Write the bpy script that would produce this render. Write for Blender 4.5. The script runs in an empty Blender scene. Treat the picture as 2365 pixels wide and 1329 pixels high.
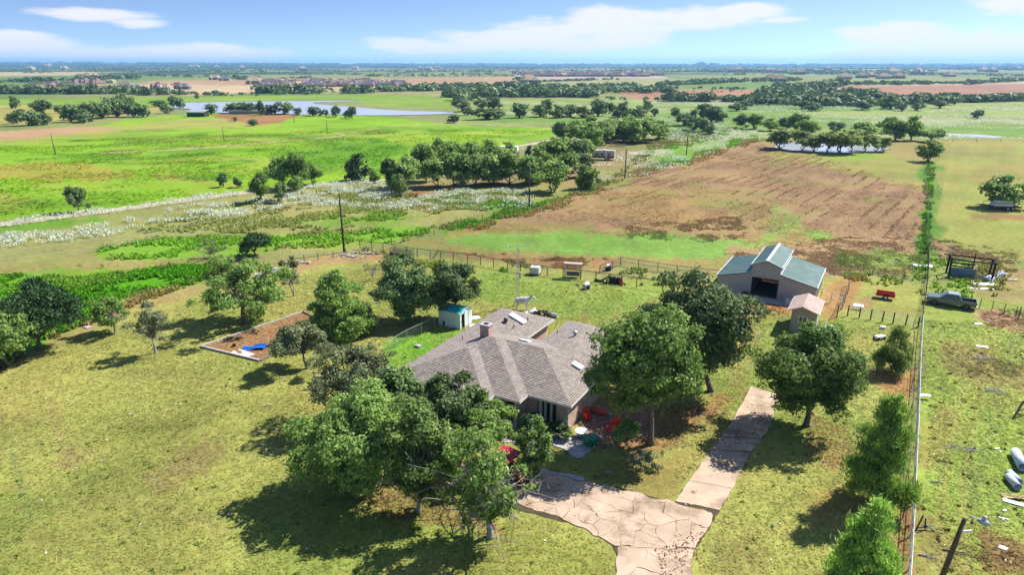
import bpy, bmesh, math, random
import numpy as np
from mathutils import Vector, Matrix

random.seed(7)
rng = np.random.default_rng(7)
D = bpy.data
SC = bpy.context.scene
COL = SC.collection
R = math.radians
PI = math.pi

# ------------------------------------------------------------------ camera, sky, sun, exposure
F, TH, H = 1500.0, math.atan(515 / 1500), 27.0
cam = D.objects.new('camera', D.cameras.new('camera'))
COL.objects.link(cam)
cam.data.sensor_width = 36.0
cam.data.lens = 36.0 * F / 2365.0
cam.location = (0, 0, H)
cam.rotation_euler = (PI / 2 - TH, 0, 0)
cam.data.clip_start = 0.5
cam.data.clip_end = 60000
SC.camera = cam

SUN_EL, SUN_AZ = R(47), math.atan2(0.87, 0.50)       # azimuth measured from +Y towards +X
world = D.worlds.new('World')
SC.world = world
world.use_nodes = True
WT = world.node_tree
for n in list(WT.nodes):
    WT.nodes.remove(n)


def wn(t, **k):
    n = WT.nodes.new(t)
    for a, b in k.items():
        setattr(n, a, b)
    return n


def wmath(op, a, b=None, c=None):
    n = WT.nodes.new('ShaderNodeMath')
    n.operation = op
    for i, v in enumerate((a, b, c)):
        if v is None:
            continue
        if isinstance(v, (int, float)):
            n.inputs[i].default_value = v
        else:
            WT.links.new(v, n.inputs[i])
    return n.outputs[0]


tc = wn('ShaderNodeTexCoord')
sep = wn('ShaderNodeSeparateXYZ')
WT.links.new(tc.outputs['Generated'], sep.inputs[0])
sx, sy, sz = sep.outputs
# the low sky of a clear dry day: the blue reaches almost down to the skyline
zz = wmath('ADD', wmath('MULTIPLY', sz, 3.0), 0.07)
comb = wn('ShaderNodeCombineXYZ')
WT.links.new(sx, comb.inputs[0]); WT.links.new(sy, comb.inputs[1]); WT.links.new(zz, comb.inputs[2])
vnrm = wn('ShaderNodeVectorMath', operation='NORMALIZE')
WT.links.new(comb.outputs[0], vnrm.inputs[0])
sky = wn('ShaderNodeTexSky', sky_type='NISHITA')
sky.sun_disc = False
sky.sun_elevation = SUN_EL
sky.sun_rotation = SUN_AZ
sky.air_density = 1.0
sky.dust_density = 0.3
sky.ozone_density = 2.0
WT.links.new(vnrm.outputs[0], sky.inputs[0])
az = wmath('ARCTAN2', sx, sy)
el = wmath('ARCSINE', sz)
cn = wn('ShaderNodeTexNoise')
cn.inputs['Scale'].default_value = 11.0
cn.inputs['Detail'].default_value = 6.0
cn.inputs['Roughness'].default_value = 0.55
cc = wn('ShaderNodeCombineXYZ')
WT.links.new(az, cc.inputs[0])
WT.links.new(wmath('MULTIPLY', el, 4.0), cc.inputs[1])
WT.links.new(cc.outputs[0], cn.inputs['Vector'])
nz = wmath('SUBTRACT', cn.outputs[0], 0.5)
azw = wmath('ADD', az, wmath('MULTIPLY', nz, 0.05))
mask = None
CLOUDS = [(980, 108, 130, 17), (1120, 98, 150, 24), (1260, 84, 170, 30), (1400, 64, 150, 36), (1540, 52, 150, 28),
          (1690, 44, 95, 20), (1350, 100, 160, 22), (1760, 58, 70, 8), (60, 118, 120, 24), (90, 100, 60, 12), (440, 132, 210, 24), (510, 118, 80, 12),
          (270, 56, 110, 12), (350, 68, 60, 10), (2030, 92, 125, 22), (2290, 120, 200, 38), (2330, 22, 100, 34), (2100, 136, 210, 20), (2270, 110, 110, 24), (290, 6, 60, 9)]
for (cx, cy, rx, ry) in CLOUDS:
    a0, e0 = math.atan((cx - 1182.5) / F * 0.97), (149.5 - cy) / F * 0.93
    ra, re = rx / F * 0.9, ry / F * 0.93
    dx = wmath('DIVIDE', wmath('SUBTRACT', azw, a0), ra * 1.25)
    dy = wmath('DIVIDE', wmath('SUBTRACT', el, e0), re * 1.25)
    dd = wmath('SUBTRACT', 1.0, wmath('ADD', wmath('MULTIPLY', dx, dx), wmath('MULTIPLY', dy, dy)))
    mask = dd if mask is None else wmath('SMOOTH_MAX', mask, dd, 0.25)
# the same scattered clouds go on over the rest of the sky
gen = wn('ShaderNodeTexNoise')
gen.inputs['Scale'].default_value = 2.2
gen.inputs['Detail'].default_value = 5.0
cg = wn('ShaderNodeCombineXYZ')
pz = wmath('ADD', wmath('MAXIMUM', sz, 0.0), 0.12)
WT.links.new(wmath('DIVIDE', sx, pz), cg.inputs[0])
WT.links.new(wmath('DIVIDE', sy, pz), cg.inputs[1])
WT.links.new(cg.outputs[0], gen.inputs['Vector'])
gm = wmath('MULTIPLY', wmath('SUBTRACT', gen.outputs[0], 0.60), 8.0)
high = wmath('MULTIPLY', wmath('SUBTRACT', el, 0.10), 12.0)
side = wmath('MULTIPLY', wmath('SUBTRACT', wmath('ABSOLUTE', az), 0.75), 8.0)
gmm = wmath('MINIMUM', gm, wmath('MAXIMUM', high, side))
mask = wmath('MAXIMUM', mask, gmm)
mask = wmath('ADD', mask, wmath('MULTIPLY', nz, 2.6))
mr = wn('ShaderNodeMapRange', interpolation_type='SMOOTHSTEP')
mr.inputs['From Min'].default_value = -0.05
mr.inputs['From Max'].default_value = 0.85
mr.inputs['To Max'].default_value = 0.92
WT.links.new(mask, mr.inputs['Value'])
cm = wn('ShaderNodeMix', data_type='RGBA')
WT.links.new(mr.outputs[0], cm.inputs[0])
hsv = wn('ShaderNodeHueSaturation')
hsv.inputs['Saturation'].default_value = 1.05
hsv.inputs['Value'].default_value = 0.80
WT.links.new(sky.outputs[0], hsv.inputs['Color'])
wbal = wn('ShaderNodeVectorMath', operation='MULTIPLY')
wbal.inputs[1].default_value = (0.96, 0.895, 0.93)
WT.links.new(hsv.outputs[0], wbal.inputs[0])
WT.links.new(wbal.outputs[0], cm.inputs[6])
cm.inputs[7].default_value = (4.1, 3.95, 3.95, 1)
bg = wn('ShaderNodeBackground')
bg.inputs['Strength'].default_value = 0.10
WT.links.new(cm.outputs[2], bg.inputs['Color'])
wo = wn('ShaderNodeOutputWorld')
WT.links.new(bg.outputs[0], wo.inputs['Surface'])

sun = D.objects.new('sun', D.lights.new('sun', 'SUN'))
COL.objects.link(sun)
sun.data.energy = 3.9
sun.data.angle = R(0.5)
sun.data.color = (1.0, 0.955, 0.88)
sd = Vector((math.sin(SUN_AZ) * math.cos(SUN_EL), math.cos(SUN_AZ) * math.cos(SUN_EL), math.sin(SUN_EL)))
sun.rotation_euler = sd.to_track_quat('Z', 'Y').to_euler()
sun.location = (0, 0, 100)

SC.render.engine = 'CYCLES'
SC.view_settings.view_transform = 'Standard'
SC.view_settings.look = 'None'
SC.view_settings.gamma = 1.0
SC.view_settings.use_curve_mapping = False
SC.view_settings.exposure = 1.33
SC.cycles.max_bounces = 6
SC.cycles.diffuse_bounces = 3
SC.cycles.transmission_bounces = 4
SC.cycles.volume_bounces = 1
SC.cycles.transparent_max_bounces = 6

# ------------------------------------------------------------------ helpers


def G(px, py, z=0.0):
    """point of the photograph -> where that sight line meets height z"""
    x = (px - 1182.5) / F
    y = -(py - 664.5) / F
    d = (x, math.cos(TH) + y * math.sin(TH), -math.sin(TH) + y * math.cos(TH))
    t = (z - H) / d[2]
    return d[0] * t, d[1] * t


def Pj(X, Y, Z):
    dz = Z - H
    c = Y * math.cos(TH) - dz * math.sin(TH)
    u = Y * math.sin(TH) + dz * math.cos(TH)
    return 1182.5 + F * X / c, 664.5 - F * u / c, c


def zat(px, py, Y):
    """height of the sight line through (px,py) where it is Y metres away"""
    y = -(py - 664.5) / F
    return H + Y * (-math.sin(TH) + y * math.cos(TH)) / (math.cos(TH) + y * math.sin(TH))


def lin(c):
    c = c / 255.0
    return c / 12.92 if c < 0.04045 else ((c + 0.055) / 1.055) ** 2.4


KK = 1.8


def CL(r, g, b, k=KK):
    return (lin(r) / k, lin(g) / k, lin(b) / k)


def tag(o, label=None, cat=None, group=None, kind=None):
    if label: o['label'] = label
    if cat: o['category'] = cat
    if group: o['group'] = group
    if kind: o['kind'] = kind
    return o


def empty(name, loc=(0, 0, 0), rz=0.0, label=None, cat=None, group=None):
    o = D.objects.new(name, None)
    COL.objects.link(o)
    o.empty_display_size = 0.3
    o.location = loc
    o.rotation_euler = (0, 0, rz)
    return tag(o, label, cat, group)


def np_mesh(name, V, Q, mat=None, smooth=False, col=None):
    """V (n,3), Q (m,k) all faces with k corners; col: per-vertex rgba"""
    me = D.meshes.new(name)
    V = np.asarray(V, dtype=np.float32)
    Q = np.asarray(Q, dtype=np.int32)
    m, k = Q.shape
    me.vertices.add(len(V)); me.vertices.foreach_set('co', V.ravel())
    me.loops.add(m * k); me.loops.foreach_set('vertex_index', Q.ravel())
    me.polygons.add(m)
    me.polygons.foreach_set('loop_start', np.arange(0, m * k, k, dtype=np.int32))
    me.polygons.foreach_set('loop_total', np.full(m, k, dtype=np.int32))
    if smooth:
        me.polygons.foreach_set('use_smooth', np.ones(m, dtype=bool))
    me.update(calc_edges=True)
    if col is not None:
        a = me.color_attributes.new('Col', 'FLOAT_COLOR', 'POINT')
        a.data.foreach_set('color', np.asarray(col, dtype=np.float32).ravel())
    if mat:
        me.materials.append(mat)
    return me


def link(name, me, parent=None, loc=None):
    o = D.objects.new(name, me)
    COL.objects.link(o)
    if parent: o.parent = parent
    if loc: o.location = loc
    return o


class MB:
    def __init__(s):
        s.v = []; s.f = []

    def quad(s, *p):
        i = len(s.v); s.v += [tuple(q) for q in p]; s.f.append(tuple(range(i, i + len(p)))); return s

    def box(s, c, d, rz=0.0, rx=0.0, ry=0.0):
        M = Matrix.Rotation(rz, 3, 'Z') @ Matrix.Rotation(ry, 3, 'Y') @ Matrix.Rotation(rx, 3, 'X')
        i = len(s.v)
        for a in (-.5, .5):
            for b in (-.5, .5):
                for e in (-.5, .5):
                    p = M @ Vector((a * d[0], b * d[1], e * d[2]))
                    s.v.append((c[0] + p.x, c[1] + p.y, c[2] + p.z))
        for f in ((0, 1, 3, 2), (4, 6, 7, 5), (0, 4, 5, 1), (2, 3, 7, 6), (0, 2, 6, 4), (1, 5, 7, 3)):
            s.f.append(tuple(i + k for k in f))
        return s

    def bb(s, x0, x1, y0, y1, z0, z1):
        return s.box(((x0 + x1) / 2, (y0 + y1) / 2, (z0 + z1) / 2), (x1 - x0, y1 - y0, z1 - z0))

    def tube(s, pts, rad, n=6, cap=True):
        pts = [Vector(p) for p in pts]
        if not isinstance(rad, (list, tuple)): rad = [rad] * len(pts)
        i0 = len(s.v)
        for k, p in enumerate(pts):
            t = (pts[min(k + 1, len(pts) - 1)] - pts[max(k - 1, 0)])
            t.normalize()
            a = t.orthogonal() if abs(t.z) < 0.9 else t.cross(Vector((0, 1, 0)))
            a.normalize(); b = t.cross(a)
            for j in range(n):
                q = p + (a * math.cos(2 * PI * j / n) + b * math.sin(2 * PI * j / n)) * rad[k]
                s.v.append((q.x, q.y, q.z))
        for k in range(len(pts) - 1):
            for j in range(n):
                j2 = (j + 1) % n
                s.f.append((i0 + k * n + j, i0 + k * n + j2, i0 + (k + 1) * n + j2, i0 + (k + 1) * n + j))
        if cap:
            s.f.append(tuple(i0 + j for j in range(n))[::-1])
            s.f.append(tuple(i0 + (len(pts) - 1) * n + j for j in range(n)))
        return s

    def lathe(s, prof, n=16, c=(0, 0, 0), axis='Z'):
        i0 = len(s.v)
        for (r, z) in prof:
            for j in range(n):
                a = 2 * PI * j / n
                p = (r * math.cos(a), r * math.sin(a), z)
                if axis == 'Y': p = (p[0], p[2], p[1])
                if axis == 'X': p = (p[2], p[0], p[1])
                s.v.append((c[0] + p[0], c[1] + p[1], c[2] + p[2]))
        for k in range(len(prof) - 1):
            for j in range(n):
                j2 = (j + 1) % n
                s.f.append((i0 + k * n + j, i0 + k * n + j2, i0 + (k + 1) * n + j2, i0 + (k + 1) * n + j))
        return s

    def prism(s, poly, z0, z1):
        n = len(poly); i = len(s.v)
        s.v += [(p[0], p[1], z0) for p in poly] + [(p[0], p[1], z1 if not callable(z1) else z1(p)) for p in poly]
        s.f.append(tuple(range(i, i + n))[::-1]); s.f.append(tuple(range(i + n, i + 2 * n)))
        for k in range(n):
            k2 = (k + 1) % n
            s.f.append((i + k, i + k2, i + n + k2, i + n + k))
        return s

    def extr(s, prof, y0, y1):
        """profile in (x,z) swept along y"""
        n = len(prof); i = len(s.v)
        s.v += [(p[0], y0, p[1]) for p in prof] + [(p[0], y1, p[1]) for p in prof]
        s.f.append(tuple(range(i, i + n))); s.f.append(tuple(range(i + n, i + 2 * n))[::-1])
        for k in range(n):
            k2 = (k + 1) % n
            s.f.append((i + k2, i + k, i + n + k, i + n + k2))
        return s

    def mesh(s, name, mat, smooth=False):
        me = D.meshes.new(name)
        me.from_pydata(s.v, [], s.f)
        me.materials.append(mat)
        bm = bmesh.new(); bm.from_mesh(me)
        bmesh.ops.recalc_face_normals(bm, faces=bm.faces)
        bm.to_mesh(me); bm.free()
        if smooth:
            for p in me.polygons: p.use_smooth = True
        me.update()
        return me

    def build(s, name, mat, parent=None, smooth=False, bevel=0.0):
        o = link(name, s.mesh(name, mat, smooth), parent)
        if bevel:
            b = o.modifiers.new('bevel', 'BEVEL'); b.width = bevel; b.segments = 2; b.limit_method = 'ANGLE'
        return o


def children(o):
    return [c for c in D.objects if c.parent == o]


def copy_tree(o, loc=None, rz=None, sc=None, label=None, group=None, kids=None):
    c = o.copy(); COL.objects.link(c)
    for ch in (kids if kids is not None else children(o)):
        d = ch.copy(); COL.objects.link(d); d.parent = c
    if loc is not None: c.location = loc
    if rz is not None: c.rotation_euler = (0, 0, rz)
    if sc is not None: c.scale = sc
    if label: c['label'] = label
    if group: c['group'] = group
    return c


# ---- materials
def mk(name):
    m = D.materials.new(name); m.use_nodes = True
    nt = m.node_tree
    b = nt.nodes['Principled BSDF']
    return m, nt, b


def node(nt, t, **k):
    n = nt.nodes.new(t)
    for a, b in k.items():
        if a in n.inputs.keys():
            n.inputs[a].default_value = b
        else:
            setattr(n, a, b)
    return n


def pm(name, rgb, rough=0.7, metal=0.0, var=0.18, scale=2.0, bump=0.0, bscale=20.0, dirt=None, dirtamt=0.35, spec=0.3):
    m, nt, b = mk(name)
    tc = node(nt, 'ShaderNodeTexCoord')
    n1 = node(nt, 'ShaderNodeTexNoise'); n1.inputs['Scale'].default_value = scale; n1.inputs['Detail'].default_value = 6
    nt.links.new(tc.outputs['Object'], n1.inputs['Vector'])
    r1 = node(nt, 'ShaderNodeMapRange'); r1.inputs['From Min'].default_value = 0.3; r1.inputs['From Max'].default_value = 0.7
    r1.inputs['To Min'].default_value = 1 - var; r1.inputs['To Max'].default_value = 1 + var
    nt.links.new(n1.outputs[0], r1.inputs['Value'])
    mu = node(nt, 'ShaderNodeVectorMath', operation='SCALE'); mu.inputs[0].default_value = rgb
    nt.links.new(r1.outputs[0], mu.inputs['Scale'])
    out = mu.outputs[0]
    if dirt:
        n2 = node(nt, 'ShaderNodeTexNoise'); n2.inputs['Scale'].default_value = scale * 0.6; n2.inputs['Detail'].default_value = 8; n2.inputs['Roughness'].default_value = 0.7
        nt.links.new(tc.outputs['Object'], n2.inputs['Vector'])
        r2 = node(nt, 'ShaderNodeMapRange'); r2.inputs['From Min'].default_value = 0.5; r2.inputs['From Max'].default_value = 0.62
        r2.inputs['To Max'].default_value = dirtamt
        nt.links.new(n2.outputs[0], r2.inputs['Value'])
        mx = node(nt, 'ShaderNodeMix', data_type='RGBA')
        nt.links.new(r2.outputs[0], mx.inputs[0]); nt.links.new(out, mx.inputs[6]); mx.inputs[7].default_value = (*dirt, 1)
        out = mx.outputs[2]
    nt.links.new(out, b.inputs['Base Color'])
    b.inputs['Roughness'].default_value = rough
    b.inputs['Metallic'].default_value = metal
    b.inputs['Specular IOR Level'].default_value = spec
    if bump:
        n3 = node(nt, 'ShaderNodeTexNoise'); n3.inputs['Scale'].default_value = bscale; n3.inputs['Detail'].default_value = 4
        nt.links.new(tc.outputs['Object'], n3.inputs['Vector'])
        bp = node(nt, 'ShaderNodeBump'); bp.inputs['Strength'].default_value = bump; bp.inputs['Distance'].default_value = 0.05
        nt.links.new(n3.outputs[0], bp.inputs['Height']); nt.links.new(bp.outputs[0], b.inputs['Normal'])
    return m


LK = 1.6


def leaf_mat(name, c1, c2, c3=None, trans=0.38, obvar=0.25):
    """leaves: two tones picked per leaf (attribute), small shift per tree"""
    m, nt, b = mk(name)
    at = node(nt, 'ShaderNodeAttribute', attribute_name='Col')
    sp = node(nt, 'ShaderNodeSeparateColor'); nt.links.new(at.outputs['Color'], sp.inputs[0])
    rp = node(nt, 'ShaderNodeValToRGB')
    e = rp.color_ramp.elements
    if name.startswith(('leaf', 'needle', 'cedar')): c1, c2, c3 = [tuple(q * LK for q in c) for c in (c1, c2, c3)]
    e[0].color = (*c1, 1); e[1].color = (*c2, 1); e[0].position = 0.1; e[1].position = 0.8
    if c3:
        x = rp.color_ramp.elements.new(0.90); x.color = (*c3, 1)  # on tree leaves this palest tone paints in the highlights
    nt.links.new(sp.outputs[0], rp.inputs[0])
    oi = node(nt, 'ShaderNodeObjectInfo')
    hs = node(nt, 'ShaderNodeHueSaturation')
    r1 = node(nt, 'ShaderNodeMapRange'); r1.inputs['To Min'].default_value = 1 - obvar; r1.inputs['To Max'].default_value = 1 + obvar
    nt.links.new(oi.outputs['Random'], r1.inputs['Value']); nt.links.new(r1.outputs[0], hs.inputs['Value'])
    nt.links.new(rp.outputs[0], hs.inputs['Color'])
    nt.links.new(hs.outputs[0], b.inputs['Base Color'])
    b.inputs['Roughness'].default_value = 0.6
    b.inputs['Specular IOR Level'].default_value = 0.22
    tr = node(nt, 'ShaderNodeBsdfTranslucent')
    hs2 = node(nt, 'ShaderNodeHueSaturation'); hs2.inputs['Value'].default_value = 1.5; hs2.inputs['Hue'].default_value = 0.485
    nt.links.new(hs.outputs[0], hs2.inputs['Color']); nt.links.new(hs2.outputs[0], tr.inputs['Color'])
    mx = node(nt, 'ShaderNodeMixShader'); mx.inputs[0].default_value = trans
    nt.links.new(b.outputs[0], mx.inputs[1]); nt.links.new(tr.outputs[0], mx.inputs[2])
    nt.links.new(mx.outputs[0], nt.nodes['Material Output'].inputs['Surface'])
    return m


# ------------------------------------------------------------------ noise for the terrain colours
def vnoise(x, y, seed=0):
    xi = np.floor(x).astype(np.int64); yi = np.floor(y).astype(np.int64)
    xf = x - xi; yf = y - yi
    xf = xf * xf * (3 - 2 * xf); yf = yf * yf * (3 - 2 * yf)

    def h(a, b):
        n = (a * 374761393 + b * 668265263 + seed * 2147483647) & 0xffffffff
        n = ((n ^ (n >> 13)) * 1274126177) & 0xffffffff
        n = (n ^ (n >> 16)) & 0xffffffff
        return n / 4294967295.0
    return (h(xi, yi) * (1 - xf) + h(xi + 1, yi) * xf) * (1 - yf) + (h(xi, yi + 1) * (1 - xf) + h(xi + 1, yi + 1) * xf) * yf


def fbm(x, y, seed=0, o=4):
    s = 0; a = 0.5; t = 0
    for k in range(o):
        s = s + a * vnoise(x * 2 ** k, y * 2 ** k, seed + k * 17); t += a; a *= 0.55
    return s / t


def inside(px, py, poly):
    ins = np.zeros(len(px), bool)
    n = len(poly)
    for i in range(n):
        x0, y0 = poly[i]; x1, y1 = poly[(i + 1) % n]
        c = ((y0 > py) != (y1 > py)) & (px < (x1 - x0) * (py - y0) / (y1 - y0 + 1e-12) + x0)
        ins ^= c
    return ins


def polydist(px, py, poly, closed=True):
    d = np.full(len(px), 1e9)
    n = len(poly)
    for i in range(n if closed else n - 1):
        x0, y0 = poly[i]; x1, y1 = poly[(i + 1) % n]
        dx, dy = x1 - x0, y1 - y0
        t = np.clip(((px - x0) * dx + (py - y0) * dy) / (dx * dx + dy * dy + 1e-9), 0, 1)
        d = np.minimum(d, np.hypot(px - x0 - t * dx, py - y0 - t * dy))
    return d


# ------------------------------------------------------------------ ground sheet
NA, ND = 560, 470
azs = np.radians(np.linspace(-52, 52, NA))
ds = np.exp(np.linspace(math.log(6), math.log(17000), ND))
A_, D_ = np.meshgrid(azs, ds)
GX = (np.sin(A_) * D_).ravel(); GY = (np.cos(A_) * D_).ravel(); GD = D_.ravel()
GA = A_.ravel()


def hill(x, y):
    """rolling ground far away, rising to the skyline"""
    d = np.hypot(x, y); a = np.arctan2(x, y)
    t1 = np.clip((d - 2200) / 5000, 0, 1) ** 1.3
    t2 = np.clip((d - 5500) / 7500, 0, 1)
    base = 17 * t1 * (fbm(x / 1500, y / 700, 3) * 1.3)
    rise = t2 * (44 - 26 * np.clip((a + .65) / .75, 0, 1) + 14 * (fbm(a * 9, d / 4000, 9) - .5))
    return base + np.maximum(rise, 0)


GZ = hill(GX, GY)
# gentle unevenness of the far fields and the lawn
GZ = GZ + np.where(GD > 300, 0, 0)
base = np.zeros((len(GX), 4), np.float64)


def px2w(poly):
    return [G(p[0], max(p[1], 151.5)) for p in poly]


wx = (fbm(GX / 9, GY / 9, 31) - .5); wy = (fbm(GX / 9, GY / 9, 57) - .5)
wX = (fbm(GX / 60, GY / 60, 71) - .5); wY = (fbm(GX / 60, GY / 60, 77) - .5)


def setcol(mask, rgb, speck=None):
    c = np.array(CL(*rgb))
    for i in range(3):
        base[:, i] = base[:, i] * (1 - mask) + c[i] * mask
    if speck is not None:
        base[:, 3] = base[:, 3] * (1 - mask) + speck * mask


def mask_poly(poly, fe=0.02, warp=1.0, world=False):
    """feather and warp grow with distance"""
    w = poly if world else px2w(poly)
    k = np.clip(GD / 90, 0.5, 12)
    X = GX + wx * 3 * warp * k + wX * 5 * warp * np.clip(k - 1, 0, 4)
    Y = GY + wy * 3 * warp * k * 1.3 + wY * 8 * warp * np.clip(k - 1, 0, 4)
    d = polydist(X, Y, w); s = np.where(inside(X, Y, w), d, -d)
    f = fe * GD * 2.2
    m = np.clip(s / f + 0.5, 0, 1)
    nf = fbm(GX / (1.1 * k), GY / (1.6 * k), 411, 4) - .5
    return np.clip((m - .5 + nf * 1.5) * 2.2 + .5, 0, 1) * (m > 0) * np.where(m >= .999, 1, 1) if warp > 0 else m


def mask_line(pts, width, fe=0.01, warp=0.25):
    w = px2w(pts)
    k = np.clip(GD / 90, 0.5, 12)
    d = polydist(GX + wx * 2 * warp * k, GY + wy * 2 * warp * k, w, closed=False)
    return np.clip((width - d) / (fe * GD) + 0.5, 0, 1)


# distance bands for the far country
f1 = fbm(GX / 260, GY / 700, 5); f2 = fbm(GX / 40, GY / 110, 6); f3 = fbm(GX / 900, GY / 1600, 8, 3)
setcol(np.ones(len(GX)), (150, 160, 98), 0.3)
setcol(np.clip((f1 - .48) * 12, 0, 1), (118, 150, 78))
setcol(np.clip((f3 - .55) * 10, 0, 1) * (GD > 500), (188, 172, 122))
far = np.clip((GD - 1900) / 500, 0, 1)
setcol(far * np.clip((f1 - .40) * 9, 0, 1), (58, 84, 54))
setcol(far * np.clip((f3 - .56) * 9, 0, 1) * .8, (140, 150, 100))
vfar = np.clip((GD - 4200) / 1500, 0, 1)
setcol(vfar * np.clip((fbm(GX / 700, GY / 1700, 15) - .30) * 8, 0, 1), (40, 62, 44))
# left and middle country
P = lambda poly, rgb, fe=0.02, warp=1.0, amt=1.0, sp=None: setcol(mask_poly(poly, fe, warp) * amt, rgb, sp)
P([(-300, 233), (0, 230), (520, 222), (980, 218), (1050, 228), (1040, 250), (900, 245), (820, 236), (430, 236), (380, 248), (-300, 252)], (142, 178, 66), .01, .6)
P([(700, 200), (1300, 195), (1400, 200), (1400, 212), (1000, 222), (700, 214)], (168, 168, 108), .01, .5)
P([(-300, 166), (0, 167), (240, 166), (240, 174), (-300, 176)], (205, 186, 140), .01, .4)
P([(60, 196), (330, 195), (580, 190), (960, 196), (960, 210), (600, 213), (420, 222), (250, 214), (60, 208)], (214, 190, 152), .01, .5)
P([(330, 187), (700, 182), (1240, 176), (1260, 188), (960, 197), (500, 197), (330, 194)], (196, 160, 128), .01, .5)
P([(1200, 183), (1700, 182), (1760, 190), (1500, 196), (1240, 195)], (172, 172, 120), .01, .5)
P([(1190, 168), (1500, 168), (1560, 182), (1200, 184)], (196, 180, 160), .01, .5)
P([(-300, 300), (0, 288), (400, 258), (380, 246), (100, 243), (-300, 250)], (186, 178, 100), .015, 1)
P([(-700, 520), (0, 505), (210, 487), (440, 457), (600, 433), (860, 414), (1000, 396), (1180, 340), (1270, 322), (1290, 292), (1060, 286), (800, 264), (500, 262), (330, 272), (0, 320), (-500, 340)], (146, 194, 40), .012, 1, 1, .15)
P([(-500, 300), (0, 302), (160, 293), (280, 292), (250, 302), (130, 314), (0, 328), (-500, 334)], (196, 162, 124), .008, .5)
P([(280, 292), (420, 272), (640, 282), (610, 292), (380, 300), (260, 312), (100, 322), (120, 314)], (176, 176, 92), .02, 1, .8)
P([(0, 385), (140, 380), (270, 392), (330, 405), (240, 418), (0, 415), (-300, 420), (-300, 385)], (186, 172, 76), .02, 1, .85)
P([(0, 440), (60, 450), (120, 470), (60, 480), (-200, 480), (-200, 440)], (160, 160, 70), .03, 1, .5)
P([(270, 318), (470, 308), (640, 318), (800, 312), (860, 300), (980, 300), (1000, 308), (860, 322), (700, 330), (480, 322), (240, 342)], (140, 170, 60), .02, 1, .7)
P([(870, 314), (920, 306), (1100, 300), (1240, 316), (1160, 335), (980, 345), (900, 335)], (158, 196, 44), .02, 1, .8)
P([(380, 400), (480, 408), (560, 430), (500, 425), (400, 410)], (180, 170, 80), .015, 1, .8)
P([(700, 320), (800, 322), (960, 345), (860, 390), (700, 400), (640, 360)], (90, 160, 30), .04, 1, .6)
P([(480, 264), (700, 264), (690, 270), (640, 284), (590, 288), (540, 280)], (168, 122, 84), .008, .4)
for ln, w_, c_, a_ in (([(225, 354), (420, 345), (600, 330), (760, 318), (800, 312), (870, 296), (960, 287), (1060, 284)], 1.1, (196, 182, 128), .9),
                       ([(250, 350), (420, 338), (640, 325)], 1.0, (70, 110, 40), .8),
                       ([(180, 376), (380, 378), (560, 370)], 1.4, (84, 130, 24), .8),
                       ([(360, 362), (500, 358), (590, 372), (480, 390)], 1.0, (84, 130, 24), .8),
                       ([(330, 300), (440, 288), (520, 276)], 2.2, (190, 170, 110), .8),
                       ([(100, 330), (350, 315), (560, 300)], 1.5, (90, 120, 40), .6),
                       ([(900, 290), (1080, 286), (1280, 296)], 1.6, (210, 205, 150), .5)):
    setcol(mask_line(ln, w_, .006, .6) * a_, c_)
# flats right of the lake, white-flowered
P([(1050, 262), (1100, 232), (1500, 226), (2400, 228), (2900, 240), (2900, 330), (2365, 322), (1760, 318), (1540, 300), (1290, 290), (1060, 284)], (158, 176, 94), .01, .6)
P([(1040, 270), (1130, 255), (1300, 268), (1560, 262), (1700, 240), (2000, 236), (2100, 250), (1800, 262), (2100, 285), (2365, 290), (2365, 315), (1900, 312), (1650, 300), (1560, 300), (1450, 280), (1250, 282)], (108, 160, 62), .02, 1.3, .75)
P([(1430, 213), (1600, 208), (1750, 207), (1740, 220), (1700, 232), (1500, 232), (1440, 222)], (186, 138, 112), .006, .3)
P([(1880, 210), (1960, 197), (2365, 190), (2900, 186), (2900, 216), (2365, 220), (2100, 219), (1920, 216)], (178, 134, 112), .006, .3)
P([(1960, 195), (2365, 188), (2900, 184), (2900, 189), (2365, 194), (2000, 199)], (196, 178, 140), .004, .3)
# flower verge between the gravel road and the pasture
P([(-900, 560), (0, 518), (210, 493), (440, 465), (640, 440), (860, 420), (1000, 400), (1200, 420), (1400, 380), (1540, 320), (1760, 322), (1440, 415), (1225, 480), (1000, 540), (900, 562), (800, 575), (500, 600), (0, 640), (-900, 700)], (164, 168, 98), .01, .6, 1, .4)
P([(0, 520), (220, 495), (260, 505), (140, 525), (0, 545), (-400, 570)], (110, 165, 40), .02, 1, .9)
P([(200, 580), (320, 556), (560, 545), (700, 560), (560, 590), (420, 598), (240, 600)], (130, 182, 48), .015, 1.2, .95, .1)
P([(560, 548), (800, 535), (1000, 522), (1010, 540), (900, 562), (700, 575)], (130, 182, 48), .015, 1.2, .95, .1)
P([(700, 505), (880, 490), (1000, 500), (900, 520), (740, 520)], (120, 172, 44), .02, 1.5, .7)
P([(1090, 470), (1230, 460), (1240, 478), (1140, 490)], (104, 165, 40), .02, 1, .8)
P([(1000, 535), (1225, 474), (1430, 408), (1740, 312), (1775, 322), (1445, 424), (1235, 490), (1020, 552)], (100, 160, 34), .01, .6, 1, .1)
P([(1400, 400), (1460, 360), (1600, 330), (1760, 315), (1600, 372), (1450, 412)], (112, 176, 52), .015, .8, .9)
P([(-900, 640), (0, 618), (200, 605), (440, 602), (640, 600), (900, 575), (905, 600), (640, 625), (500, 660), (330, 715), (200, 765), (0, 880), (-900, 1100)], (162, 158, 92), .01, .6, 1, .5)
P([(-900, 660), (0, 638), (140, 622), (300, 625), (470, 612), (520, 625), (470, 655), (380, 680), (300, 700), (215, 742), (120, 780), (0, 850), (-900, 1000)], (100, 172, 22), .012, .8, 1, .1)
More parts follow.
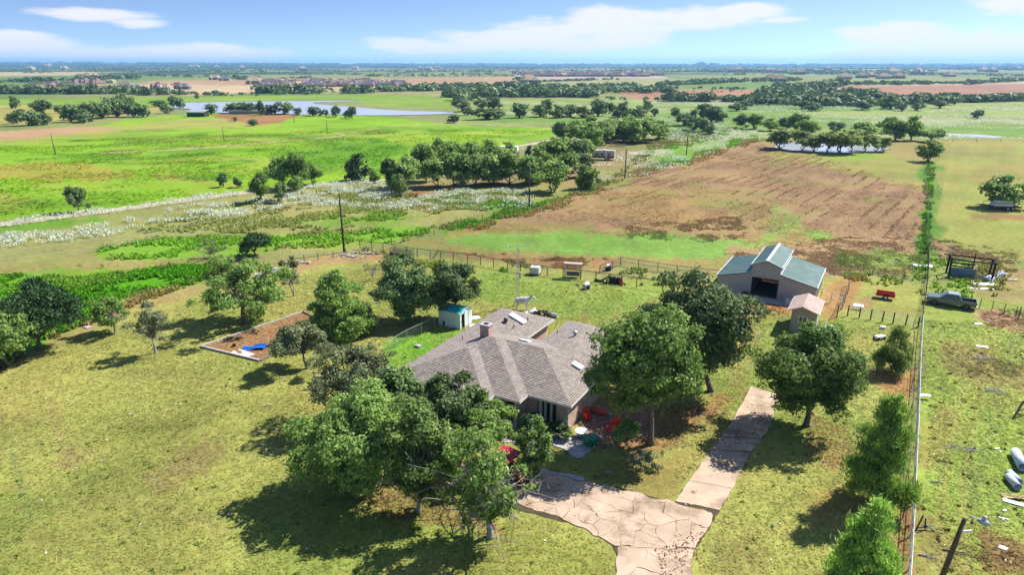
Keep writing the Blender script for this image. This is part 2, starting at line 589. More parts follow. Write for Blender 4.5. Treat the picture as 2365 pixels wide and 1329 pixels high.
# bare earth around the grove
P([(950, 455), (1000, 430), (1230, 428), (1420, 440), (1500, 400), (1490, 350), (1330, 345), (1200, 355), (1000, 395), (940, 430)], (160, 140, 96), .02, 1, .8, .4)
P([(940, 452), (1000, 432), (1060, 430), (1050, 440), (960, 458)], (168, 108, 78), .01, 1, .8)
P([(1440, 352), (1530, 346), (1545, 352), (1480, 360)], (214, 205, 175), .01, .5)
P([(1240, 345), (1420, 318), (1540, 330), (1440, 350), (1330, 360)], (150, 130, 90), .02, 1, .7)
# pasture
P([(905, 562), (1020, 545), (1230, 484), (1436, 418), (1762, 322), (2365, 326), (3200, 335), (3200, 560), (2150, 560), (2140, 640), (1900, 620), (1660, 626), (1440, 598), (1380, 628), (1200, 602)], (170, 158, 94), .006, .4, 1, .6)
P([(1240, 480), (1436, 420), (1762, 326), (1840, 350), (2030, 400), (2140, 440), (2130, 560), (1960, 545), (1800, 510), (1700, 540), (1450, 525), (1300, 518), (1150, 520)], (176, 140, 106), .03, 1.5, .85, .8)
P([(1330, 480), (1500, 430), (1600, 460), (1700, 520), (1500, 520)], (168, 140, 86), .04, 1.5, .7)
P([(1540, 450), (1640, 430), (1800, 470), (1840, 520), (1760, 530), (1640, 480)], (154, 150, 84), .04, 1.5, .6)
P([(1020, 555), (1160, 530), (1300, 535), (1500, 542), (1750, 560), (1800, 500), (1830, 480), (1850, 520), (1740, 580), (1640, 598), (1400, 590), (1150, 575)], (134, 184, 78), .015, 1, .9, .2)
P([(1840, 535), (1890, 525), (1930, 548), (1880, 560)], (126, 186, 70), .015, 1, .9, .2)
P([(1000, 585), (1250, 592), (1430, 600), (1440, 612), (1300, 618), (1050, 590)], (182, 128, 92), .02, 1.2, .7, .5)
P([(980, 525), (1120, 525), (1260, 530), (1250, 540), (1100, 534)], (150, 122, 74), .01, 1, .7, .6)
P([(1780, 355), (1950, 350), (2130, 380), (2130, 440), (1980, 400), (1900, 390)], (166, 170, 84), .02, 1.5, .8)
P([(1900, 360), (2040, 352), (2060, 362), (1960, 376)], (140, 182, 60), .015, 1, .8)
P([(1880, 550), (2130, 545), (2250, 560), (2365, 585), (2500, 600), (2300, 600), (2130, 600), (1960, 620), (1800, 600)], (180, 148, 112), .02, 1.5, .9, .9)
P([(1700, 575), (1960, 560), (2000, 580), (1940, 640), (1660, 626)], (186, 156, 116), .02, 1.2, .9, .9)
P([(1930, 590), (2060, 580), (2130, 600), (2060, 620), (1960, 615)], (132, 172, 70), .02, 1.2, .85)
P([(2160, 330), (3000, 330), (3000, 640), (2300, 600), (2160, 560)], (166, 176, 84), .01, .6, .9, .5)
P([(2180, 390), (2365, 380), (2500, 400), (2300, 430), (2170, 420)], (160, 150, 84), .03, 1.5, .7)
P([(2230, 492), (2340, 495), (2365, 510), (2260, 508)], (160, 110, 82), .01, 1, .8)
P([(2160, 340), (2300, 335), (2260, 360), (2170, 365)], (150, 130, 84), .03, 1.5, .5)
P([(2136, 370), (2144, 370), (2152, 440), (2158, 560), (2170, 640), (2120, 640), (2126, 560), (2130, 440)], (96, 150, 40), .008, 1, 1, .1)
# yards
P([(905, 585), (1200, 612), (1400, 640), (1500, 660), (1660, 640), (1990, 640), (2145, 660), (2130, 760), (2118, 900), (2090, 1420), (1700, 1500), (900, 1500), (-900, 1500), (-900, 960), (0, 870), (140, 795), (240, 745), (400, 685), (560, 645), (700, 615), (800, 592)], (180, 184, 96), .008, .5, 1, .5)
P([(1110, 620), (1400, 650), (1560, 660), (1450, 700), (1400, 740), (1200, 700), (1080, 690), (1090, 640)], (150, 186, 78), .03, 1.2, .8)
P([(1660, 640), (1900, 680), (2130, 680), (2125, 760), (2110, 900), (2000, 900), (1900, 800), (1700, 720)], (170, 180, 88), .02, .8, .7)
P([(880, 810), (930, 770), (1010, 760), (1090, 765), (960, 830), (910, 850)], (124, 190, 52), .01, .6, .95, .1)
P([(2145, 660), (2130, 760), (2118, 900), (2090, 1420), (3300, 1500), (3300, 660), (2365, 640)], (164, 186, 84), .008, .4, 1, .4)
P([(2150, 600), (2300, 600), (2365, 620), (2365, 690), (2160, 680)], (150, 172, 78), .02, 1, .8)
P([(2190, 800), (2365, 840), (2500, 860), (2500, 900), (2300, 890), (2200, 840)], (156, 132, 90), .02, 1.4, .6, .8)
P([(2250, 715), (2365, 730), (2500, 760), (2420, 790), (2330, 770), (2270, 745)], (196, 154, 122), .008, 1, .95, .8)
P([(2260, 585), (2600, 700), (2600, 740), (2270, 690)], (178, 130, 110), .01, .8, .5, .8)
P([(2260, 1240), (2365, 1250), (2500, 1300), (2500, 1360), (2300, 1340)], (150, 112, 78), .015, 1.2, .8, .8)
P([(2120, 1190), (2220, 1250), (2240, 1340), (2110, 1340)], (150, 132, 84), .02, 1.4, .6, .8)
P([(2120, 1000), (2190, 960), (2200, 1000), (2130, 1070)], (186, 166, 96), .02, 1.4, .6, .8)
P([(1690, 700), (1760, 700), (1830, 708), (1900, 712), (1830, 725), (1700, 716)], (196, 128, 84), .006, .6, .95, .6)
P([(1690, 716), (1830, 722), (1820, 740), (1700, 735)], (172, 142, 84), .01, .8, .8, .6)
P([(1900, 660), (1960, 640), (1990, 640), (1970, 700), (1930, 740), (1900, 730)], (196, 146, 96), .008, .6, .85, .6)
P([(1960, 700), (2010, 690), (2000, 712), (1950, 716)], (190, 150, 110), .01, .6, .8, .5)
P([(1990, 850), (2070, 860), (2110, 850), (2105, 920), (2050, 900)], (196, 140, 92), .01, .8, .8, .6)
P([(2085, 1160), (2110, 1140), (2105, 1330), (2075, 1400)], (190, 138, 96), .01, .6, .9, .6)
P([(1880, 960), (1960, 990), (1975, 1060), (1900, 1080), (1860, 1010)], (190, 150, 92), .015, 1, .7, .6)
P([(1860, 1130), (1960, 1120), (2000, 1180), (1960, 1250), (1880, 1200)], (196, 168, 98), .02, 1, .6, .5)
P([(1400, 960), (1520, 960), (1640, 930), (1720, 910), (1640, 960), (1560, 1020), (1480, 1060), (1390, 1020)], (186, 140, 92), .015, 1, .8, .8)
P([(1325, 1005), (1360, 940), (1480, 930), (1520, 1000), (1420, 1035)], (222, 168, 146), .01, .8, .9, .8)
P([(1440, 1070), (1560, 1050), (1600, 1080), (1530, 1160), (1420, 1130)], (166, 150, 84), .02, 1, .7, .6)
P([(1130, 1235), (1300, 1240), (1400, 1260), (1420, 1420), (1000, 1420), (1050, 1300)], (160, 166, 78), .02, .8, .6, .6)
P([(780, 1105), (900, 1100), (1010, 1075), (1090, 1080), (1050, 1150), (1130, 1180), (1160, 1230), (1020, 1215), (930, 1190), (830, 1160)], (200, 156, 108), .02, 1.2, .8, .6)
P([(690, 600), (800, 590), (905, 590), (870, 604), (760, 612), (660, 640), (640, 625)], (196, 158, 116), .008, .8, .9, .6)
P([(330, 680), (470, 650), (500, 660), (430, 690), (300, 725), (200, 770), (130, 800), (160, 780), (240, 735)], (182, 162, 106), .01, 1.2, .7, .7)
P([(0, 955), (110, 940), (120, 1010), (20, 1060), (-100, 1060), (-100, 960)], (176, 160, 100), .04, 2, .5, .8)
P([(380, 1060), (430, 1030), (500, 1040), (480, 1080), (350, 1130), (330, 1110)], (178, 156, 106), .03, 2, .6, .9)
P([(100, 1060), (170, 1030), (200, 1060), (100, 1085)], (178, 156, 106), .03, 2, .5, .9)
P([(1640, 1240), (1740, 1250), (1790, 1329), (1640, 1380)], (140, 128, 78), .02, 1.2, .5, .8)
for ln, w_, c_, a_ in (([(2300, 745), (2262, 800), (2225, 900), (2190, 1040), (2176, 1200), (2180, 1400)], .28, (186, 178, 104), .45), ([(2330, 745), (2296, 800), (2262, 900), (2236, 1040), (2228, 1200), (2236, 1400)], .28, (186, 178, 104), .45),
                       ([(1700, 890), (1720, 820), (1740, 760), (1745, 725)], .9, (188, 160, 104), .6), ([(1790, 900), (1850, 820), (1900, 780), (1930, 745)], .5, (190, 172, 108), .4),
                       ([(1660, 1200), (1760, 1230), (1880, 1220), (1960, 1150)], .35, (188, 172, 104), .35), ([(60, 900), (300, 860), (500, 880), (640, 960)], .4, (188, 178, 108), .3), ([(20, 1180), (240, 1150), (420, 1180), (560, 1260)], .4, (190, 176, 108), .3)):
    setcol(mask_line(ln, w_, .008, .5) * a_, c_)
# broad mottling of every surface
m1 = fbm(GX / 3.2, GY / 3.2, 91, 4); m2 = fbm(GX / 14, GY / 14, 92, 4); m3 = fbm(GX / 45, GY / 80, 93, 4)
near = np.clip(1 - GD / 260, 0, 1)
s = 1 + (m2 - .5) * .55 + (m3 - .5) * .35 + (m1 - .5) * .75 * near
for i in range(3): base[:, i] *= s
dry = np.clip((m2 - .52) * 5, 0, 1) * .28 + np.clip((m3 - .55) * 5, 0, 1) * .22
setcol(dry * np.clip(1 - GD / 900, 0.15, 1), (178, 148, 92))
lush = np.clip((fbm(GX / 11, GY / 11, 97) - .56) * 6, 0, 1) * .35
setcol(lush * np.clip(1 - GD / 900, 0.2, 1), (104, 158, 48))
fm_ = mask_poly([(-700, 505), (0, 500), (440, 455), (860, 412), (1180, 345), (1280, 300), (800, 285), (300, 300), (-500, 340)], .03, 1)
setcol(fm_ * np.clip((fbm(GX / 26, GY / 11, 303) - .56) * 9, 0, 1) * .55, (92, 146, 28))
setcol(fm_ * np.clip((fbm(GX / 22, GY / 9, 304) - .60) * 9, 0, 1) * .5, (186, 190, 84))
fr2_ = mask_poly([(1050, 262), (1100, 232), (2400, 228), (2900, 330), (1760, 318), (1540, 300), (1290, 290)], .03, 1)
setcol(fr2_ * np.clip((fbm(GX / 60, GY / 30, 305) - .52) * 7, 0, 1) * .6, (110, 152, 62))
setcol(fr2_ * np.clip((fbm(GX / 50, GY / 26, 306) - .56) * 7, 0, 1) * .6, (196, 200, 160))
# mower and plough rows in the big pasture
rowm = mask_poly([(1240, 484), (1436, 424), (1762, 330), (2120, 440), (2120, 560), (1700, 560)], .05, 1)
ra_ = R(51.5)
ru = (GX * math.sin(ra_) - GY * math.cos(ra_))
rowv = np.sin(ru / .95 + (fbm(GX / 30, GY / 30, 44) - .5) * 3.5) * np.clip((fbm(GX / 20, GY / 20, 45) - .36) * 6, 0, 1)
setcol(rowm * np.clip(rowv, 0, 1) * .6, (150, 112, 90))
setcol(rowm * np.clip(-rowv, 0, 1) * .3, (196, 166, 118))

gm_, nt, b = mk('ground_cover')
at = node(nt, 'ShaderNodeAttribute', attribute_name='Col')
geo = node(nt, 'ShaderNodeNewGeometry')


def gnoise(scale, det=5, rough=.6, stretch=None):
    n = node(nt, 'ShaderNodeTexNoise'); n.inputs['Scale'].default_value = scale; n.inputs['Detail'].default_value = det; n.inputs['Roughness'].default_value = rough
    if stretch:
        mp = node(nt, 'ShaderNodeMapping'); mp.inputs['Scale'].default_value = stretch
        nt.links.new(geo.outputs['Position'], mp.inputs['Vector']); nt.links.new(mp.outputs[0], n.inputs['Vector'])
    else:
        nt.links.new(geo.outputs['Position'], n.inputs['Vector'])
    return n.outputs[0]


def mrange(v, a, b_, c, d):
    r = node(nt, 'ShaderNodeMapRange')
    for k, x in zip(('From Min', 'From Max', 'To Min', 'To Max'), (a, b_, c, d)): r.inputs[k].default_value = x
    nt.links.new(v, r.inputs['Value']); return r.outputs[0]


def mulcol(c, f):
    n = node(nt, 'ShaderNodeVectorMath', operation='SCALE')
    nt.links.new(c, n.inputs[0]); nt.links.new(f, n.inputs['Scale']); return n.outputs[0]


c = at.outputs['Color']
c = mulcol(c, mrange(gnoise(6.5, 6, .8), .32, .68, .55, 1.42))
c = mulcol(c, mrange(gnoise(1.1, 6, .65), .3, .7, .74, 1.24))
sm = node(nt, 'ShaderNodeMath', operation='MULTIPLY')
nt.links.new(at.outputs['Alpha'], sm.inputs[0]); nt.links.new(mrange(gnoise(2.3, 8, .72), .5, .62, 0, 1), sm.inputs[1])
mx = node(nt, 'ShaderNodeMix', data_type='RGBA')
nt.links.new(sm.outputs[0], mx.inputs[0]); nt.links.new(c, mx.inputs[6]); mx.inputs[7].default_value = (*CL(150, 116, 74), 1)
nt.links.new(mx.outputs[2], b.inputs['Base Color'])
b.inputs['Roughness'].default_value = 0.95
b.inputs['Specular IOR Level'].default_value = 0.1
bp = node(nt, 'ShaderNodeBump'); bp.inputs['Strength'].default_value = 0.7; bp.inputs['Distance'].default_value = 0.12
nt.links.new(gnoise(3.0, 8, .75), bp.inputs['Height']); nt.links.new(bp.outputs[0], b.inputs['Normal'])

V = np.stack([GX, GY, GZ], 1)
idx = np.arange(NA * ND).reshape(ND, NA)
Q = np.stack([idx[:-1, :-1].ravel(), idx[:-1, 1:].ravel(), idx[1:, 1:].ravel(), idx[1:, :-1].ravel()], 1)
# the sheet goes on behind and beside the camera, coarser
base[:, 3] = np.clip(base[:, 3], 0, 1)
ground = link('ground', np_mesh('ground', V, Q[:, ::-1], gm_, True, base))
tag(ground, kind='structure')
rest_v, rest_q, rest_c = [], [], []
na2, nd2 = 60, 24
az2 = np.radians(np.linspace(52, 308, na2)); d2 = np.exp(np.linspace(math.log(6), math.log(17000), nd2))
a2, dd2 = np.meshgrid(az2, d2)
v2 = np.stack([(np.sin(a2) * dd2).ravel(), (np.cos(a2) * dd2).ravel(), np.zeros(a2.size)], 1)
v2 = np.vstack([v2, [[0, 0, 0]]])
i2 = np.arange(na2 * nd2).reshape(nd2, na2)
q2 = np.stack([i2[:-1, :-1].ravel(), i2[:-1, 1:].ravel(), i2[1:, 1:].ravel(), i2[1:, :-1].ravel()], 1)
c2 = np.tile(np.array([[*CL(160, 168, 92), .4]]), (len(v2), 1))
tag(link('ground', np_mesh('ground_rest', v2, q2[:, ::-1], gm_, True, c2)), kind='structure')


def sheet(name, poly, z, mat, world_=False, kind='structure'):
    w = poly if world_ else px2w(poly)
    me = D.meshes.new(name)
    me.from_pydata([(p[0], p[1], z) for p in w], [], [tuple(range(len(w)))])
    bm = bmesh.new(); bm.from_mesh(me)
    bmesh.ops.recalc_face_normals(bm, faces=bm.faces)
    for f in bm.faces:
        if f.normal.z < 0: f.normal_flip()
    bmesh.ops.triangulate(bm, faces=bm.faces)
    bm.to_mesh(me); bm.free()
    me.materials.append(mat)
    return tag(link(name, me), kind=kind)


def rough_edge(poly, step=0.012, amp=0.006, seed=1):
    """subdivide a pixel polygon's world outline and make its edge uneven"""
    w = px2w(poly); out = []
    r_ = random.Random(seed)
    for i in range(len(w)):
        a = w[i]; b_ = w[(i + 1) % len(w)]
        d = math.hypot(a[0] - b_[0], a[1] - b_[1]); dist = math.hypot(a[0], a[1])
        n = max(1, int(d / (dist * step)))
        for k in range(n):
            t = k / n
            j = dist * amp
            out.append((a[0] + (b_[0] - a[0]) * t + r_.uniform(-j, j), a[1] + (b_[1] - a[1]) * t + r_.uniform(-j, j)))
    return out


# ------------------------------------------------------------------ water
wm, wnt, wb = mk('pond_water')
wb.inputs['Base Color'].default_value = (0.36, 0.37, 0.39, 1)  # pale base colour stands in for the sky's reflection on the water
wb.inputs['Roughness'].default_value = 0.2
wb.inputs['Specular IOR Level'].default_value = 0.9
wn_ = node(wnt, 'ShaderNodeTexNoise'); wn_.inputs['Scale'].default_value = 0.8; wn_.inputs['Detail'].default_value = 4
wg = node(wnt, 'ShaderNodeNewGeometry'); wnt.links.new(wg.outputs['Position'], wn_.inputs['Vector'])
wbp = node(wnt, 'ShaderNodeBump'); wbp.inputs['Strength'].default_value = 0.15; wbp.inputs['Distance'].default_value = 0.1
wnt.links.new(wn_.outputs[0], wbp.inputs['Height']); wnt.links.new(wbp.outputs[0], wb.inputs['Normal'])
lake_px = [(382, 248), (400, 243), (432, 237), (560, 235), (720, 233), (822, 232.4), (824, 234), (760, 235.5), (722, 237), (722, 239.5), (760, 243), (830, 249), (880, 253), (960, 257), (1050, 259.5), (1046, 263), (960, 265.5), (900, 266.5), (830, 267), (760, 264), (700, 265), (640, 262), (520, 261), (480, 259), (430, 251), (400, 250)]
mud = pm('lake_mud', CL(112, 96, 66), .9)
sheet('lake_shore', rough_edge([(x, y + (1.2 if y > 245 else -1.0)) for x, y in lake_px], .006, .0018, 3), .10, mud, True)
sheet('lake_water', rough_edge(lake_px, .006, .0014, 4), .14, wm, True)
pond_px = [(1788, 341), (1800, 331), (1850, 328), (1920, 328), (1985, 330), (2040, 334), (2052, 345), (2020, 351), (1960, 353), (1880, 351), (1820, 347)]
sheet('pond_shore', rough_edge([(1919 + (x - 1919) * 1.03, 340 + (y - 340) * 1.14) for x, y in pond_px], .01, .003, 5), .03, mud, True)
sheet('pond_water', rough_edge(pond_px, .01, .002, 6), .07, wm, True)
sheet('creek_water', rough_edge([(2170, 308), (2260, 311), (2320, 316), (2300, 319), (2200, 314), (2165, 311)], .01, .001, 8), .05, wm, True)
sheet('creek_water', rough_edge([(2470, 318), (2540, 316), (2560, 320), (2490, 322)], .01, .001, 8), .05, wm, True)

# ------------------------------------------------------------------ gravel road and tracks
grav = pm('gravel', CL(212, 200, 172), .95, var=.2, scale=.6, bump=.5, bscale=9, dirt=CL(170, 160, 110), dirtamt=.5)


def ribbon(name, pts, w, z, mat, seed=1, step=2.0):
    r_ = random.Random(seed)
    P0 = [Vector((*G(*p), 0)) for p in pts]
    pl = []
    for a, b_ in zip(P0[:-1], P0[1:]):
        n = max(1, int((b_ - a).length / step))
        for k in range(n): pl.append(a.lerp(b_, k / n))
    pl.append(P0[-1])
    L = len(pl)
    sm_ = [(pl[max(i - 2, 0)] + pl[max(i - 1, 0)] + pl[i] + pl[min(i + 1, L - 1)] + pl[min(i + 2, L - 1)]) / 5 for i in range(L)]
    V_, F_ = [], []
    for i, p in enumerate(sm_):
        t = (sm_[min(i + 1, L - 1)] - sm_[max(i - 1, 0)]).normalized()
        s_ = Vector((-t.y, t.x, 0))
        V_.append(p + s_ * (w / 2 + r_.uniform(-.12, .12) * w)); V_.append(p - s_ * (w / 2 + r_.uniform(-.12, .12) * w))
        if i: F_.append((2 * i - 2, 2 * i - 1, 2 * i + 1, 2 * i))
    me = D.meshes.new(name); me.from_pydata([(v.x, v.y, z) for v in V_], [], F_)
    bm = bmesh.new(); bm.from_mesh(me); bmesh.ops.recalc_face_normals(bm, faces=bm.faces)
    if bm.faces and sum(f.normal.z for f in bm.faces) < 0:
        for f in bm.faces: f.normal_flip()
    bm.to_mesh(me); bm.free(); me.materials.append(mat)
    return tag(link(name, me), kind='structure')


ribbon('gravel_road', [(-700, 575), (-200, 540), (0, 519), (210, 492), (440, 462), (600, 439), (700, 431), (770, 425), (860, 418), (930, 411), (985, 402), (1010, 392), (1060, 372)], 3.6, .02, grav, 2)
ribbon('gravel_driveway', [(1180, 340), (1220, 334), (1262, 326), (1300, 318)], 3.0, .02, grav, 3)
ribbon('dirt_track', [(225, 354), (420, 346), (600, 331), (760, 318), (800, 312), (770, 306)], 2.2, .02, pm('track_dirt', CL(196, 178, 128), .95), 4)
ribbon('far_road', [(1260, 200), (1500, 199), (1640, 198)], 8, .06, grav, 5, 20)

# ------------------------------------------------------------------ haze
hb = MB().bb(-17500, 17500, -17500, 17500, -1.5, 140)
hm = D.materials.new('haze'); hm.use_nodes = True
hm.node_tree.nodes.remove(hm.node_tree.nodes['Principled BSDF'])
pv = hm.node_tree.nodes.new('ShaderNodeVolumePrincipled')
pv.inputs['Color'].default_value = (0.28, 0.58, 1.0, 1)
pv.inputs['Density'].default_value = 0.000095
pv.inputs['Anisotropy'].default_value = 0.2
hm.node_tree.links.new(pv.outputs[0], hm.node_tree.nodes['Material Output'].inputs['Volume'])
tag(hb.build('haze', hm), kind='stuff')

# ------------------------------------------------------------------ trees
bark = pm('bark', (0.13, 0.11, 0.09), .9, var=.3, scale=6, bump=.6, bscale=18)
bark_grey = pm('bark_grey', (0.30, 0.275, 0.25), .9, var=.3, scale=6, bump=.6, bscale=18)
L_mid = leaf_mat('leaf_green', (.055, .105, .024), (.145, .225, .052), (.34, .39, .16))
L_bright = leaf_mat('leaf_bright', (.07, .12, .03), (.17, .255, .065), (.36, .41, .17))
L_dark = leaf_mat('leaf_dark', (.038, .068, .022), (.105, .155, .05), (.27, .30, .15), trans=.2)
L_olive = leaf_mat('leaf_olive', (.055, .07, .032), (.13, .155, .07), (.31, .30, .18), trans=.25)
L_pine = leaf_mat('needle_green', (.075, .15, .03), (.24, .38, .07), (.40, .52, .14), trans=.2)
L_cedar = leaf_mat('cedar_green', (.018, .042, .014), (.05, .10, .03), (.1, .17, .05), trans=.1)
L_willow = leaf_mat('leaf_willow', (.085, .125, .035), (.18, .23, .065), (.33, .36, .13))
L_far = leaf_mat('leaf_far', (.04, .07, .028), (.095, .14, .05), (.16, .2, .09), trans=.15, obvar=.3)


def unit(v):
    return v / (np.linalg.norm(v, axis=-1, keepdims=True) + 1e-9)


def leaves(centers, rads, n, size, rg, out_c=None, aspect=.55, up=.0, shell=.35, squash=1.0, tone=None, twig=7, spike=0):
    """n rhombic leaf sprays spread over the lobes"""
    w = rads ** 2; w = w / w.sum()
    k = rg.choice(len(centers), n, p=w)
    d = unit(rg.normal(size=(n, 3)))
    d[:, 2] = np.where(d[:, 2] < -.3, -d[:, 2] * .5, d[:, 2]); d = unit(d)
    rr = rads[k] * (1 - shell * rg.random(n) ** 1.5 + .16 * rg.random(n))
    p = centers[k] + d * rr[:, None] * np.array([1, 1, squash])
    oc = centers.mean(0) if out_c is None else out_c
    if twig:
        nc = max(1, n // twig); ci = rg.integers(0, nc, n)
        p = p[:nc][ci] + rg.normal(size=(n, 3)) * size * 1.15 * np.array([1, 1, .75]); k = k[:nc][ci]; d = unit(d[:nc][ci] + rg.normal(size=(n, 3)) * .35)
    nr = unit(d * .9 + unit(p - oc) * .6 + rg.normal(size=(n, 3)) * .55 + np.array([0, 0, up]))
    t = unit(np.cross(nr, rg.normal(size=(n, 3))))
    b_ = np.cross(nr, t)
    if spike:
        t = unit(d * .8 + np.array([0, 0, spike]) + rg.normal(size=(n, 3)) * .35); b_ = unit(np.cross(nr, t)); nr = np.cross(t, b_)
    sz_ = size * (.6 + .8 * rg.random(n))[:, None]
    V_ = np.stack([p - t * sz_, p + b_ * sz_ * aspect, p + t * sz_, p - b_ * sz_ * aspect], 1).reshape(-1, 3)
    V_[2::4] += (nr * sz_ * -.35)
    Q_ = np.arange(n * 4).reshape(n, 4)
    lt = rg.random(len(centers))
    tn = np.clip(.25 * lt[k] + .75 * rg.random(n), 0, 1)
    if twig: tn = np.clip(tn * .65 + .35 * rg.random(nc)[ci], 0, 1)
    if tone is not None: tn = np.clip(tn + tone, 0, 1)
    C_ = np.repeat(np.stack([tn, tn, tn, np.ones(n)], 1), 4, axis=0)
    return V_, Q_, C_


def lobes(kind, n, rg, W, Hh):
    """lobe centres in a crown with horizontal radius W and half height Hh"""
    c, r = [], []
    tries = 0
    while len(c) < n and tries < n * 60:
        tries += 1
        if kind == 'cone':
            z = rg.random() ** 1.2 * 2 - 1
            lim = (1 - (z + 1) / 2) ** .75 * 1.0 + .05
            a = rg.random() * 2 * PI; q = lim * (.35 + .85 * rg.random() ** .8) * (1 + .18 * math.sin(a * 3 + z * 4))
            c.append((math.cos(a) * q * W * .85, math.sin(a) * q * W * .85, z * Hh * .92)); r.append(min(W, Hh) * (.09 + .13 * lim) * rg.choice([.55, .8, 1.1, 1.35]))
        else:
            d = unit(rg.normal(size=3)); q = (.35 + .65 * rg.random() ** .6)
            if kind == 'dome' and d[2] < -.35: continue
            if kind == 'flat': d[2] *= .6
            wob = 1 + .20 * math.sin(3 * math.atan2(d[1], d[0]) + n) * (1 - abs(d[2])) + .16 * math.sin(5 * d[2] + 4 * d[0] + n * .7)
            rr = (.15 + .12 * rg.random()) * (.8 if kind == 'open' else 1.0)
            if rg.random() < .16: q *= 1.13; rr *= .6
            q = min(q, 1.12) * (1 - rr * .5) * wob
            c.append((d[0] * q * W, d[1] * q * W, d[2] * q * Hh)); r.append(rr * min(W, Hh * 1.25) * rg.choice([.7, .9, 1.1, 1.25]))
    return np.array(c), np.array(r)


def limb_mesh(base, centers, trunk_r, fork, rg, nl, bare=0, stems=1):
    m = MB()
    B = Vector(base)
    cz = Vector(centers.mean(0))
    forks = []
    for s_ in range(stems):
        off = Vector((rg.normal() * .25, rg.normal() * .25, 0)) * (trunk_r * 6 if stems > 1 else trunk_r)
        top = B.lerp(Vector((cz.x, cz.y, B.z)), .35) + off * 1.5 + Vector((0, 0, fork))
        mid = (B + off * .3).lerp(top, .5) + Vector((rg.normal() * .08, rg.normal() * .08, 0))
        tr = trunk_r / math.sqrt(stems)
        m.tube([B + off * .2 - Vector((0, 0, .15)), B + off * .2 + Vector((0, 0, fork * .12)), mid, top], [tr * 1.5, tr * 1.05, tr * .9, tr * .75], 7)
        forks.append(top)
    order = rg.permutation(len(centers))[:nl]
    for j, k in enumerate(order):
        c_ = Vector(centers[k]); f_ = forks[j % len(forks)]
        ln = (c_ - f_).length
        mid = f_.lerp(c_, .45) + Vector((rg.normal(), rg.normal(), abs(rg.normal()) * .8)) * ln * .07
        mid2 = f_.lerp(c_, .78) + Vector((rg.normal(), rg.normal(), rg.normal())) * ln * .06
        r0 = trunk_r * (.28 + .25 * rg.random())
        m.tube([f_ - Vector((0, 0, .1)), mid, mid2, c_], [r0, r0 * .6, r0 * .38, r0 * .12], 5, cap=False)
        for q in range(2 if bare else 1):
            e_ = mid2 + Vector((rg.normal(), rg.normal(), rg.normal() * .6)) * ln * (.22 if bare else .15)
            m.tube([mid.lerp(mid2, .6), mid2.lerp(e_, .5) + Vector((0, 0, .05)), e_], [r0 * .35, r0 * .2, r0 * .06], 4, cap=False)
    for j in range(bare):
        f_ = forks[j % len(forks)]
        d = Vector((rg.normal(), rg.normal(), abs(rg.normal()) * .7 + .1)).normalized()
        k = order[j % len(order)]
        L_ = (Vector(centers[k]) - f_).length * (.6 + .6 * rg.random())
        p1 = f_ + d * L_ * .4 + Vector((0, 0, .1 * L_)); p2 = f_ + d * L_ * .8; p3 = p2 + Vector((rg.normal(), rg.normal(), rg.normal() * .5)) * L_ * .25
        m.tube([f_, p1, p2, p3], [trunk_r * .25, trunk_r * .16, trunk_r * .09, .008], 4, cap=False)
        for q in range(3):
            s0 = p1.lerp(p2, .2 + .3 * q); e = s0 + Vector((rg.normal(), rg.normal(), rg.normal() * .6)) * L_ * .22
            m.tube([s0, s0.lerp(e, .5) + Vector((0, 0, .04)), e], [trunk_r * .08, trunk_r * .05, .006], 4, cap=False)
    return m


def hero(name, label, foot, box, kind='round', lm=L_mid, n=22000, nl=54, size=.15, seed=1, trunk=.16, bare=0, bk=None, cat='tree', fork=None, stems=1, aspect=.55, group=None, shell=.35, depth=0.0, wy=1.0):
    """foot: pixel of the trunk's foot; box: crown in the photograph (x0,x1,ytop,ybottom)"""
    rg = np.random.default_rng(seed)
    fx, fy = G(*foot)
    x0, x1, yt, yb = box
    cx, cy = (x0 + x1) / 2, (yt + yb) / 2
    Yc = fy + depth
    zc = zat(cx, cy, Yc)
    X_, Y_, c_ = Pj(0, Yc, zc)
    W = (x1 - x0) / 2 * c_ / F
    cxw = (cx - 1182.5) / F * c_
    Ahalf = (yb - yt) / 2 * c_ / F
    a = math.atan2(H - zc, Yc)
    Hh2 = Ahalf ** 2 - (W * wy * math.sin(a)) ** 2
    Hh = math.sqrt(max(Hh2, (.42 * W) ** 2)) / math.cos(a)
    Hh = min(Hh, zc * .94)
    W *= .95; Hh *= .93
    cc_, rr = lobes(kind, nl, rg, W, Hh)
    cc_[:, 1] *= wy
    root = empty(name, (fx, fy, 0), 0, label, cat, group)
    off = np.array([cxw - fx, Yc - fy, zc])
    cen = cc_ + off
    if lm is not L_cedar: n = int(n * (.98 if kind != 'open' else .8)); size *= .85
    V_, Q_, C_ = leaves(cen, rr, n, size, rg, aspect=aspect, shell=shell, out_c=off, spike=.9 if name == 'pine_tree' else (.3 if name in ('cypress_tree', 'cedar_tree') else 0))
    V_[:, 2] = np.maximum(V_[:, 2], .06)
    link('crown', np_mesh('crown', V_, Q_, lm, False, C_), root)
    fk = fork if fork else max(zc - Hh * .75, .5)
    tm = limb_mesh((0, 0, 0), cen, trunk, fk, rg, min(len(cen), 34 if kind != 'cone' else 16), max(bare, 7 if W > 2.2 and kind != 'cone' else 0), stems)
    tm.build('trunk', bk or bark, root, True)
    return root


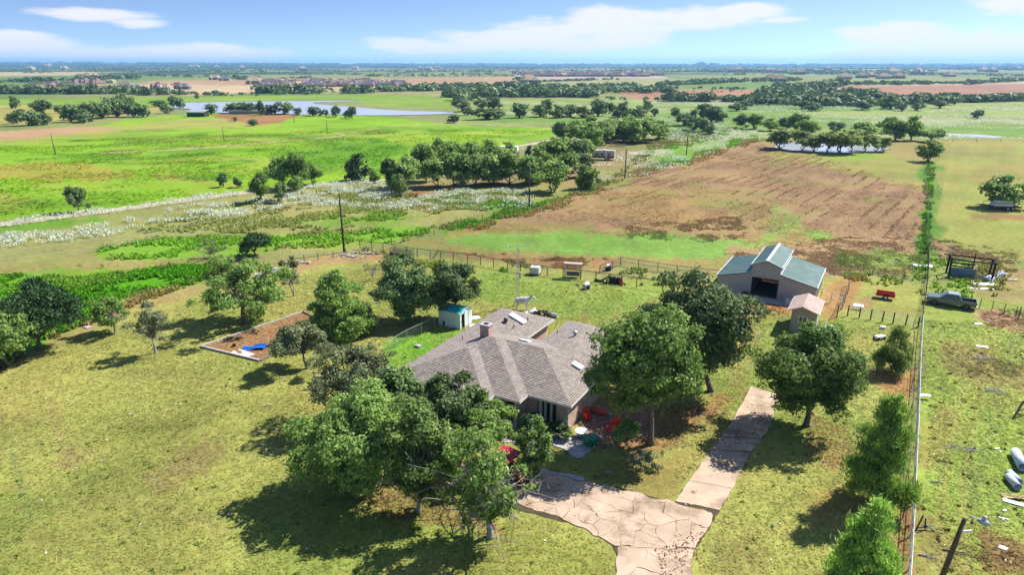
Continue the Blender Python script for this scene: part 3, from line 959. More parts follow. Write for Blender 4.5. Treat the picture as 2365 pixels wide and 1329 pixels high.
# the garden's own trees, near to far
hero('shade_tree', 'bright green bushy shade tree at the left end of the front row', (858, 1135), (660, 965, 890, 1165), 'round', L_bright, 38000, 92, .14, 11, .2, wy=.9)
hero('shade_tree', 'green shade tree with a thin straight trunk in the middle of the front row', (966, 1182), (870, 1085, 925, 1175), 'round', L_bright, 17000, 44, .13, 12, .13, bare=16, bk=bark_grey, wy=.7)
hero('shade_tree', 'half bare front tree with grey tangled limbs beside the cracked driveway', (1132, 1242), (990, 1225, 990, 1250), 'open', L_mid, 10500, 60, .125, 33, .22, bare=40, bk=bark_grey, wy=.8)
hero('shade_tree', 'bright leafy tree at the right end of the front row, hanging over the red tractor', (1236, 1115), (1192, 1280, 950, 1135), 'round', L_bright, 11000, 40, .125, 35, .13, bare=6, bk=bark_grey)
hero('shade_tree', 'leafy middle tree between the dark house tree and the half bare front tree', (1120, 1075), (1030, 1205, 915, 1030), 'round', L_mid, 15000, 44, .135, 135, .15, bare=14, bk=bark_grey)
hero('shade_tree', 'dark green tree against the front left corner of the brick house', (1040, 1040), (930, 1150, 862, 1010), 'round', L_dark, 24000, 54, .14, 14, .18)
hero('shade_tree', 'dark low tree left of the house eaves, between the grey oak and the front row', (900, 1010), (850, 985, 850, 960), 'dome', L_dark, 12000, 34, .14, 44, .15)
hero('shade_tree', 'grey olive oak with upright pale limbs at the left corner of the house', (808, 975), (700, 925, 775, 975), 'open', L_olive, 19000, 64, .13, 15, .2, bare=40, bk=bark_grey)
hero('shade_tree', 'tall glossy shade tree touching the right side of the brick house', (1502, 1027), (1360, 1634, 712, 955), 'round', L_mid, 40000, 92, .15, 16, .24, wy=.75)
hero('shade_tree', 'broad dark shade tree behind the house, left of the grey barn', (1640, 905), (1450, 1760, 632, 905), 'round', L_dark, 40000, 86, .17, 17, .26, wy=.8)
hero('shade_tree', 'round dark shade tree standing right of the upper driveway', (1862, 985), (1726, 2008, 752, 970), 'round', L_mid, 38000, 76, .15, 18, .24, wy=.85)
hero('shade_tree', 'spreading open crowned tree beyond the timber edged bed', (563, 748), (440, 676, 588, 748), 'open', L_mid, 20000, 62, .17, 19, .26, bare=24, fork=2.2)
hero('cypress_tree', 'bright green pyramidal tree at the far corner of the timber edged bed', (800, 772), (690, 872, 600, 790), 'cone', L_bright, 24000, 74, .17, 20, .2, bare=10, wy=.9)
hero('shade_tree', 'dark bushy tree left of the teal roofed shed', (942, 742), (862, 1015, 588, 745), 'round', L_dark, 24000, 60, .17, 21, .26)
hero('shade_tree', 'dark leaning tree rising behind the teal roofed shed', (1030, 738), (980, 1106, 600, 715), 'round', L_dark, 18000, 46, .16, 22, .22, bare=10, stems=2)
hero('fruit_tree', 'small olive tree on a thin leaning trunk right of the timber edged bed', (708, 853), (625, 760, 745, 838), 'dome', L_olive, 11000, 34, .13, 23, .1, fork=1.6)
hero('fruit_tree', 'thinly leaved small tree casting a shadow on the open lawn', (359, 816), (288, 392, 684, 790), 'open', L_olive, 3600, 34, .12, 24, .11, bare=30, bk=bark_grey, fork=1.6)
hero('fruit_tree', 'small green tree between the dark cedar and the thinly leaved tree', (266, 771), (204, 300, 682, 760), 'open', L_mid, 5200, 30, .14, 25, .1, bare=14, bk=bark_grey, fork=1.3)
hero('cedar_tree', 'broad black green cedar at the left edge of the lawn', (88, 808), (4, 172, 655, 810), 'dome', L_cedar, 26000, 70, .17, 26, .22, aspect=.35)
hero('shade_tree', 'bright green tree cut by the left edge of the photo, before the dark cedar', (20, 848), (-62, 72, 702, 830), 'round', L_bright, 15000, 44, .15, 27, .14)
hero('cedar_tree', 'small dark cedar on the weedy verge above the spreading tree', (588, 592), (553, 624, 538, 590), 'dome', L_cedar, 8000, 26, .18, 28, .12, aspect=.35)
hero('bare_tree', 'nearly leafless low tree on the weedy verge left of the small cedar', (490, 596), (444, 524, 545, 592), 'open', L_olive, 600, 18, .14, 29, .12, bare=22, bk=bark, fork=.5)
hero('sapling', 'slim tree with a double trunk right of the spreading tree', (678, 684), (640, 694, 588, 670), 'open', L_olive, 2600, 22, .15, 30, .09, bare=10, bk=bark_grey, stems=2)
hero('sapling', 'tiny bare sapling on the grass behind the dark bushy trees', (863, 648), (836, 888, 598, 640), 'open', L_olive, 160, 12, .12, 31, .07, bare=12, bk=bark_grey, fork=.8)
hero('pine_tree', 'small bushy pine beside the white rail fence below the pipe gate', (2071, 860), (2024, 2116, 750, 858), 'cone', L_mid, 11000, 50, .15, 36, .14, aspect=.2, fork=.6)
hero('pine_tree', 'tall bright pine leaning over the white rail fence, uppermost of the two by the fence', (2040, 1165), (1974, 2126, 893, 1165), 'cone', L_pine, 26000, 92, .19, 37, .18, aspect=.18, fork=.8)
hero('pine_tree', 'bright feathery pine at the bottom edge of the photo beside the white rail fence', (2014, 1400), (1932, 2092, 1142, 1400), 'cone', L_pine, 20000, 76, .18, 38, .18, aspect=.18, fork=.8)
hero('shrub', 'green shrub at the foot of the glossy tree beside the red chairs', (1450, 1030), (1416, 1478, 968, 1028), 'dome', L_mid, 3600, 16, .11, 39, .05, cat='shrub')
hero('shrub', 'dark rounded shrub under the front windows of the house', (1228, 1000), (1196, 1258, 952, 1000), 'dome', L_cedar, 5200, 18, .11, 40, .05, cat='shrub')
hero('shrub', 'dark shrub with a pale green tip at the front corner of the house', (1290, 1012), (1268, 1310, 976, 1012), 'dome', L_cedar, 3200, 14, .10, 41, .05, cat='shrub')
hero('shrub', 'low yellow green shrub at the corner of the dirt bed before the house', (1305, 1018), (1294, 1320, 992, 1016), 'dome', L_willow, 1200, 10, .10, 42, .04, cat='shrub')
hero('shrub', 'twiggy grey shrub in the shade at the edge of the front lawn', (1460, 1080), (1425, 1545, 1035, 1085), 'open', L_olive, 1500, 16, .1, 43, .04, bare=20, bk=bark_grey, cat='shrub')


# trees farther off: a few kinds, copied
def proto(kind, lm, n, nl, size, seed, bk=bark, stems=1, crown_z=(.10, 1.0), aspect=.6, fork=.3, bare=0, name='tree'):
    rg = np.random.default_rng(seed)
    Hh = (crown_z[1] - crown_z[0]) / 2
    cc_, rr = lobes(kind, nl, rg, .5, Hh)
    cen = cc_ + np.array([0, 0, crown_z[0] + Hh])
    V_, Q_, C_ = leaves(cen, rr, n, size, rg, aspect=aspect, twig=4)
    V_[:, 2] = np.maximum(V_[:, 2], .01)
    root = empty(name, (0, 0, -500))
    cr = link('crown', np_mesh('crown', V_, Q_, lm, False, C_), root)
    tk = limb_mesh((0, 0, 0), cen, .035, fork, rg, min(nl, 9), bare, stems).build('trunk', bk, root)
    return root, [cr, tk]


PT = {
    'oak': [proto('round', L_mid, 2600, 26, .05, 101), proto('round', L_dark, 2600, 24, .05, 102), proto('round', L_mid, 2600, 30, .05, 103, stems=2)],
    'mesquite': [proto('round', L_bright, 3600, 30, .052, 104, stems=3, crown_z=(.04, 1)), proto('round', L_mid, 3600, 30, .05, 105, stems=3, crown_z=(.06, 1)), proto('dome', L_bright, 3600, 28, .05, 106, stems=3, crown_z=(.05, 1))],
    'cedar': [proto('cone', L_cedar, 2200, 34, .05, 107, crown_z=(.04, 1), fork=.1)],
    'willow': [proto('dome', L_willow, 2400, 26, .05, 108, stems=4, crown_z=(.13, 1), bare=4), proto('round', L_willow, 2400, 22, .05, 109, stems=3, crown_z=(.13, 1), bare=4)],
    'bush': [proto('round', L_far, 900, 16, .075, 110, crown_z=(.02, 1), fork=.1), proto('round', L_far, 900, 14, .075, 111, crown_z=(.02, 1), fork=.1), proto('round', L_dark, 900, 14, .075, 112, crown_z=(.05, 1), fork=.1)],
}
used_p = set()


def far_tree(kind, px, py, wpx, hpx, label, group, name='tree', cat='tree', k=None):
    x, y = G(px, py)
    _, _, c_ = Pj(x, y, 0)
    W = wpx * c_ / F * (1.2 if kind in ('mesquite', 'willow') else 1.0)
    Hm = hpx * c_ / F / math.cos(math.atan2(H, y)) * (1.18 if kind in ('bush', 'oak') else 1.08)
    lst = PT[kind]
    i = random.randrange(len(lst)) if k is None else k % len(lst)
    root, kids = lst[i]
    key = (kind, i)
    if key in used_p:
        o = root.copy(); COL.objects.link(o)
        for ch in kids:
            if c_ > 900 and ch.name.startswith('trunk'): continue
            d = ch.copy(); COL.objects.link(d); d.parent = o
    else:
        used_p.add(key); o = root
    o.name = name
    o.location = (x, y, float(hill(np.array([x]), np.array([y]))[0]))
    o.rotation_euler = (0, 0, random.uniform(0, 6.28))
    o.scale = (W, W * random.uniform(.85, 1.15), Hm)
    o['label'] = label; o['category'] = cat
    if group: o['group'] = group
    elif 'group' in o: del o['group']
    return o


_o = ['', 'first', 'second', 'third', 'fourth', 'fifth', 'sixth', 'seventh', 'eighth', 'ninth']
ORD = ['leftmost'] + _o[2:] + ['tenth', 'eleventh', 'twelfth', 'thirteenth', 'fourteenth', 'fifteenth', 'sixteenth', 'seventeenth', 'eighteenth', 'nineteenth', 'twentieth'] + ['twenty ' + q for q in _o[1:]] + ['thirtieth'] + ['thirty ' + q for q in _o[1:]]


def cluster(kinds, pts, desc, where, name='tree', cat='tree'):
    """pts: (x, yfoot, w, h) in the photograph; labelled from left to right"""
    pts = sorted(pts)
    for i, p in enumerate(pts):
        kd = kinds[(i * 7 + len(pts)) % len(kinds)] if len(p) < 5 else p[4]
        if len(pts) == 1: lb = '%s %s' % (desc, where)
        elif i == 0: lb = '%s, leftmost %s' % (desc, where)
        elif i == len(pts) - 1: lb = '%s, rightmost %s' % (desc, where)
        else: lb = '%s, %s from the left %s' % (desc, ORD[i], where)
        g = '%ss %s' % (cat, where) if len(pts) > 1 else None
        far_tree(kd, p[0], p[1], p[2], p[3], lb, g, name, cat)


cluster(['oak'], [(184, 490, 48, 50)], 'small dark tree', 'alone in the bright field above the gravel road')
cluster(['oak'], [(604, 468, 44, 60)], 'round topped small tree', 'on the near side of the gravel road')
cluster(['oak'], [(648, 468, 30, 38), (684, 448, 36, 36)], 'low shrubby tree', 'at the gravel road below the dark trio')
cluster(['oak'], [(652, 436, 60, 64), (690, 438, 56, 72), (722, 426, 38, 44)], 'dark tree', 'of the trio above the gravel road', )
cluster(['bush'], [(517, 432, 20, 26), (549, 433, 18, 18)], 'tiny dark sapling', 'in the bright field left of the dark trio', 'sapling', 'sapling')
cluster(['oak', 'cedar'], [(828, 416, 62, 58), (812, 418, 34, 40)], 'dark tree', 'standing between the trio and the long grove')
cluster(['oak'], [(864, 428, 26, 32)], 'stubby tree', 'by the road just left of the long grove')
cluster(['oak', 'oak', 'mesquite'], [(905, 440, 44, 62), (934, 438, 56, 66), (918, 454, 44, 42)], 'dark green tree', 'at the left tip of the long grove')
far_tree('cedar', 938, 408, 32, 48, 'pointed dark cedar rising at the left tip of the long grove', None, 'cedar_tree')
cluster(['mesquite', 'oak', 'mesquite'], [(985, 418, 60, 78), (1010, 405, 60, 72), (1040, 400, 56, 66), (1085, 395, 60, 60), (1128, 392, 58, 56), (1168, 394, 52, 54)], 'green mesquite tree', 'in the back row of the long grove')
cluster(['mesquite'], [(1012, 432, 64, 56), (1052, 430, 66, 70), (1096, 428, 62, 64), (1138, 426, 70, 72), (1178, 425, 64, 66), (1214, 428, 50, 60)], 'rounded green mesquite tree', 'in the front row of the long grove')
cluster(['mesquite', 'oak'], [(1280, 444, 76, 62), (1254, 420, 54, 56), (1230, 425, 54, 58), (1312, 410, 60, 52), (1330, 395, 76, 60), (1290, 392, 80, 66), (1260, 380, 60, 44), (1352, 408, 48, 44), (1300, 370, 70, 40), (1345, 372, 56, 46)], 'rounded green tree', 'in the clump left of the camper')
cluster(['mesquite'], [(1354, 438, 42, 48)], 'small round tree', 'standing apart beside the pasture corner, right of the grove')
far_tree('cedar', 1222, 378, 26, 40, 'dark pointed cedar poking up behind the middle of the grove', None, 'cedar_tree')
cluster(['mesquite', 'mesquite', 'oak'], [(1292, 332, 44, 42), (1320, 330, 52, 46), (1350, 338, 56, 48), (1378, 326, 50, 40), (1395, 332, 50, 44), (1420, 322, 50, 40), (1440, 328, 52, 42), (1465, 330, 50, 46), (1490, 328, 56, 46), (1518, 322, 48, 40), (1368, 312, 50, 34), (1410, 308, 46, 28), (1450, 310, 56, 32), (1494, 306, 52, 28)], 'yellow green tree', 'in the far grove behind the camper')
far_tree('oak', 1370, 352, 40, 50, 'dark tree at the left front of the far grove, above the camper', None)
# round the pond
far_tree('willow', 1801, 344, 64, 46, 'olive willow standing alone at the left end of the pond', None, 'willow_tree')
cluster(['willow'], [(1852, 348, 44, 40), (1880, 350, 48, 36), (1910, 352, 46, 38), (1940, 354, 64, 52), (1966, 352, 46, 46)], 'olive willow', 'of the dense clump along the front of the pond', 'willow_tree', 'willow')
cluster(['willow'], [(1998, 350, 40, 34), (2022, 350, 42, 34), (2040, 351, 28, 30)], 'olive willow', 'at the right end of the pond', 'willow_tree', 'willow')
cluster(['oak'], [(1712, 297, 34, 28), (1742, 298, 34, 30), (1780, 302, 44, 24), (1812, 302, 44, 26), (1840, 308, 48, 40), (1862, 316, 44, 34)], 'dark tree', 'in the line behind and left of the pond')
cluster(['oak', 'mesquite'], [(1932, 308, 40, 22), (1994, 324, 52, 38), (2052, 308, 42, 32), (2068, 324, 46, 42), (2104, 324, 44, 46), (2150, 328, 46, 28)], 'grey green tree', 'in the line behind and right of the pond')
far_tree('oak', 2138, 374, 50, 42, 'round dark tree at the head of the weedy fence line', None)
far_tree('oak', 2316, 478, 100, 60, 'spreading grey green tree over the parked flatbed trailer', None, k=2)
far_tree('bush', 2258, 274, 22, 16, 'single round bush in the flowery flats far right', None, 'shrub', 'shrub')
cluster(['bush'], [(1582, 290, 40, 22), (1604, 302, 38, 24), (1620, 308, 34, 28), (1640, 284, 44, 34), (1638, 312, 24, 20), (1600, 275, 20, 18), (1626, 275, 34, 30), (1655, 284, 30, 26)], 'dark shrubby tree', 'scattered on the white flats left of the pond')
cluster(['bush'], [(1700, 256, 30, 16), (1722, 252, 34, 18), (1850, 252, 38, 16), (1880, 256, 34, 16), (1990, 254, 34, 16), (2055, 252, 40, 26), (2082, 256, 26, 16), (2120, 256, 22, 14), (2168, 250, 26, 14), (1940, 240, 60, 22), (2110, 240, 44, 22), (2030, 238, 40, 20)], 'round dark bush', 'before the long tree belt at right', 'shrub', 'shrub')
# by the lake
cluster(['bush'], [(30, 286, 26, 18), (64, 290, 50, 28), (86, 290, 20, 14), (108, 288, 26, 22), (98, 262, 44, 24), (134, 262, 20, 16), (162, 282, 44, 34), (182, 276, 40, 26), (196, 284, 30, 20), (214, 280, 44, 34), (236, 274, 44, 28), (250, 266, 40, 32), (270, 270, 48, 34), (290, 262, 44, 36), (308, 270, 40, 30), (330, 270, 34, 24), (36, 250, 22, 22), (50, 264, 14, 10)], 'dark field tree', 'in the thicket left of the lake')
cluster(['bush'], [(384, 262, 30, 18), (402, 248, 22, 22), (416, 250, 26, 20), (370, 246, 40, 12), (486, 264, 34, 20), (540, 262, 50, 20), (572, 262, 48, 20), (604, 266, 20, 26), (626, 264, 30, 18), (654, 264, 46, 22), (690, 266, 20, 14), (722, 268, 30, 18), (741, 268, 12, 12), (752, 268, 12, 12), (776, 270, 26, 20), (802, 272, 14, 12), (814, 274, 20, 22), (456, 228, 10, 10)], 'dark waterside tree', 'along the near shore of the lake')
cluster(['bush'], [(586, 290, 26, 12), (545, 280, 12, 8), (1048, 284, 34, 16), (1120, 276, 60, 20), (1152, 274, 30, 18), (1066, 258, 40, 24), (1060, 232, 50, 22), (1112, 254, 30, 20), (1140, 252, 44, 24), (1080, 266, 24, 16), (1198, 272, 44, 28), (1248, 270, 40, 24), (1262, 258, 34, 24), (1290, 272, 40, 24), (1316, 270, 44, 22), (1346, 272, 40, 22), (1382, 268, 44, 32), (1406, 262, 26, 20), (1438, 270, 30, 28), (1424, 272, 26, 16), (1470, 272, 44, 20), (1492, 262, 28, 26), (1512, 268, 20, 14), (1560, 270, 28, 18)], 'dark bushy tree', 'scattered right of the lake')

# belts of wood that read as one mass
def belt(name, label, spec, seed, lm=L_far, ntri=34):
    """spec: (x0,y0,x1,y1,height px,count[,spread px])"""
    rg = np.random.default_rng(seed)
    cs, rs = [], []
    for (x0, y0, x1, y1, hp, n, *sp_) in spec:
        sp_ = sp_[0] if sp_ else 1.5
        for i in range(n):
            t = rg.random(); x = x0 + (x1 - x0) * t; y = y0 + (y1 - y0) * t + rg.uniform(-sp_, sp_)
            X, Y = G(x, max(y, 151.2)); dd_ = math.hypot(X, Y)
            z = float(hill(np.array([X]), np.array([Y]))[0])
            c_ = Pj(X, Y, z)[2]; h_ = hp * c_ / F * (.5 + .7 * rg.random())
            cs.append((X, Y, z + h_ * .42)); rs.append((h_ * (.7 + .5 * rg.random()), h_ * .6))
    cs = np.array(cs); rs = np.array(rs); n = len(cs)
    k = np.repeat(np.arange(n), ntri); m_ = len(k)
    d = unit(rg.normal(size=(m_, 3))); d[:, 2] = np.abs(d[:, 2]) - .25 * rg.random(m_)
    rad = np.stack([rs[k, 0], rs[k, 0], rs[k, 1]], 1)
    p = cs[k] + d * rad * (.8 + .3 * rg.random((m_, 1)))
    nr = unit(d + rg.normal(size=(m_, 3)) * .45); t = unit(np.cross(nr, rg.normal(size=(m_, 3)))); b_ = np.cross(nr, t)
    s_ = rs[k, 1][:, None] * (.38 + .3 * rg.random((m_, 1)))
    V_ = np.stack([p - t * s_, p + b_ * s_ * .8, p + t * s_, p - b_ * s_ * .8], 1).reshape(-1, 3)
    tn = np.clip(.5 * rg.random(n)[k] + .5 * rg.random(m_), 0, 1)
    C_ = np.repeat(np.stack([tn, tn, tn, np.ones(m_)], 1), 4, axis=0)
    o = link(name, np_mesh(name, V_, np.arange(m_ * 4).reshape(-1, 4), lm, False, C_))
    return tag(o, label, None, None, 'stuff')


belt('tree_belt', 'dark tree belt before the large brown roofed houses at left', [(-200, 214, 0, 214, 16, 40), (0, 216, 250, 216, 17, 110), (250, 214, 345, 219, 14, 40), (355, 218, 392, 219, 12, 14), (400, 218, 424, 219, 12, 8), (430, 219, 600, 220, 7, 30, 3), (596, 214, 734, 214, 15, 70, 2), (598, 217, 740, 218, 8, 30)], 201)
belt('tree_belt', 'green tree belt behind the lake and its far pasture', [(798, 215, 860, 215, 14, 26), (868, 211, 1000, 209, 13, 70), (1000, 208, 1240, 203, 13, 120), (1240, 203, 1480, 199, 8, 60), (1030, 224, 1100, 222, 16, 34, 2), (1090, 222, 1300, 222, 18, 110, 3), (1290, 222, 1370, 224, 16, 44, 2), (1370, 214, 1560, 212, 12, 70, 3), (640, 206, 860, 214, 5, 20, 4), (1100, 232, 1060, 236, 16, 10)], 202)
belt('tree_belt', 'long dark tree belt crossing the right side before the red brown fields', [(1545, 234, 1640, 234, 17, 60), (1660, 234, 1760, 236, 14, 40), (1740, 238, 1960, 242, 18, 150, 5), (1760, 226, 2020, 228, 18, 120, 4), (1960, 242, 2200, 236, 16, 110, 6), (1760, 222, 1860, 212, 16, 60, 3), (1840, 212, 1950, 198, 14, 80, 2), (2200, 236, 2365, 232, 14, 90, 2), (2365, 232, 2700, 230, 14, 80, 3), (1400, 230, 1540, 232, 6, 14), (1490, 214, 1720, 212, 3, 20)], 203)
belt('tree_belt', 'far tree lines beyond the red brown fields', [(1520, 198, 1700, 190, 9, 110), (1700, 190, 1850, 186, 8, 50), (1940, 196, 2150, 195, 8, 90), (2150, 194, 2260, 193, 6, 30), (2230, 195, 2365, 186, 9, 70), (2365, 186, 2700, 180, 9, 70), (1560, 205, 1720, 207, 6, 16, 2), (1790, 200, 1850, 206, 10, 24, 2)], 204)
belt('tree_belt', 'far green tree lines behind the brown roofed houses at left', [(20, 190, 230, 186, 9, 80), (180, 184, 320, 183, 9, 50), (-100, 190, 15, 192, 9, 20), (340, 176, 600, 180, 5, 60, 1), (490, 180, 600, 186, 6, 40), (600, 186, 720, 180, 4, 40), (840, 176, 900, 176, 4, 20), (1230, 190, 1430, 184, 5, 60, .5), (1190, 188, 1250, 192, 9, 16)], 205)
sp = []
rg_ = np.random.default_rng(5)
for y0, n in ((176, 90), (172.5, 120), (169.5, 140), (166.5, 150), (163.5, 150), (161, 150), (158.5, 140), (156.5, 120)):
    for i in range(n // 8):
        x = rg_.uniform(-700, 3000); w_ = rg_.uniform(60, 420)
        if y0 > 168 and 640 < x < 1500 and rg_.random() < .8: continue
        sp.append((x, y0 + rg_.uniform(-1, 1), x + w_, y0 + rg_.uniform(-1, 1), 4.2 if y0 > 165 else 3.4, int(w_ / 4.5), .7))
belt('distant_woods', 'blue green wooded country stretching to the skyline', sp, 206, L_far, 14)
# skyline woods on the highest ground
sk = []
rg2 = np.random.default_rng(9)
def skyline(seed):
    rg = np.random.default_rng(seed); out = []
    cs, rs = [], []
    for i in range(1500):
        a = rg.uniform(-.75, .75); d = rg.uniform(9000, 13500)
        if vnoise(np.array([a * 30.]), np.array([d / 1800.]), 3)[0] < .35: continue
        X, Y = math.sin(a) * d, math.cos(a) * d
        z = float(hill(np.array([X]), np.array([Y]))[0]); h_ = rg.uniform(9, 20)
        cs.append((X, Y, z + h_ * .35)); rs.append((h_ * 2.2, h_ * .65))
    return np.array(cs), np.array(rs)


cs, rs = skyline(4)
n = len(cs); k = np.repeat(np.arange(n), 14); m_ = len(k)
rg = np.random.default_rng(44)
d = unit(rg.normal(size=(m_, 3))); d[:, 2] = np.abs(d[:, 2])
p = cs[k] + d * np.stack([rs[k, 0], rs[k, 0], rs[k, 1]], 1)
t = unit(rg.normal(size=(m_, 3)) * np.array([1, 1, .4])); b_ = np.array([0, 0, 1.0]) + rg.normal(size=(m_, 3)) * .3
s_ = rs[k, 1][:, None]
V_ = np.stack([p - t * s_, p + b_ * s_ * .6, p + t * s_, p - b_ * s_ * .6], 1).reshape(-1, 3)
tn = rg.random(m_)
o = link('skyline_woods', np_mesh('skyline_woods', V_, np.arange(m_ * 4).reshape(-1, 4), L_far, False, np.repeat(np.stack([tn, tn, tn, tn * 0 + 1], 1), 4, axis=0)))
tag(o, 'thin line of trees along the skyline', None, None, 'stuff')

# ------------------------------------------------------------------ brick house
A30 = R(-30)
U = Vector((math.cos(A30), math.sin(A30))); VV = Vector((-math.sin(A30), math.cos(A30)))


def brick_mat(name, c1, c2, mortar, bw=.22, rh=.075, coord='UV', jitter=.25):
    m, nt, b = mk(name)
    tc = node(nt, 'ShaderNodeTexCoord')
    br = node(nt, 'ShaderNodeTexBrick')
    br.inputs['Color1'].default_value = (*c1, 1); br.inputs['Color2'].default_value = (*c2, 1); br.inputs['Mortar'].default_value = (*mortar, 1)
    br.inputs['Scale'].default_value = 1.0; br.inputs['Brick Width'].default_value = bw; br.inputs['Row Height'].default_value = rh
    br.inputs['Mortar Size'].default_value = rh * .12; br.inputs['Bias'].default_value = 0.0
    nt.links.new(tc.outputs[coord], br.inputs['Vector'])
    n1 = node(nt, 'ShaderNodeTexNoise'); n1.inputs['Scale'].default_value = 1.3; n1.inputs['Detail'].default_value = 8; n1.inputs['Roughness'].default_value = .7
    nt.links.new(tc.outputs[coord], n1.inputs['Vector'])
    r1 = node(nt, 'ShaderNodeMapRange'); r1.inputs['From Min'].default_value = .3; r1.inputs['From Max'].default_value = .7
    r1.inputs['To Min'].default_value = 1 - jitter; r1.inputs['To Max'].default_value = 1 + jitter
    nt.links.new(n1.outputs[0], r1.inputs['Value'])
    sc_ = node(nt, 'ShaderNodeVectorMath', operation='SCALE'); nt.links.new(br.outputs['Color'], sc_.inputs[0]); nt.links.new(r1.outputs[0], sc_.inputs['Scale'])
    nt.links.new(sc_.outputs[0], b.inputs['Base Color'])
    bp = node(nt, 'ShaderNodeBump'); bp.inputs['Strength'].default_value = .6; bp.inputs['Distance'].default_value = .02; bp.invert = True
    nt.links.new(br.outputs['Fac'], bp.inputs['Height']); nt.links.new(bp.outputs[0], b.inputs['Normal'])
    b.inputs['Roughness'].default_value = .9; b.inputs['Specular IOR Level'].default_value = .15
    return m


M_brick = brick_mat('red_brick', (0.36, 0.19, 0.14), (0.60, 0.42, 0.34), (0.6, 0.54, 0.47))
M_shingle = brick_mat('roof_shingles', (0.215, 0.185, 0.165), (0.335, 0.29, 0.26), (0.13, 0.11, 0.10), .27, .15, jitter=.2)
M_fascia = pm('fascia_white', (0.62, 0.6, 0.56), .6, var=.08)
M_soffit = pm('soffit', (0.4, 0.37, 0.33), .7)
M_white = pm('white_paint', (0.74, 0.74, 0.72), .5, var=.06, dirt=(0.45, 0.42, 0.36), dirtamt=.25)
M_glass, gnt, gb = mk('window_glass')
gb.inputs['Base Color'].default_value = (0.02, 0.025, 0.03, 1); gb.inputs['Roughness'].default_value = .08; gb.inputs['Specular IOR Level'].default_value = .8
M_curtain = pm('curtain', (0.42, 0.42, 0.36), .9, scale=9, var=.25)
M_darkdoor = pm('dark_door', (0.035, 0.02, 0.014), .6)
M_black = pm('black_paint', (0.015, 0.015, 0.016), .5, var=.2)
M_dsteel = pm('dark_steel', (0.045, 0.04, 0.038), .55, .3, dirt=(0.10, 0.05, 0.03), dirtamt=.6)
M_galv = pm('galvanised', (0.5, 0.52, 0.54), .45, .5, var=.12, dirt=(0.35, 0.33, 0.30), dirtamt=.4)
M_conc = pm('concrete', CL(222, 194, 168, 1.7), .92, var=.2, scale=.6, bump=.3, bscale=30, dirt=CL(170, 146, 118, 2.0), dirtamt=.75)
M_conc2 = pm('grey_concrete', (0.34, 0.33, 0.32), .92, var=.14, scale=1.5, bump=.2, bscale=30)
M_wood = pm('old_wood', (0.17, 0.13, 0.095), .9, var=.25, scale=5)
M_greyw = pm('weathered_timber', (0.36, 0.33, 0.29), .9, var=.2, scale=5)
M_red = pm('red_paint', (0.42, 0.018, 0.012), .45, var=.12)
M_tire = pm('tyre_rubber', (0.018, 0.018, 0.018), .85)

Qx, Qy = G(1320, 937, 2.6)
# the house frame: local x along the facade (u), local y into depth (v), origin under the front right eave corner
house = empty('brick_house', (Qx, Qy, 0), A30, 'single storey brick house with a stepped brown shingle hip roof between the shade trees', 'house')
EZ, SL = 2.55, 0.37
RECTS = [(-15.3, 0.0, -.12, 9.75), (-15.3, -3.7, -1.45, 9.75), (-15.3, -5.95, -2.75, 9.75), (-15.3, -9.1, 2.0, 15.3), (-7.6, 0.0, 2.0, 15.6)]


def eds(rc, u, v):
    return (u - rc[0], rc[1] - u, v - rc[2], rc[3] - v)


def roof_h(u, v):
    return max(min(eds(rc, u, v)) for rc in RECTS)


def clip(poly, a, b_, c):
    """keep a*u+b*v+c >= 0"""
    out = []
    for i in range(len(poly)):
        p, q = poly[i], poly[(i + 1) % len(poly)]
        dp, dq = a * p[0] + b_ * p[1] + c, a * q[0] + b_ * q[1] + c
        if dp >= 0: out.append(p)
        if (dp > 0 and dq < 0) or (dp < 0 and dq > 0):
            t = dp / (dp - dq); out.append((p[0] + (q[0] - p[0]) * t, p[1] + (q[1] - p[1]) * t))
    return out


planes = {}
for rc in RECTS:
    for e in ((1, 0, -rc[0]), (-1, 0, rc[1]), (0, 1, -rc[2]), (0, -1, rc[3])):
        planes[e] = 1
planes = list(planes)
linesset = set()
for i in range(len(planes)):
    for j in range(i):
        a, b_, c = (planes[i][k] - planes[j][k] for k in range(3))
        if abs(a) + abs(b_) < 1e-6: continue
        linesset.add((round(a, 4), round(b_, 4), round(c, 4)))
us = sorted({r_[0] for r_ in RECTS} | {r_[1] for r_ in RECTS}); vs = sorted({r_[2] for r_ in RECTS} | {r_[3] for r_ in RECTS})
cells = []
for i in range(len(us) - 1):
    for j in range(len(vs) - 1):
        u_, v_ = (us[i] + us[i + 1]) / 2, (vs[j] + vs[j + 1]) / 2
        if roof_h(u_, v_) > 0: cells.append([(us[i], vs[j]), (us[i + 1], vs[j]), (us[i + 1], vs[j + 1]), (us[i], vs[j + 1])])
for (a, b_, c) in linesset:
    nc = []
    for p in cells:
        s_ = [a * q[0] + b_ * q[1] + c for q in p]
        if min(s_) < -1e-5 and max(s_) > 1e-5:
            for q in (clip(p, a, b_, c), clip(p, -a, -b_, -c)):
                if len(q) > 2: nc.append(q)
        else: nc.append(p)
    cells = nc
V_, F_, UVs = [], [], []
CW = .15
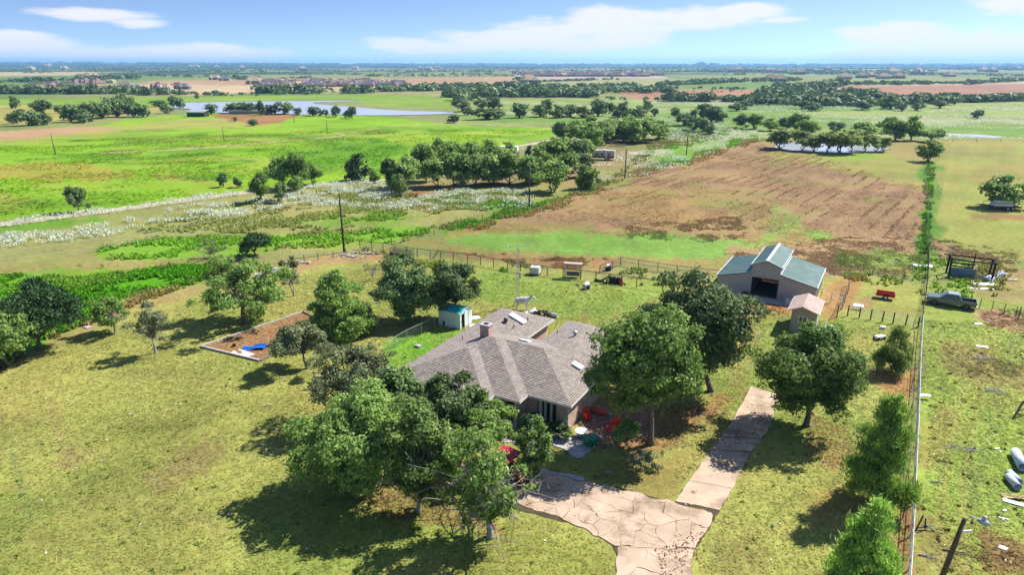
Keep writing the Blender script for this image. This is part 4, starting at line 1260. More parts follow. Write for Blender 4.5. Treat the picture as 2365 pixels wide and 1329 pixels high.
for p in cells:
    cu = sum(q[0] for q in p) / len(p); cv = sum(q[1] for q in p) / len(p)
    best = max(RECTS, key=lambda rc: min(eds(rc, cu, cv)))
    e_ = eds(best, cu, cv); k = e_.index(min(e_))
    if e_[k] < 0.0005: continue
    fn = (lambda q: q[0] - best[0], lambda q: best[1] - q[0], lambda q: q[1] - best[2], lambda q: best[3] - q[1])[k]
    al = (lambda q: q[1]) if k < 2 else (lambda q: q[0])
    co = {0: (1, 0, -best[0]), 1: (-1, 0, best[1]), 2: (0, 1, -best[2]), 3: (0, -1, best[3])}[k]
    dmin, dmax = min(fn(q) for q in p), max(fn(q) for q in p)
    for s_ in range(int(max(dmin, 0) / CW), int(dmax / CW) + 1):
        d0, d1 = s_ * CW, (s_ + 1) * CW
        q_ = clip(clip(p, co[0], co[1], co[2] - d0), -co[0], -co[1], -co[2] + d1)
        if len(q_) < 3: continue
        i0 = len(V_)
        for q in q_:
            d = fn(q); V_.append((q[0], q[1], EZ + SL * d + .018 * (1 - (d - d0) / CW))); UVs.append((al(q), d))
        F_.append(tuple(range(i0, i0 + len(q_))))
        # the butt edge of the course
        lo = [q for q in q_ if abs(fn(q) - d0) < 1e-4]
        if len(lo) >= 2:
            a, b_ = lo[0], lo[-1]; i0 = len(V_); z = EZ + SL * d0
            for q, dz in ((a, .018), (b_, .018), (b_, -.004), (a, -.004)):
                V_.append((q[0], q[1], z + dz)); UVs.append((al(q), d0))
            F_.append((i0, i0 + 1, i0 + 2, i0 + 3))
me = D.meshes.new('roof'); me.from_pydata(V_, [], F_)
uvl = me.uv_layers.new(name='UVMap')
for l in me.loops: uvl.data[l.index].uv = UVs[l.vertex_index]
me.materials.append(M_shingle)
roof = link('roof', me, house)
roof['kind'] = 'stuff'

# fascia boards and soffit round the eave outline
outline = [(0, -.12), (-3.7, -.12), (-3.7, -1.45), (-5.95, -1.45), (-5.95, -2.75), (-15.3, -2.75), (-15.3, 15.3), (-9.1, 15.3), (-9.1, 9.75), (-7.6, 9.75), (-7.6, 15.6), (0, 15.6)]
fa = MB()
for i in range(len(outline)):
    a, b_ = outline[i], outline[(i + 1) % len(outline)]
    fa.box(((a[0] + b_[0]) / 2, (a[1] + b_[1]) / 2, EZ - .085), (abs(a[0] - b_[0]) + .05, abs(a[1] - b_[1]) + .05, .17))
fa.build('fascia', M_fascia, house)
sf = MB(); sf.quad(*[(p[0], p[1], EZ - .12) for p in outline]); sf.build('soffit', M_soffit, house)

walls = [(-.45, .33), (-3.25, .33), (-3.25, .33), (-3.25, .33)]
WL = [(-.45, .33), (-4.15, .33), (-4.15, -1.0), (-4.25, -1.0), (-4.25, .33), (-6.4, .33), (-6.4, -2.3), (-14.85, -2.3), (-14.85, 14.85), (-9.55, 14.85), (-9.55, 9.3), (-7.15, 9.3), (-7.15, 15.15), (-.45, 15.15)]


def uv_wall(name, pts, z0, z1, mat, parent, closed=True):
    V_, F_, uv = [], [], []
    L = 0
    n = len(pts)
    for i in range(n if closed else n - 1):
        a, b_ = pts[i], pts[(i + 1) % n]; l = math.hypot(a[0] - b_[0], a[1] - b_[1]); k = len(V_)
        V_ += [(a[0], a[1], z0), (b_[0], b_[1], z0), (b_[0], b_[1], z1), (a[0], a[1], z1)]; uv += [(L, z0), (L + l, z0), (L + l, z1), (L, z1)]
        F_.append((k, k + 1, k + 2, k + 3)); L += l
    me = D.meshes.new(name); me.from_pydata(V_, [], F_)
    ul = me.uv_layers.new(name='UVMap')
    for l in me.loops: ul.data[l.index].uv = uv[l.vertex_index]
    me.materials.append(mat)
    return link(name, me, parent)


uv_wall('wall', WL, -.05, EZ - .12, M_brick, house)
# front window with three lights, brick panel below
w = MB()
wx0, wx1, wz0, wz1 = -3.0, -1.45, .42, 2.2
win = MB()
for a in (wx0, wx0 + (wx1 - wx0) / 3, wx0 + 2 * (wx1 - wx0) / 3, wx1): win.bb(a - .035, a + .035, .24, .325, wz0, wz1)
win.bb(wx0 - .036, wx1 + .036, .235, .326, wz0 - .06, wz0); win.bb(wx0 - .036, wx1 + .036, .235, .326, wz1, wz1 + .05)
wo_ = win.build('window', pm('dark_frame', (0.06, 0.045, 0.035), .6), house)
for k in range(3):
    x0 = wx0 + (wx1 - wx0) / 3 * k + .04; x1 = x0 + (wx1 - wx0) / 3 - .08
    MB().bb(x0, x1, .29, .31, wz0, wz1).build('pane', M_glass, wo_)
    MB().bb(x0, x0 + (x1 - x0) * (.75 if k == 0 else .45), .28, .288, wz0 + .02, wz1 - .02).build('curtain', M_curtain, wo_)
# porch: recess, door, post
MB().bb(-5.75, -4.85, .24, .30, .1, 2.15).build('door', M_darkdoor, house)
for x in (-4.2, -6.15, -8.6, -11.4, -14.7):
    MB().bb(x - .09, x + .09, -1.25 if x > -5 else -2.6, -1.07 if x > -5 else -2.42, 0, EZ - .125).build('porch_post', pm('porch_post_grey', (0.36, 0.36, 0.35), .6), house)
MB().bb(-6.4, -4.16, -1.5, .3, 0, .1).build('porch_slab', M_conc2, house)
# downpipe on the corner
MB().tube([(-.40, .27, EZ - .2), (-.40, .27, .25), (-.28, .05, .1), (.05, -.35, .08)], .045, 6).build('downpipe', M_fascia, house)
for y, z in ((5.2, .9), (8.6, .9), (12.5, .9)):
    f_ = MB().bb(-.46, -.40, y - .6, y + .6, z, 2.1).build('window', M_fascia, house)
    MB().bb(-.41, -.385, y - .52, y + .52, z + .07, 2.03).build('pane', M_glass, f_)
# chimney
ch = empty('chimney', (0, 0, 0)); ch.parent = house; ch.location = (-10.55, 4.75, 0)
CHZ = 5.35
uv_wall('chimney_stack', [(-.45, -.35), (.45, -.35), (.45, .35), (-.45, .35)], 3.9, CHZ, M_brick, ch)
MB().bb(-.52, .52, -.42, .42, CHZ, CHZ + .09).build('chimney_cap', M_conc2, ch)
MB().bb(-.2, .2, -.15, .15, CHZ + .09, CHZ + .15).build('flue', M_black, ch)


def roof_item(px, py, dz=0.0):
    """where a sight line meets the roof; returns u,v,z in the house frame"""
    z = 4.0
    for _ in range(30):
        X, Y = G(px, py, z + dz); dx, dy = X - Qx, Y - Qy
        u_, v_ = dx * U.x + dy * U.y, dx * VV.x + dy * VV.y
        z = .5 * z + .5 * (EZ + SL * max(roof_h(u_, v_), 0))
    return u_, v_, z


def roof_tilt(u_, v_):
    e = .05
    gx = (roof_h(u_ + e, v_) - roof_h(u_ - e, v_)) / (2 * e) * SL; gy = (roof_h(u_, v_ + e) - roof_h(u_, v_ - e)) / (2 * e) * SL
    return gx, gy


def roof_slab(name, px, py, lx, ly, lz, mat):
    u_, v_, z = roof_item(px, py)
    gx, gy = roof_tilt(u_, v_)
    o = MB().box((0, 0, 0), (lx, ly, lz)).build(name, mat, house)
    o.location = (u_, v_, z + lz / 2 + .05)
    o.rotation_euler = (math.atan(gy), -math.atan(gx), 0)
    return o


M_sky = pm('skylight_white', (0.75, 0.78, 0.80), .35, var=.05)
roof_slab('skylight', 1196, 739, 1.75, .72, .16, M_sky)
roof_slab('skylight', 1213, 790, .9, .8, .12, M_sky)
roof_slab('skylight', 1334, 848, .9, .6, .14, M_sky)
for px, py, big in ((1168, 746, 1), (1328, 776, 1), (1068, 785, 0), (1186, 759, 0), (1219, 741, 0), (1287, 771, 0)):
    u_, v_, z = roof_item(px, py)
    if big:
        vt = MB().lathe([(.12, 0), (.12, .22), (.22, .24), (.24, .34), (.19, .45), (.06, .5), (.001, .5)], 12, (u_, v_, z)).build('roof_vent', M_dsteel if px < 1200 else M_galv, house, True)
    else:
        MB().tube([(u_, v_, z - .05), (u_, v_, z + .32)], .05, 8).build('vent_pipe', M_dsteel, house)

# ------------------------------------------------------------------ barn with a raised centre aisle
bx, by = G(1735, 683)
barn = empty('metal_barn', (bx, by, 0), A30, 'large grey metal barn with raised centre bay and blue green roof', 'barn')
BD = 9.0


def corr_mat(name, rgb, rough=.5, metal=0.1, period=.3, axis=0, var=.08):
    m = pm(name, rgb, rough, metal, var=var, scale=.7)
    return m


M_siding = pm('barn_siding', (0.41, 0.365, 0.365), .6, .05, var=.06, scale=.8, dirt=(0.2, 0.17, 0.15), dirtamt=.2)
M_broof = pm('barn_roof_paint', (0.08, 0.145, 0.135), .5, .08, var=.10, scale=.9, dirt=(0.16, 0.225, 0.21), dirtamt=.5)
M_trim = pm('barn_trim', (0.05, 0.07, 0.085), .5)
M_trimw = pm('barn_trim_pale', (0.55, 0.60, 0.63), .5)
M_mono = M_siding


def ribbed_wall(mb, p0, p1, zb, zt, period=.28, rib=.018):
    """vertical ribbed sheet from p0 to p1; zb,zt functions of t"""
    d = Vector((p1[0] - p0[0], p1[1] - p0[1], 0)); L = d.length; d.normalize(); nrm = Vector((d.y, -d.x, 0))
    n = max(1, int(round(L / period)))
    pts = []
    for k in range(n):
        for t, o_ in ((0, 0), (.62, 0), (.70, 1), (.92, 1)):
            pts.append(((k + t) / n, o_ * rib))
    pts.append((1.0, 0))
    i0 = len(mb.v)
    for t, o_ in pts:
        q = Vector((*p0, 0)) + d * L * t + nrm * o_
        mb.v.append((q.x, q.y, zb(t))); mb.v.append((q.x, q.y, zt(t)))
    for k in range(len(pts) - 1):
        mb.f.append((i0 + 2 * k, i0 + 2 * k + 2, i0 + 2 * k + 3, i0 + 2 * k + 1))
    return mb


def ribbed_roof(mb, x0, z0, x1, z1, y0, y1, period=.3, rib=.02):
    """ribs run down the slope (x), repeated along y"""
    n = max(1, int(round((y1 - y0) / period)))
    pts = []
    for k in range(n):
        for t, o_ in ((0, 0), (.66, 0), (.72, 1), (.94, 1)):
            pts.append((y0 + (y1 - y0) * (k + t) / n, o_ * rib))
    pts.append((y1, 0)); i0 = len(mb.v)
    for y, o_ in pts:
        mb.v.append((x0, y, z0 + o_)); mb.v.append((x1, y, z1 + o_))
    for k in range(len(pts) - 1):
        mb.f.append((i0 + 2 * k, i0 + 2 * k + 2, i0 + 2 * k + 3, i0 + 2 * k + 1))
    return mb


LX, ML, MR, RX, AX = -4.25, -.25, 3.0, 7.1, 1.35
zL, zML, zM, zA, zMR, zR = 2.0, 3.0, 4.0, 4.62, 3.1, 2.15


def lerpf(a, b_): return lambda t: a + (b_ - a) * t


DZ = 2.42
f1_ = MB()
ribbed_wall(f1_, (LX, 0), (ML, 0), lambda t: 0, lerpf(zL, zML))
f1_.build('wall', M_siding, barn)
f2_ = MB()
ribbed_wall(f2_, (ML + .0, 0), (AX, 0), lambda t: DZ, lerpf(zM, zA)); ribbed_wall(f2_, (AX, 0), (MR, 0), lambda t: DZ, lerpf(zA, zM))
ribbed_wall(f2_, (ML - .0, .002), (ML + .14, .002), lambda t: 0, lambda t: DZ + .02)
f2_.build('wall', M_siding, barn)
f3_ = MB(); ribbed_wall(f3_, (MR - .06, 0), (RX, 0), lambda t: 0, lerpf(zMR + .02, zR)); f3_.build('wall', M_siding, barn)
f4_ = MB(); ribbed_wall(f4_, (RX, 0), (RX, BD), lambda t: 0, lambda t: zR); f4_.build('wall', M_siding, barn)
f5_ = MB(); ribbed_wall(f5_, (LX, BD), (LX, 0), lambda t: 0, lambda t: zL); f5_.build('wall', M_siding, barn)
f6_ = MB(); ribbed_wall(f6_, (RX, BD), (AX, BD), lambda t: 0, lambda t: zR + (zA - zR) * t if t < 1 else zA)
bk_ = MB(); bk_.quad((RX, BD, 0), (LX, BD, 0), (LX, BD, zL), (ML, BD, zML), (ML, BD, zM), (AX, BD, zA), (MR, BD, zM), (MR, BD, zMR), (RX, BD, zR)); bk_.build('wall', M_siding, barn)
f7_ = MB(); ribbed_wall(f7_, (MR, 0), (MR, BD), lambda t: zMR, lambda t: zM); ribbed_wall(f7_, (ML, BD), (ML, 0), lambda t: zML, lambda t: zM)
f7_.build('clerestory_wall', M_siding, barn)
for (x0, z0, x1, z1) in ((LX - .15, zL - .02, ML, zML + .02), (ML - .15, zM - .03, AX, zA + .02), (AX, zA + .02, MR + .15, zM - .03), (MR, zMR + .04, RX + .15, zR + .0)):
    rf = MB(); ribbed_roof(rf, x0, z0 + .06, x1, z1 + .06, -.12, BD + .12); rf.build('roof', M_broof, barn)
    tr = MB()
    for y in (-.14, BD + .14):
        tr.tube([(x0, y, z0 + .02), (x1, y, z1 + .02)], .055, 4)
    tr.build('rake_trim', M_trim, barn)
    tw = MB()
    tw.tube([(x0, -.16, z0 + .085), (x1, -.16, z1 + .085)], .035, 4)
    xe, ze = (x0, z0) if z0 < z1 else (x1, z1)
    tw.tube([(xe, -.16, ze + .05), (xe, BD + .16, ze + .05)], .06, 4)
    if abs(x0 - MR) < .01 or abs(x1 - ML) < .01:
        xe, ze = (x1, z1) if z0 < z1 else (x0, z0)
        tw.tube([(xe + (.06 if x0 == MR else -.06), -.14, ze + .08), (xe + (.06 if x0 == MR else -.06), BD + .14, ze + .08)], .05, 4)
    tw.build('eave_trim', M_trimw, barn)
MB().box((AX, BD / 2, zA + .10), (.34, BD + .26, .03)).build('ridge_cap', M_trimw, barn)
# inside: floor, stalls, rafters make the dark doorway read
MB().bb(LX + .05, RX - .05, .05, BD - .05, -.02, .03).build('floor', pm('barn_floor', (0.10, 0.075, 0.05), .95), barn)
fr = MB()
for x in (ML, MR - .2):
    for y in (2.2, 4.4, 6.6): fr.bb(x, x + .12, y, y + .12, .03, 2.9)
    for z in (.5, 1.0, 1.5): fr.bb(x + .03, x + .08, .3, BD - .4, z, z + .1)
fr.build('stall_frame', M_wood, barn)
dm = MB(); dm.bb(ML + .10, ML + .16, -.03, .05, 0, DZ); dm.bb(MR - .12, MR - .06, -.03, .05, 0, DZ); dm.bb(ML + .1, MR - .06, -.035, .052, DZ - .05, DZ + .03)
dm.build('door_frame', M_trim, barn)
M_hay = pm('rust_panel', (0.42, 0.16, 0.08), .8, var=.3, scale=6)
sg = MB()
for k in range(9):
    sg.box((1.05 + k * .21, .35 + random.uniform(-.05, .05), 2.12 + random.uniform(-.03, .03) - k * .012), (.18, .12, .26), random.uniform(-.2, .2))
sg.build('hanging_tack', M_hay, barn)

apr = MB().bb(-3.6, 4.6, -2.0, -.02, -.05, .06).build('concrete_apron', M_conc2); apr.location = (bx, by, 0); apr.rotation_euler = (0, 0, A30)
tag(apr, kind='structure')


def at_frame(root, x, y, z=0.0):
    """world point of a local point of a root placed with rotation A30"""
    return (root.location.x + x * U.x + y * VV.x, root.location.y + x * U.y + y * VV.y, root.location.z + z)


# ------------------------------------------------------------------ tan shed
sx_, sy_ = G(1822, 766)
shed = empty('garden_shed', (sx_, sy_, 0), A30, 'tan shed with pinkish gable roof and small white window before the barn', 'shed')
SD = 4.5
M_tan = pm('tan_siding', (0.33, 0.285, 0.24), .75, var=.08, scale=1.2)
M_pinkr = pm('rolled_roofing', (0.35, 0.27, 0.235), .85, var=.12, scale=1.4, dirt=(0.22, 0.14, 0.13), dirtamt=.55)
s1 = MB(); s1.v = []; s1.quad((0, 0, 0), (2.35, 0, 0), (2.35, 0, 2.55), (1.0, 0, 2.98), (-.0, 0, 2.5))
s1.quad((0, SD, 0), (2.35, SD, 0), (2.35, SD, 2.55), (1.0, SD, 2.98), (-.0, SD, 2.5)); s1.quad((0, 0, 0), (0, SD, 0), (0, SD, 2.5), (0, 0, 2.5))
ribbed_wall(s1, (2.35, 0), (2.35, SD), lambda t: 0, lambda t: 2.5, .6, .03)
s1.build('wall', M_tan, shed)
for (x0, z0, x1, z1) in ((-.4, 2.44, 1.0, 3.04), (1.0, 3.04, 2.68, 2.46)):
    ro = MB(); ro.quad((x0, -.28, z0 + .05), (x1, -.28, z1 + .05), (x1, SD + .2, z1 + .05), (x0, SD + .2, z0 + .05)); ro.quad((x0, -.28, z0 - .02), (x1, -.28, z1 - .02), (x1, SD + .2, z1 - .02), (x0, SD + .2, z0 - .02))
    ro.quad((x0, -.28, z0 - .02), (x1, -.28, z1 - .02), (x1, -.28, z1 + .05), (x0, -.28, z0 + .05)); ro.quad((x0, SD + .2, z0 - .02), (x1, SD + .2, z1 - .02), (x1, SD + .2, z1 + .05), (x0, SD + .2, z0 + .05))
    xe, ze = (x0, z0) if x0 < 0 else (x1, z1)
    ro.quad((xe, -.28, ze - .02), (xe, SD + .2, ze - .02), (xe, SD + .2, ze + .05), (xe, -.28, ze + .05))
    ro.build('roof', M_pinkr, shed)
    MB().tube([(xe, -.3, ze + .0), (xe, SD + .22, ze + .0)], .05, 4).build('fascia', M_fascia, shed)
    MB().tube([(x0, -.3, z0 + .0), (x1, -.3, z1 + .0)], .045, 4).build('fascia', M_tan, shed)
wf = MB()
for a, b_, c, d in ((.72, .80, 1.28, 1.92), (1.12, 1.18, 1.28, 1.92), (1.52, 1.6, 1.28, 1.92)): wf.bb(a, b_, -.06, .0, c, d)
wf.bb(.70, 1.62, -.062, .0, 1.24, 1.31); wf.bb(.70, 1.62, -.062, .0, 1.88, 1.95)
wf_ = wf.build('window', M_white, shed)
MB().bb(.8, 1.13, -.03, -.01, 1.3, 1.9).build('pane', M_glass, wf_); MB().bb(1.17, 1.53, -.03, -.01, 1.3, 1.9).build('pane', M_glass, wf_)
MB().bb(2.40, 2.44, 1.6, 2.7, 0, 2.1).build('door', M_white, shed)
MB().box((2.42, 1.0, 1.3), (.05, .12, 2.4)).build('corner_board', M_white, shed)

# ------------------------------------------------------------------ white shed with a teal roof
tx, ty = G(1063.2, 761.8)
ws = empty('tin_shed', (tx, ty, 0), A30, 'small white metal shed with a teal roof and open side doors', 'shed')
M_wsh = pm('white_metal', (0.62, 0.68, 0.67), .5, .05, var=.06, dirt=(0.4, 0.38, 0.33), dirtamt=.2)
M_teal = pm('teal_paint', (0.03, 0.42, 0.42), .45, var=.12, dirt=(0.2, 0.5, 0.48), dirtamt=.5)
a_ = MB(); ribbed_wall(a_, (-2.85, 0), (0, 0), lambda t: 0, lambda t: 1.78, .35, .012); ribbed_wall(a_, (0, 2.3), (-2.85, 2.3), lambda t: 0, lambda t: 1.78, .35, .012)
a_.quad((-2.85, 0, 0), (-2.85, 2.3, 0), (-2.85, 2.3, 1.78), (-2.85, 1.15, 2.12), (-2.85, 0, 1.78))
a_.quad((0, 0, 1.62), (0, 2.3, 1.62), (0, 2.3, 1.78), (0, 1.15, 2.12), (0, 0, 1.78)); a_.quad((0, 0, 0), (0, .28, 0), (0, .28, 1.62), (0, 0, 1.62)); a_.quad((0, 1.25, 0), (0, 2.3, 0), (0, 2.3, 1.62), (0, 1.25, 1.62))
a_.build('wall', M_wsh, ws)
MB().box((.03, 1.12, .82), (.03, .62, 1.58)).build('door', M_wsh, ws)
MB().box((.05, 1.48, .82), (.02, .05, 1.6)).build('door_track', M_black, ws)
MB().box((.02, .40, .5), (.012, .2, 1.0), 0, .12).build('torn_panel', M_black, ws)
MB().bb(-2.3, -2.02, -.025, .0, .08, .52).build('dog_door', M_black, ws)
for (y0, z0, y1, z1) in ((-.08, 1.76, 1.15, 2.14), (1.15, 2.14, 2.38, 1.76)):
    t_ = MB(); ribs = 8
    for k in range(ribs):
        x0 = -2.92 + k * 2.99 / ribs; x1 = x0 + 2.99 / ribs
        t_.quad((x0, y0, z0 + .02), (x1 - .05, y0, z0 + .02), (x1 - .05, y1, z1 + .02), (x0, y1, z1 + .02)); t_.quad((x1 - .05, y0, z0 + .02), (x1, y0, z0 + .045), (x1, y1, z1 + .045), (x1 - .05, y1, z1 + .02))
    t_.build('roof', M_teal, ws)
tm_ = MB()
for x in (-2.93, .06):
    tm_.tube([(x, -.1, 1.76), (x, 1.15, 2.14), (x, 2.4, 1.76)], .035, 4)
tm_.tube([(-2.93, -.09, 1.75), (.06, -.09, 1.75)], .03, 4); tm_.build('trim', M_white, ws)
for (px, py, lab) in ((1098, 735, 'white sheet lying on the grass behind the teal roofed shed'), (1094, 754, 'pale round lid lying at the door corner of the teal roofed shed')):
    x, y = G(px, py); o = (MB().box((0, 0, 0), (1.0, .9, .05)) if py < 740 else MB().lathe([(.001, .04), (.5, .04), (.55, 0)], 14)).build('loose_sheet' if py < 740 else 'tub_lid', M_white)
    o.location = (x, y, .04); o.rotation_euler = (0, 0, .4); tag(o, lab, 'sheet' if py < 740 else 'lid')

# ------------------------------------------------------------------ driveway of cracked slabs
drv = empty('driveway', (0, 0, 0)); drv['kind'] = 'structure'
soil = pm('crack_soil', CL(92, 84, 56), .95, var=.3)


def slab_field(poly, nsites, seed, gap=.022, mat=M_conc, parent=drv, th=.05, edge=.03, warp=.6):
    rg = random.Random(seed)
    w = px2w(poly)
    xs = [p[0] for p in w]; ys = [p[1] for p in w]
    sites = []
    W_ = np.array(w)
    tries = 0
    while len(sites) < nsites and tries < 4000:
        tries += 1
        x, y = rg.uniform(min(xs), max(xs)), rg.uniform(min(ys), max(ys))
        if inside(np.array([x]), np.array([y]), w)[0]: sites.append((x, y))
    for i, s_ in enumerate(sites):
        p = list(w)
        for j, q in enumerate(sites):
            if i == j: continue
            dx, dy = s_[0] - q[0], s_[1] - q[1]; L = math.hypot(dx, dy); dx /= L; dy /= L
            mx_, my_ = (s_[0] + q[0]) / 2, (s_[1] + q[1]) / 2
            p = clip(p, dx, dy, -(dx * mx_ + dy * my_) - gap * rg.uniform(.2, .8))
            if len(p) < 3: break
        if len(p) < 3: continue
        # ragged outline
        out = []
        for k in range(len(p)):
            a, b_ = p[k], p[(k + 1) % len(p)]; L = math.hypot(a[0] - b_[0], a[1] - b_[1]); n = max(1, int(L / .22))
            for t in range(n): out.append((a[0] + (b_[0] - a[0]) * t / n + rg.uniform(-edge, edge) * .35, a[1] + (b_[1] - a[1]) * t / n + rg.uniform(-edge, edge) * .35))
        A2 = np.array(out)
        wxx = (fbm(A2[:, 0] * 1.1, A2[:, 1] * 1.1, 611, 4) - .5) * warp; wyy = (fbm(A2[:, 0] * 1.1, A2[:, 1] * 1.1, 622, 4) - .5) * warp
        out = [(a_[0] + p_, a_[1] + q_) for a_, p_, q_ in zip(out, wxx, wyy)]
        hz = rg.uniform(-.008, .012); tx_, ty_ = rg.uniform(-.004, .004), rg.uniform(-.004, .004)
        cx_, cy_ = s_
        m = MB().prism(out, -.05, lambda q: th + hz + (q[0] - cx_) * tx_ + (q[1] - cy_) * ty_)
        m.build('concrete_slab', mat, parent)


sheet('driveway_bed', rough_edge([(1735, 893), (1700, 960), (1640, 1040), (1558, 1162), (1430, 1128), (1350, 1113), (1270, 1088), (1245, 1130), (1150, 1150), (1180, 1175), (1270, 1200), (1350, 1220), (1405, 1252), (1424, 1280), (1418, 1480), (1560, 1480), (1604, 1275), (1646, 1210), (1664, 1182), (1735, 1047), (1782, 985), (1800, 912)], .01, .002, 7), .012, soil, True)
slab_field([(1735, 894), (1798, 914), (1781, 985), (1760, 1015), (1665, 1010), (1700, 960)], 3, 1, warp=.2)
slab_field([(1664, 1012), (1759, 1017), (1735, 1045), (1640, 1040)], 2, 2, warp=.2)
slab_field([(1640, 1042), (1735, 1047), (1662, 1180), (1560, 1160)], 2, 3, .02, warp=.2)
slab_field([(1558, 1166), (1646, 1186), (1645, 1210), (1604, 1272), (1420, 1262), (1300, 1200), (1350, 1150), (1430, 1130)], 26, 4, warp=.8)
slab_field([(1604, 1274), (1575, 1400), (1560, 1480), (1420, 1480), (1426, 1264)], 7, 5)
slab_field([(1350, 1115), (1430, 1129), (1350, 1150), (1298, 1199), (1155, 1155), (1175, 1130), (1262, 1098)], 26, 6, warp=.7)
slab_field([(1250, 1085), (1345, 1104), (1350, 1113), (1262, 1097), (1210, 1118), (1180, 1118)], 5, 7, .05, M_conc2)
slab_field([(1000, 1062), (1080, 1068), (1078, 1098), (1040, 1122), (995, 1100)], 5, 8)
slab_field([(1080, 1068), (1180, 1090), (1172, 1130), (1150, 1152), (1078, 1100)], 5, 9)
slab_field([(862, 1118), (940, 1080), (998, 1066), (993, 1100), (930, 1126)], 4, 12)
path = empty('front_path', (0, 0, 0)); path['kind'] = 'structure'
slab_field([(1256, 1018), (1290, 1004), (1345, 1020), (1372, 1036), (1336, 1062)], 5, 10, .04, M_conc2, path)
slab_field([(1160, 1010), (1256, 1016), (1250, 1030), (1160, 1024)], 3, 11, .04, M_conc2, path)

# ------------------------------------------------------------------ fences


def fence(name, label, px_pts, hgt, post_r, rails, rail_r, mat, every=None, extra=None, world_pts=None, cat='fence', post_mat=None, mesh=False, base_z=0.0, rail_n=4):
    pts = world_pts or [G(*p) for p in px_pts]
    root = empty(name, (pts[0][0], pts[0][1], base_z), 0, label, cat)
    o0 = pts[0]
    loc = [(p[0] - o0[0], p[1] - o0[1]) for p in pts]
    if every:
        fine = []
        for a, b_ in zip(loc[:-1], loc[1:]):
            L = math.hypot(a[0] - b_[0], a[1] - b_[1]); n = max(1, round(L / every))
            fine += [(a[0] + (b_[0] - a[0]) * k / n, a[1] + (b_[1] - a[1]) * k / n) for k in range(n)]
        fine.append(loc[-1])
    else: fine = loc
    pm_ = MB().tube([(0, 0, -.1), (0, 0, hgt + .03)], post_r, 6).mesh('post', post_mat or mat)
    for p in fine:
        o = link('post', pm_, root, (p[0], p[1], 0)); o.rotation_euler = (random.uniform(-.02, .02), random.uniform(-.02, .02), 0)
    for z in rails:
        MB().tube([(p[0], p[1], z * hgt) for p in loc], rail_r if z > .95 or rail_r < .02 else rail_r * .8, rail_n).build('rail', mat, root)
    if mesh:
        m = MB()
        for a, b_ in zip(loc[:-1], loc[1:]):
            L = math.hypot(a[0] - b_[0], a[1] - b_[1]); n = int(L / .16)
            for k in range(n + 1):
                t = k / max(n, 1); x, y = a[0] + (b_[0] - a[0]) * t, a[1] + (b_[1] - a[1]) * t
                m.tube([(x, y, .03), (x, y, hgt - .03)], .006, 3, False)
            for z in (.1, .25, .4, .55, .7, .85):
                m.tube([(a[0], a[1], z * hgt), (b_[0], b_[1], z * hgt)], .006, 3, False)
        w_ = m.build('wire_mesh', mat, root); w_['kind'] = 'stuff'
    return root


M_brownp = pm('brown_pipe', (0.13, 0.075, 0.055), .7, .2, dirt=(0.2, 0.11, 0.07), dirtamt=.6)
fence('pipe_fence', 'dark pipe fence with woven wire along the back of the yard', [(832, 576), (859, 578), (885, 581), (913, 586), (940, 590), (964, 594), (994, 598), (1018, 600), (1047, 603), (1080, 608), (1110, 613), (1140, 618), (1172, 624), (1202, 629), (1234, 633), (1264, 637), (1300, 642), (1340, 646), (1376, 650), (1408, 655), (1436, 659), (1470, 664), (1530, 672), (1600, 682), (1668, 692)], 1.3, .06, (1.0,), .05, M_brownp, mesh=True)
fence('pipe_fence', 'rusty pipe corral fence running left from the barn to the pasture corner', [(1385, 632), (1414, 622), (1433, 613), (1474, 620), (1519, 627), (1563, 633), (1610, 639), (1662, 645)], 1.2, .055, (1.0, .5), .042, M_brownp, mesh=True)
fence('pipe_fence', 'grey railed pipe fence between the tan shed and the white rail fence', [(1957, 730), (1984, 735), (2010, 739), (2037, 744), (2062, 748), (2091, 752), (2120, 757)], 1.25, .075, (1.0, .8, .6, .4, .2), .022, M_galv, post_mat=M_dsteel)
fence('pipe_fence', 'dark pipe run climbing from the railed fence up past the barn corner', [(1932, 735), (1944, 716), (1950, 700), (1957, 680), (1960, 660)], 1.5, .06, (1.0, .75, .5, .25), .03, M_dsteel)
fence('pipe_fence', 'slanting pipe rails from the barn corner to the tall dark posts', [(1895, 690), (1918, 700), (1944, 716)], 1.35, .05, (1.0, .6), .03, M_galv)
fence('cattle_gate', 'long brown cattle gate right of the grey pickup', [(2262, 712), (2290, 718), (2318, 725), (2345, 731)], 1.2, .045, (1.0, .8, .6, .4, .2), .025, pm('rusty_gate', (0.22, 0.12, 0.09), .7, .2), cat='gate')
fence('wire_fence', 'old wire fence with leaning posts right of the cattle gate', [(2352, 735), (2420, 745), (2500, 760)], 1.3, .07, (1.0, .66, .33), .012, M_dsteel, post_mat=M_wood, mesh=True)
fence('rail_fence', 'long white rail fence dividing the yard from the right paddock', [(2128, 752), (2124, 800), (2121, 850), (2119, 900), (2117, 950), (2115, 1000), (2112, 1050), (2109, 1110), (2106, 1170), (2102, 1240), (2097, 1320), (2090, 1420)], 1.3, .04, (1.0, .5), .032, pm('pale_pipe', (0.40, 0.40, 0.41), .5, .1, dirt=(.2, .18, .16), dirtamt=.8), mesh=True, rail_n=6)
fence('wire_fence', 'thin dark wire fence just inside the white rail fence', [(2108, 760), (2106, 830), (2104, 900), (2101, 960), (2097, 1040), (2090, 1120), (2084, 1200)], 1.2, .035, (1.0, .5), .012, M_dsteel)
fence('wire_fence', 'leaning wire fence beside the pickup running up to the ruin', [(2128, 745), (2132, 715), (2136, 690), (2139, 665), (2141, 640), (2142, 610), (2141, 580)], 1.3, .045, (1.0, .66, .33), .012, M_dsteel, mesh=True, post_mat=M_wood)
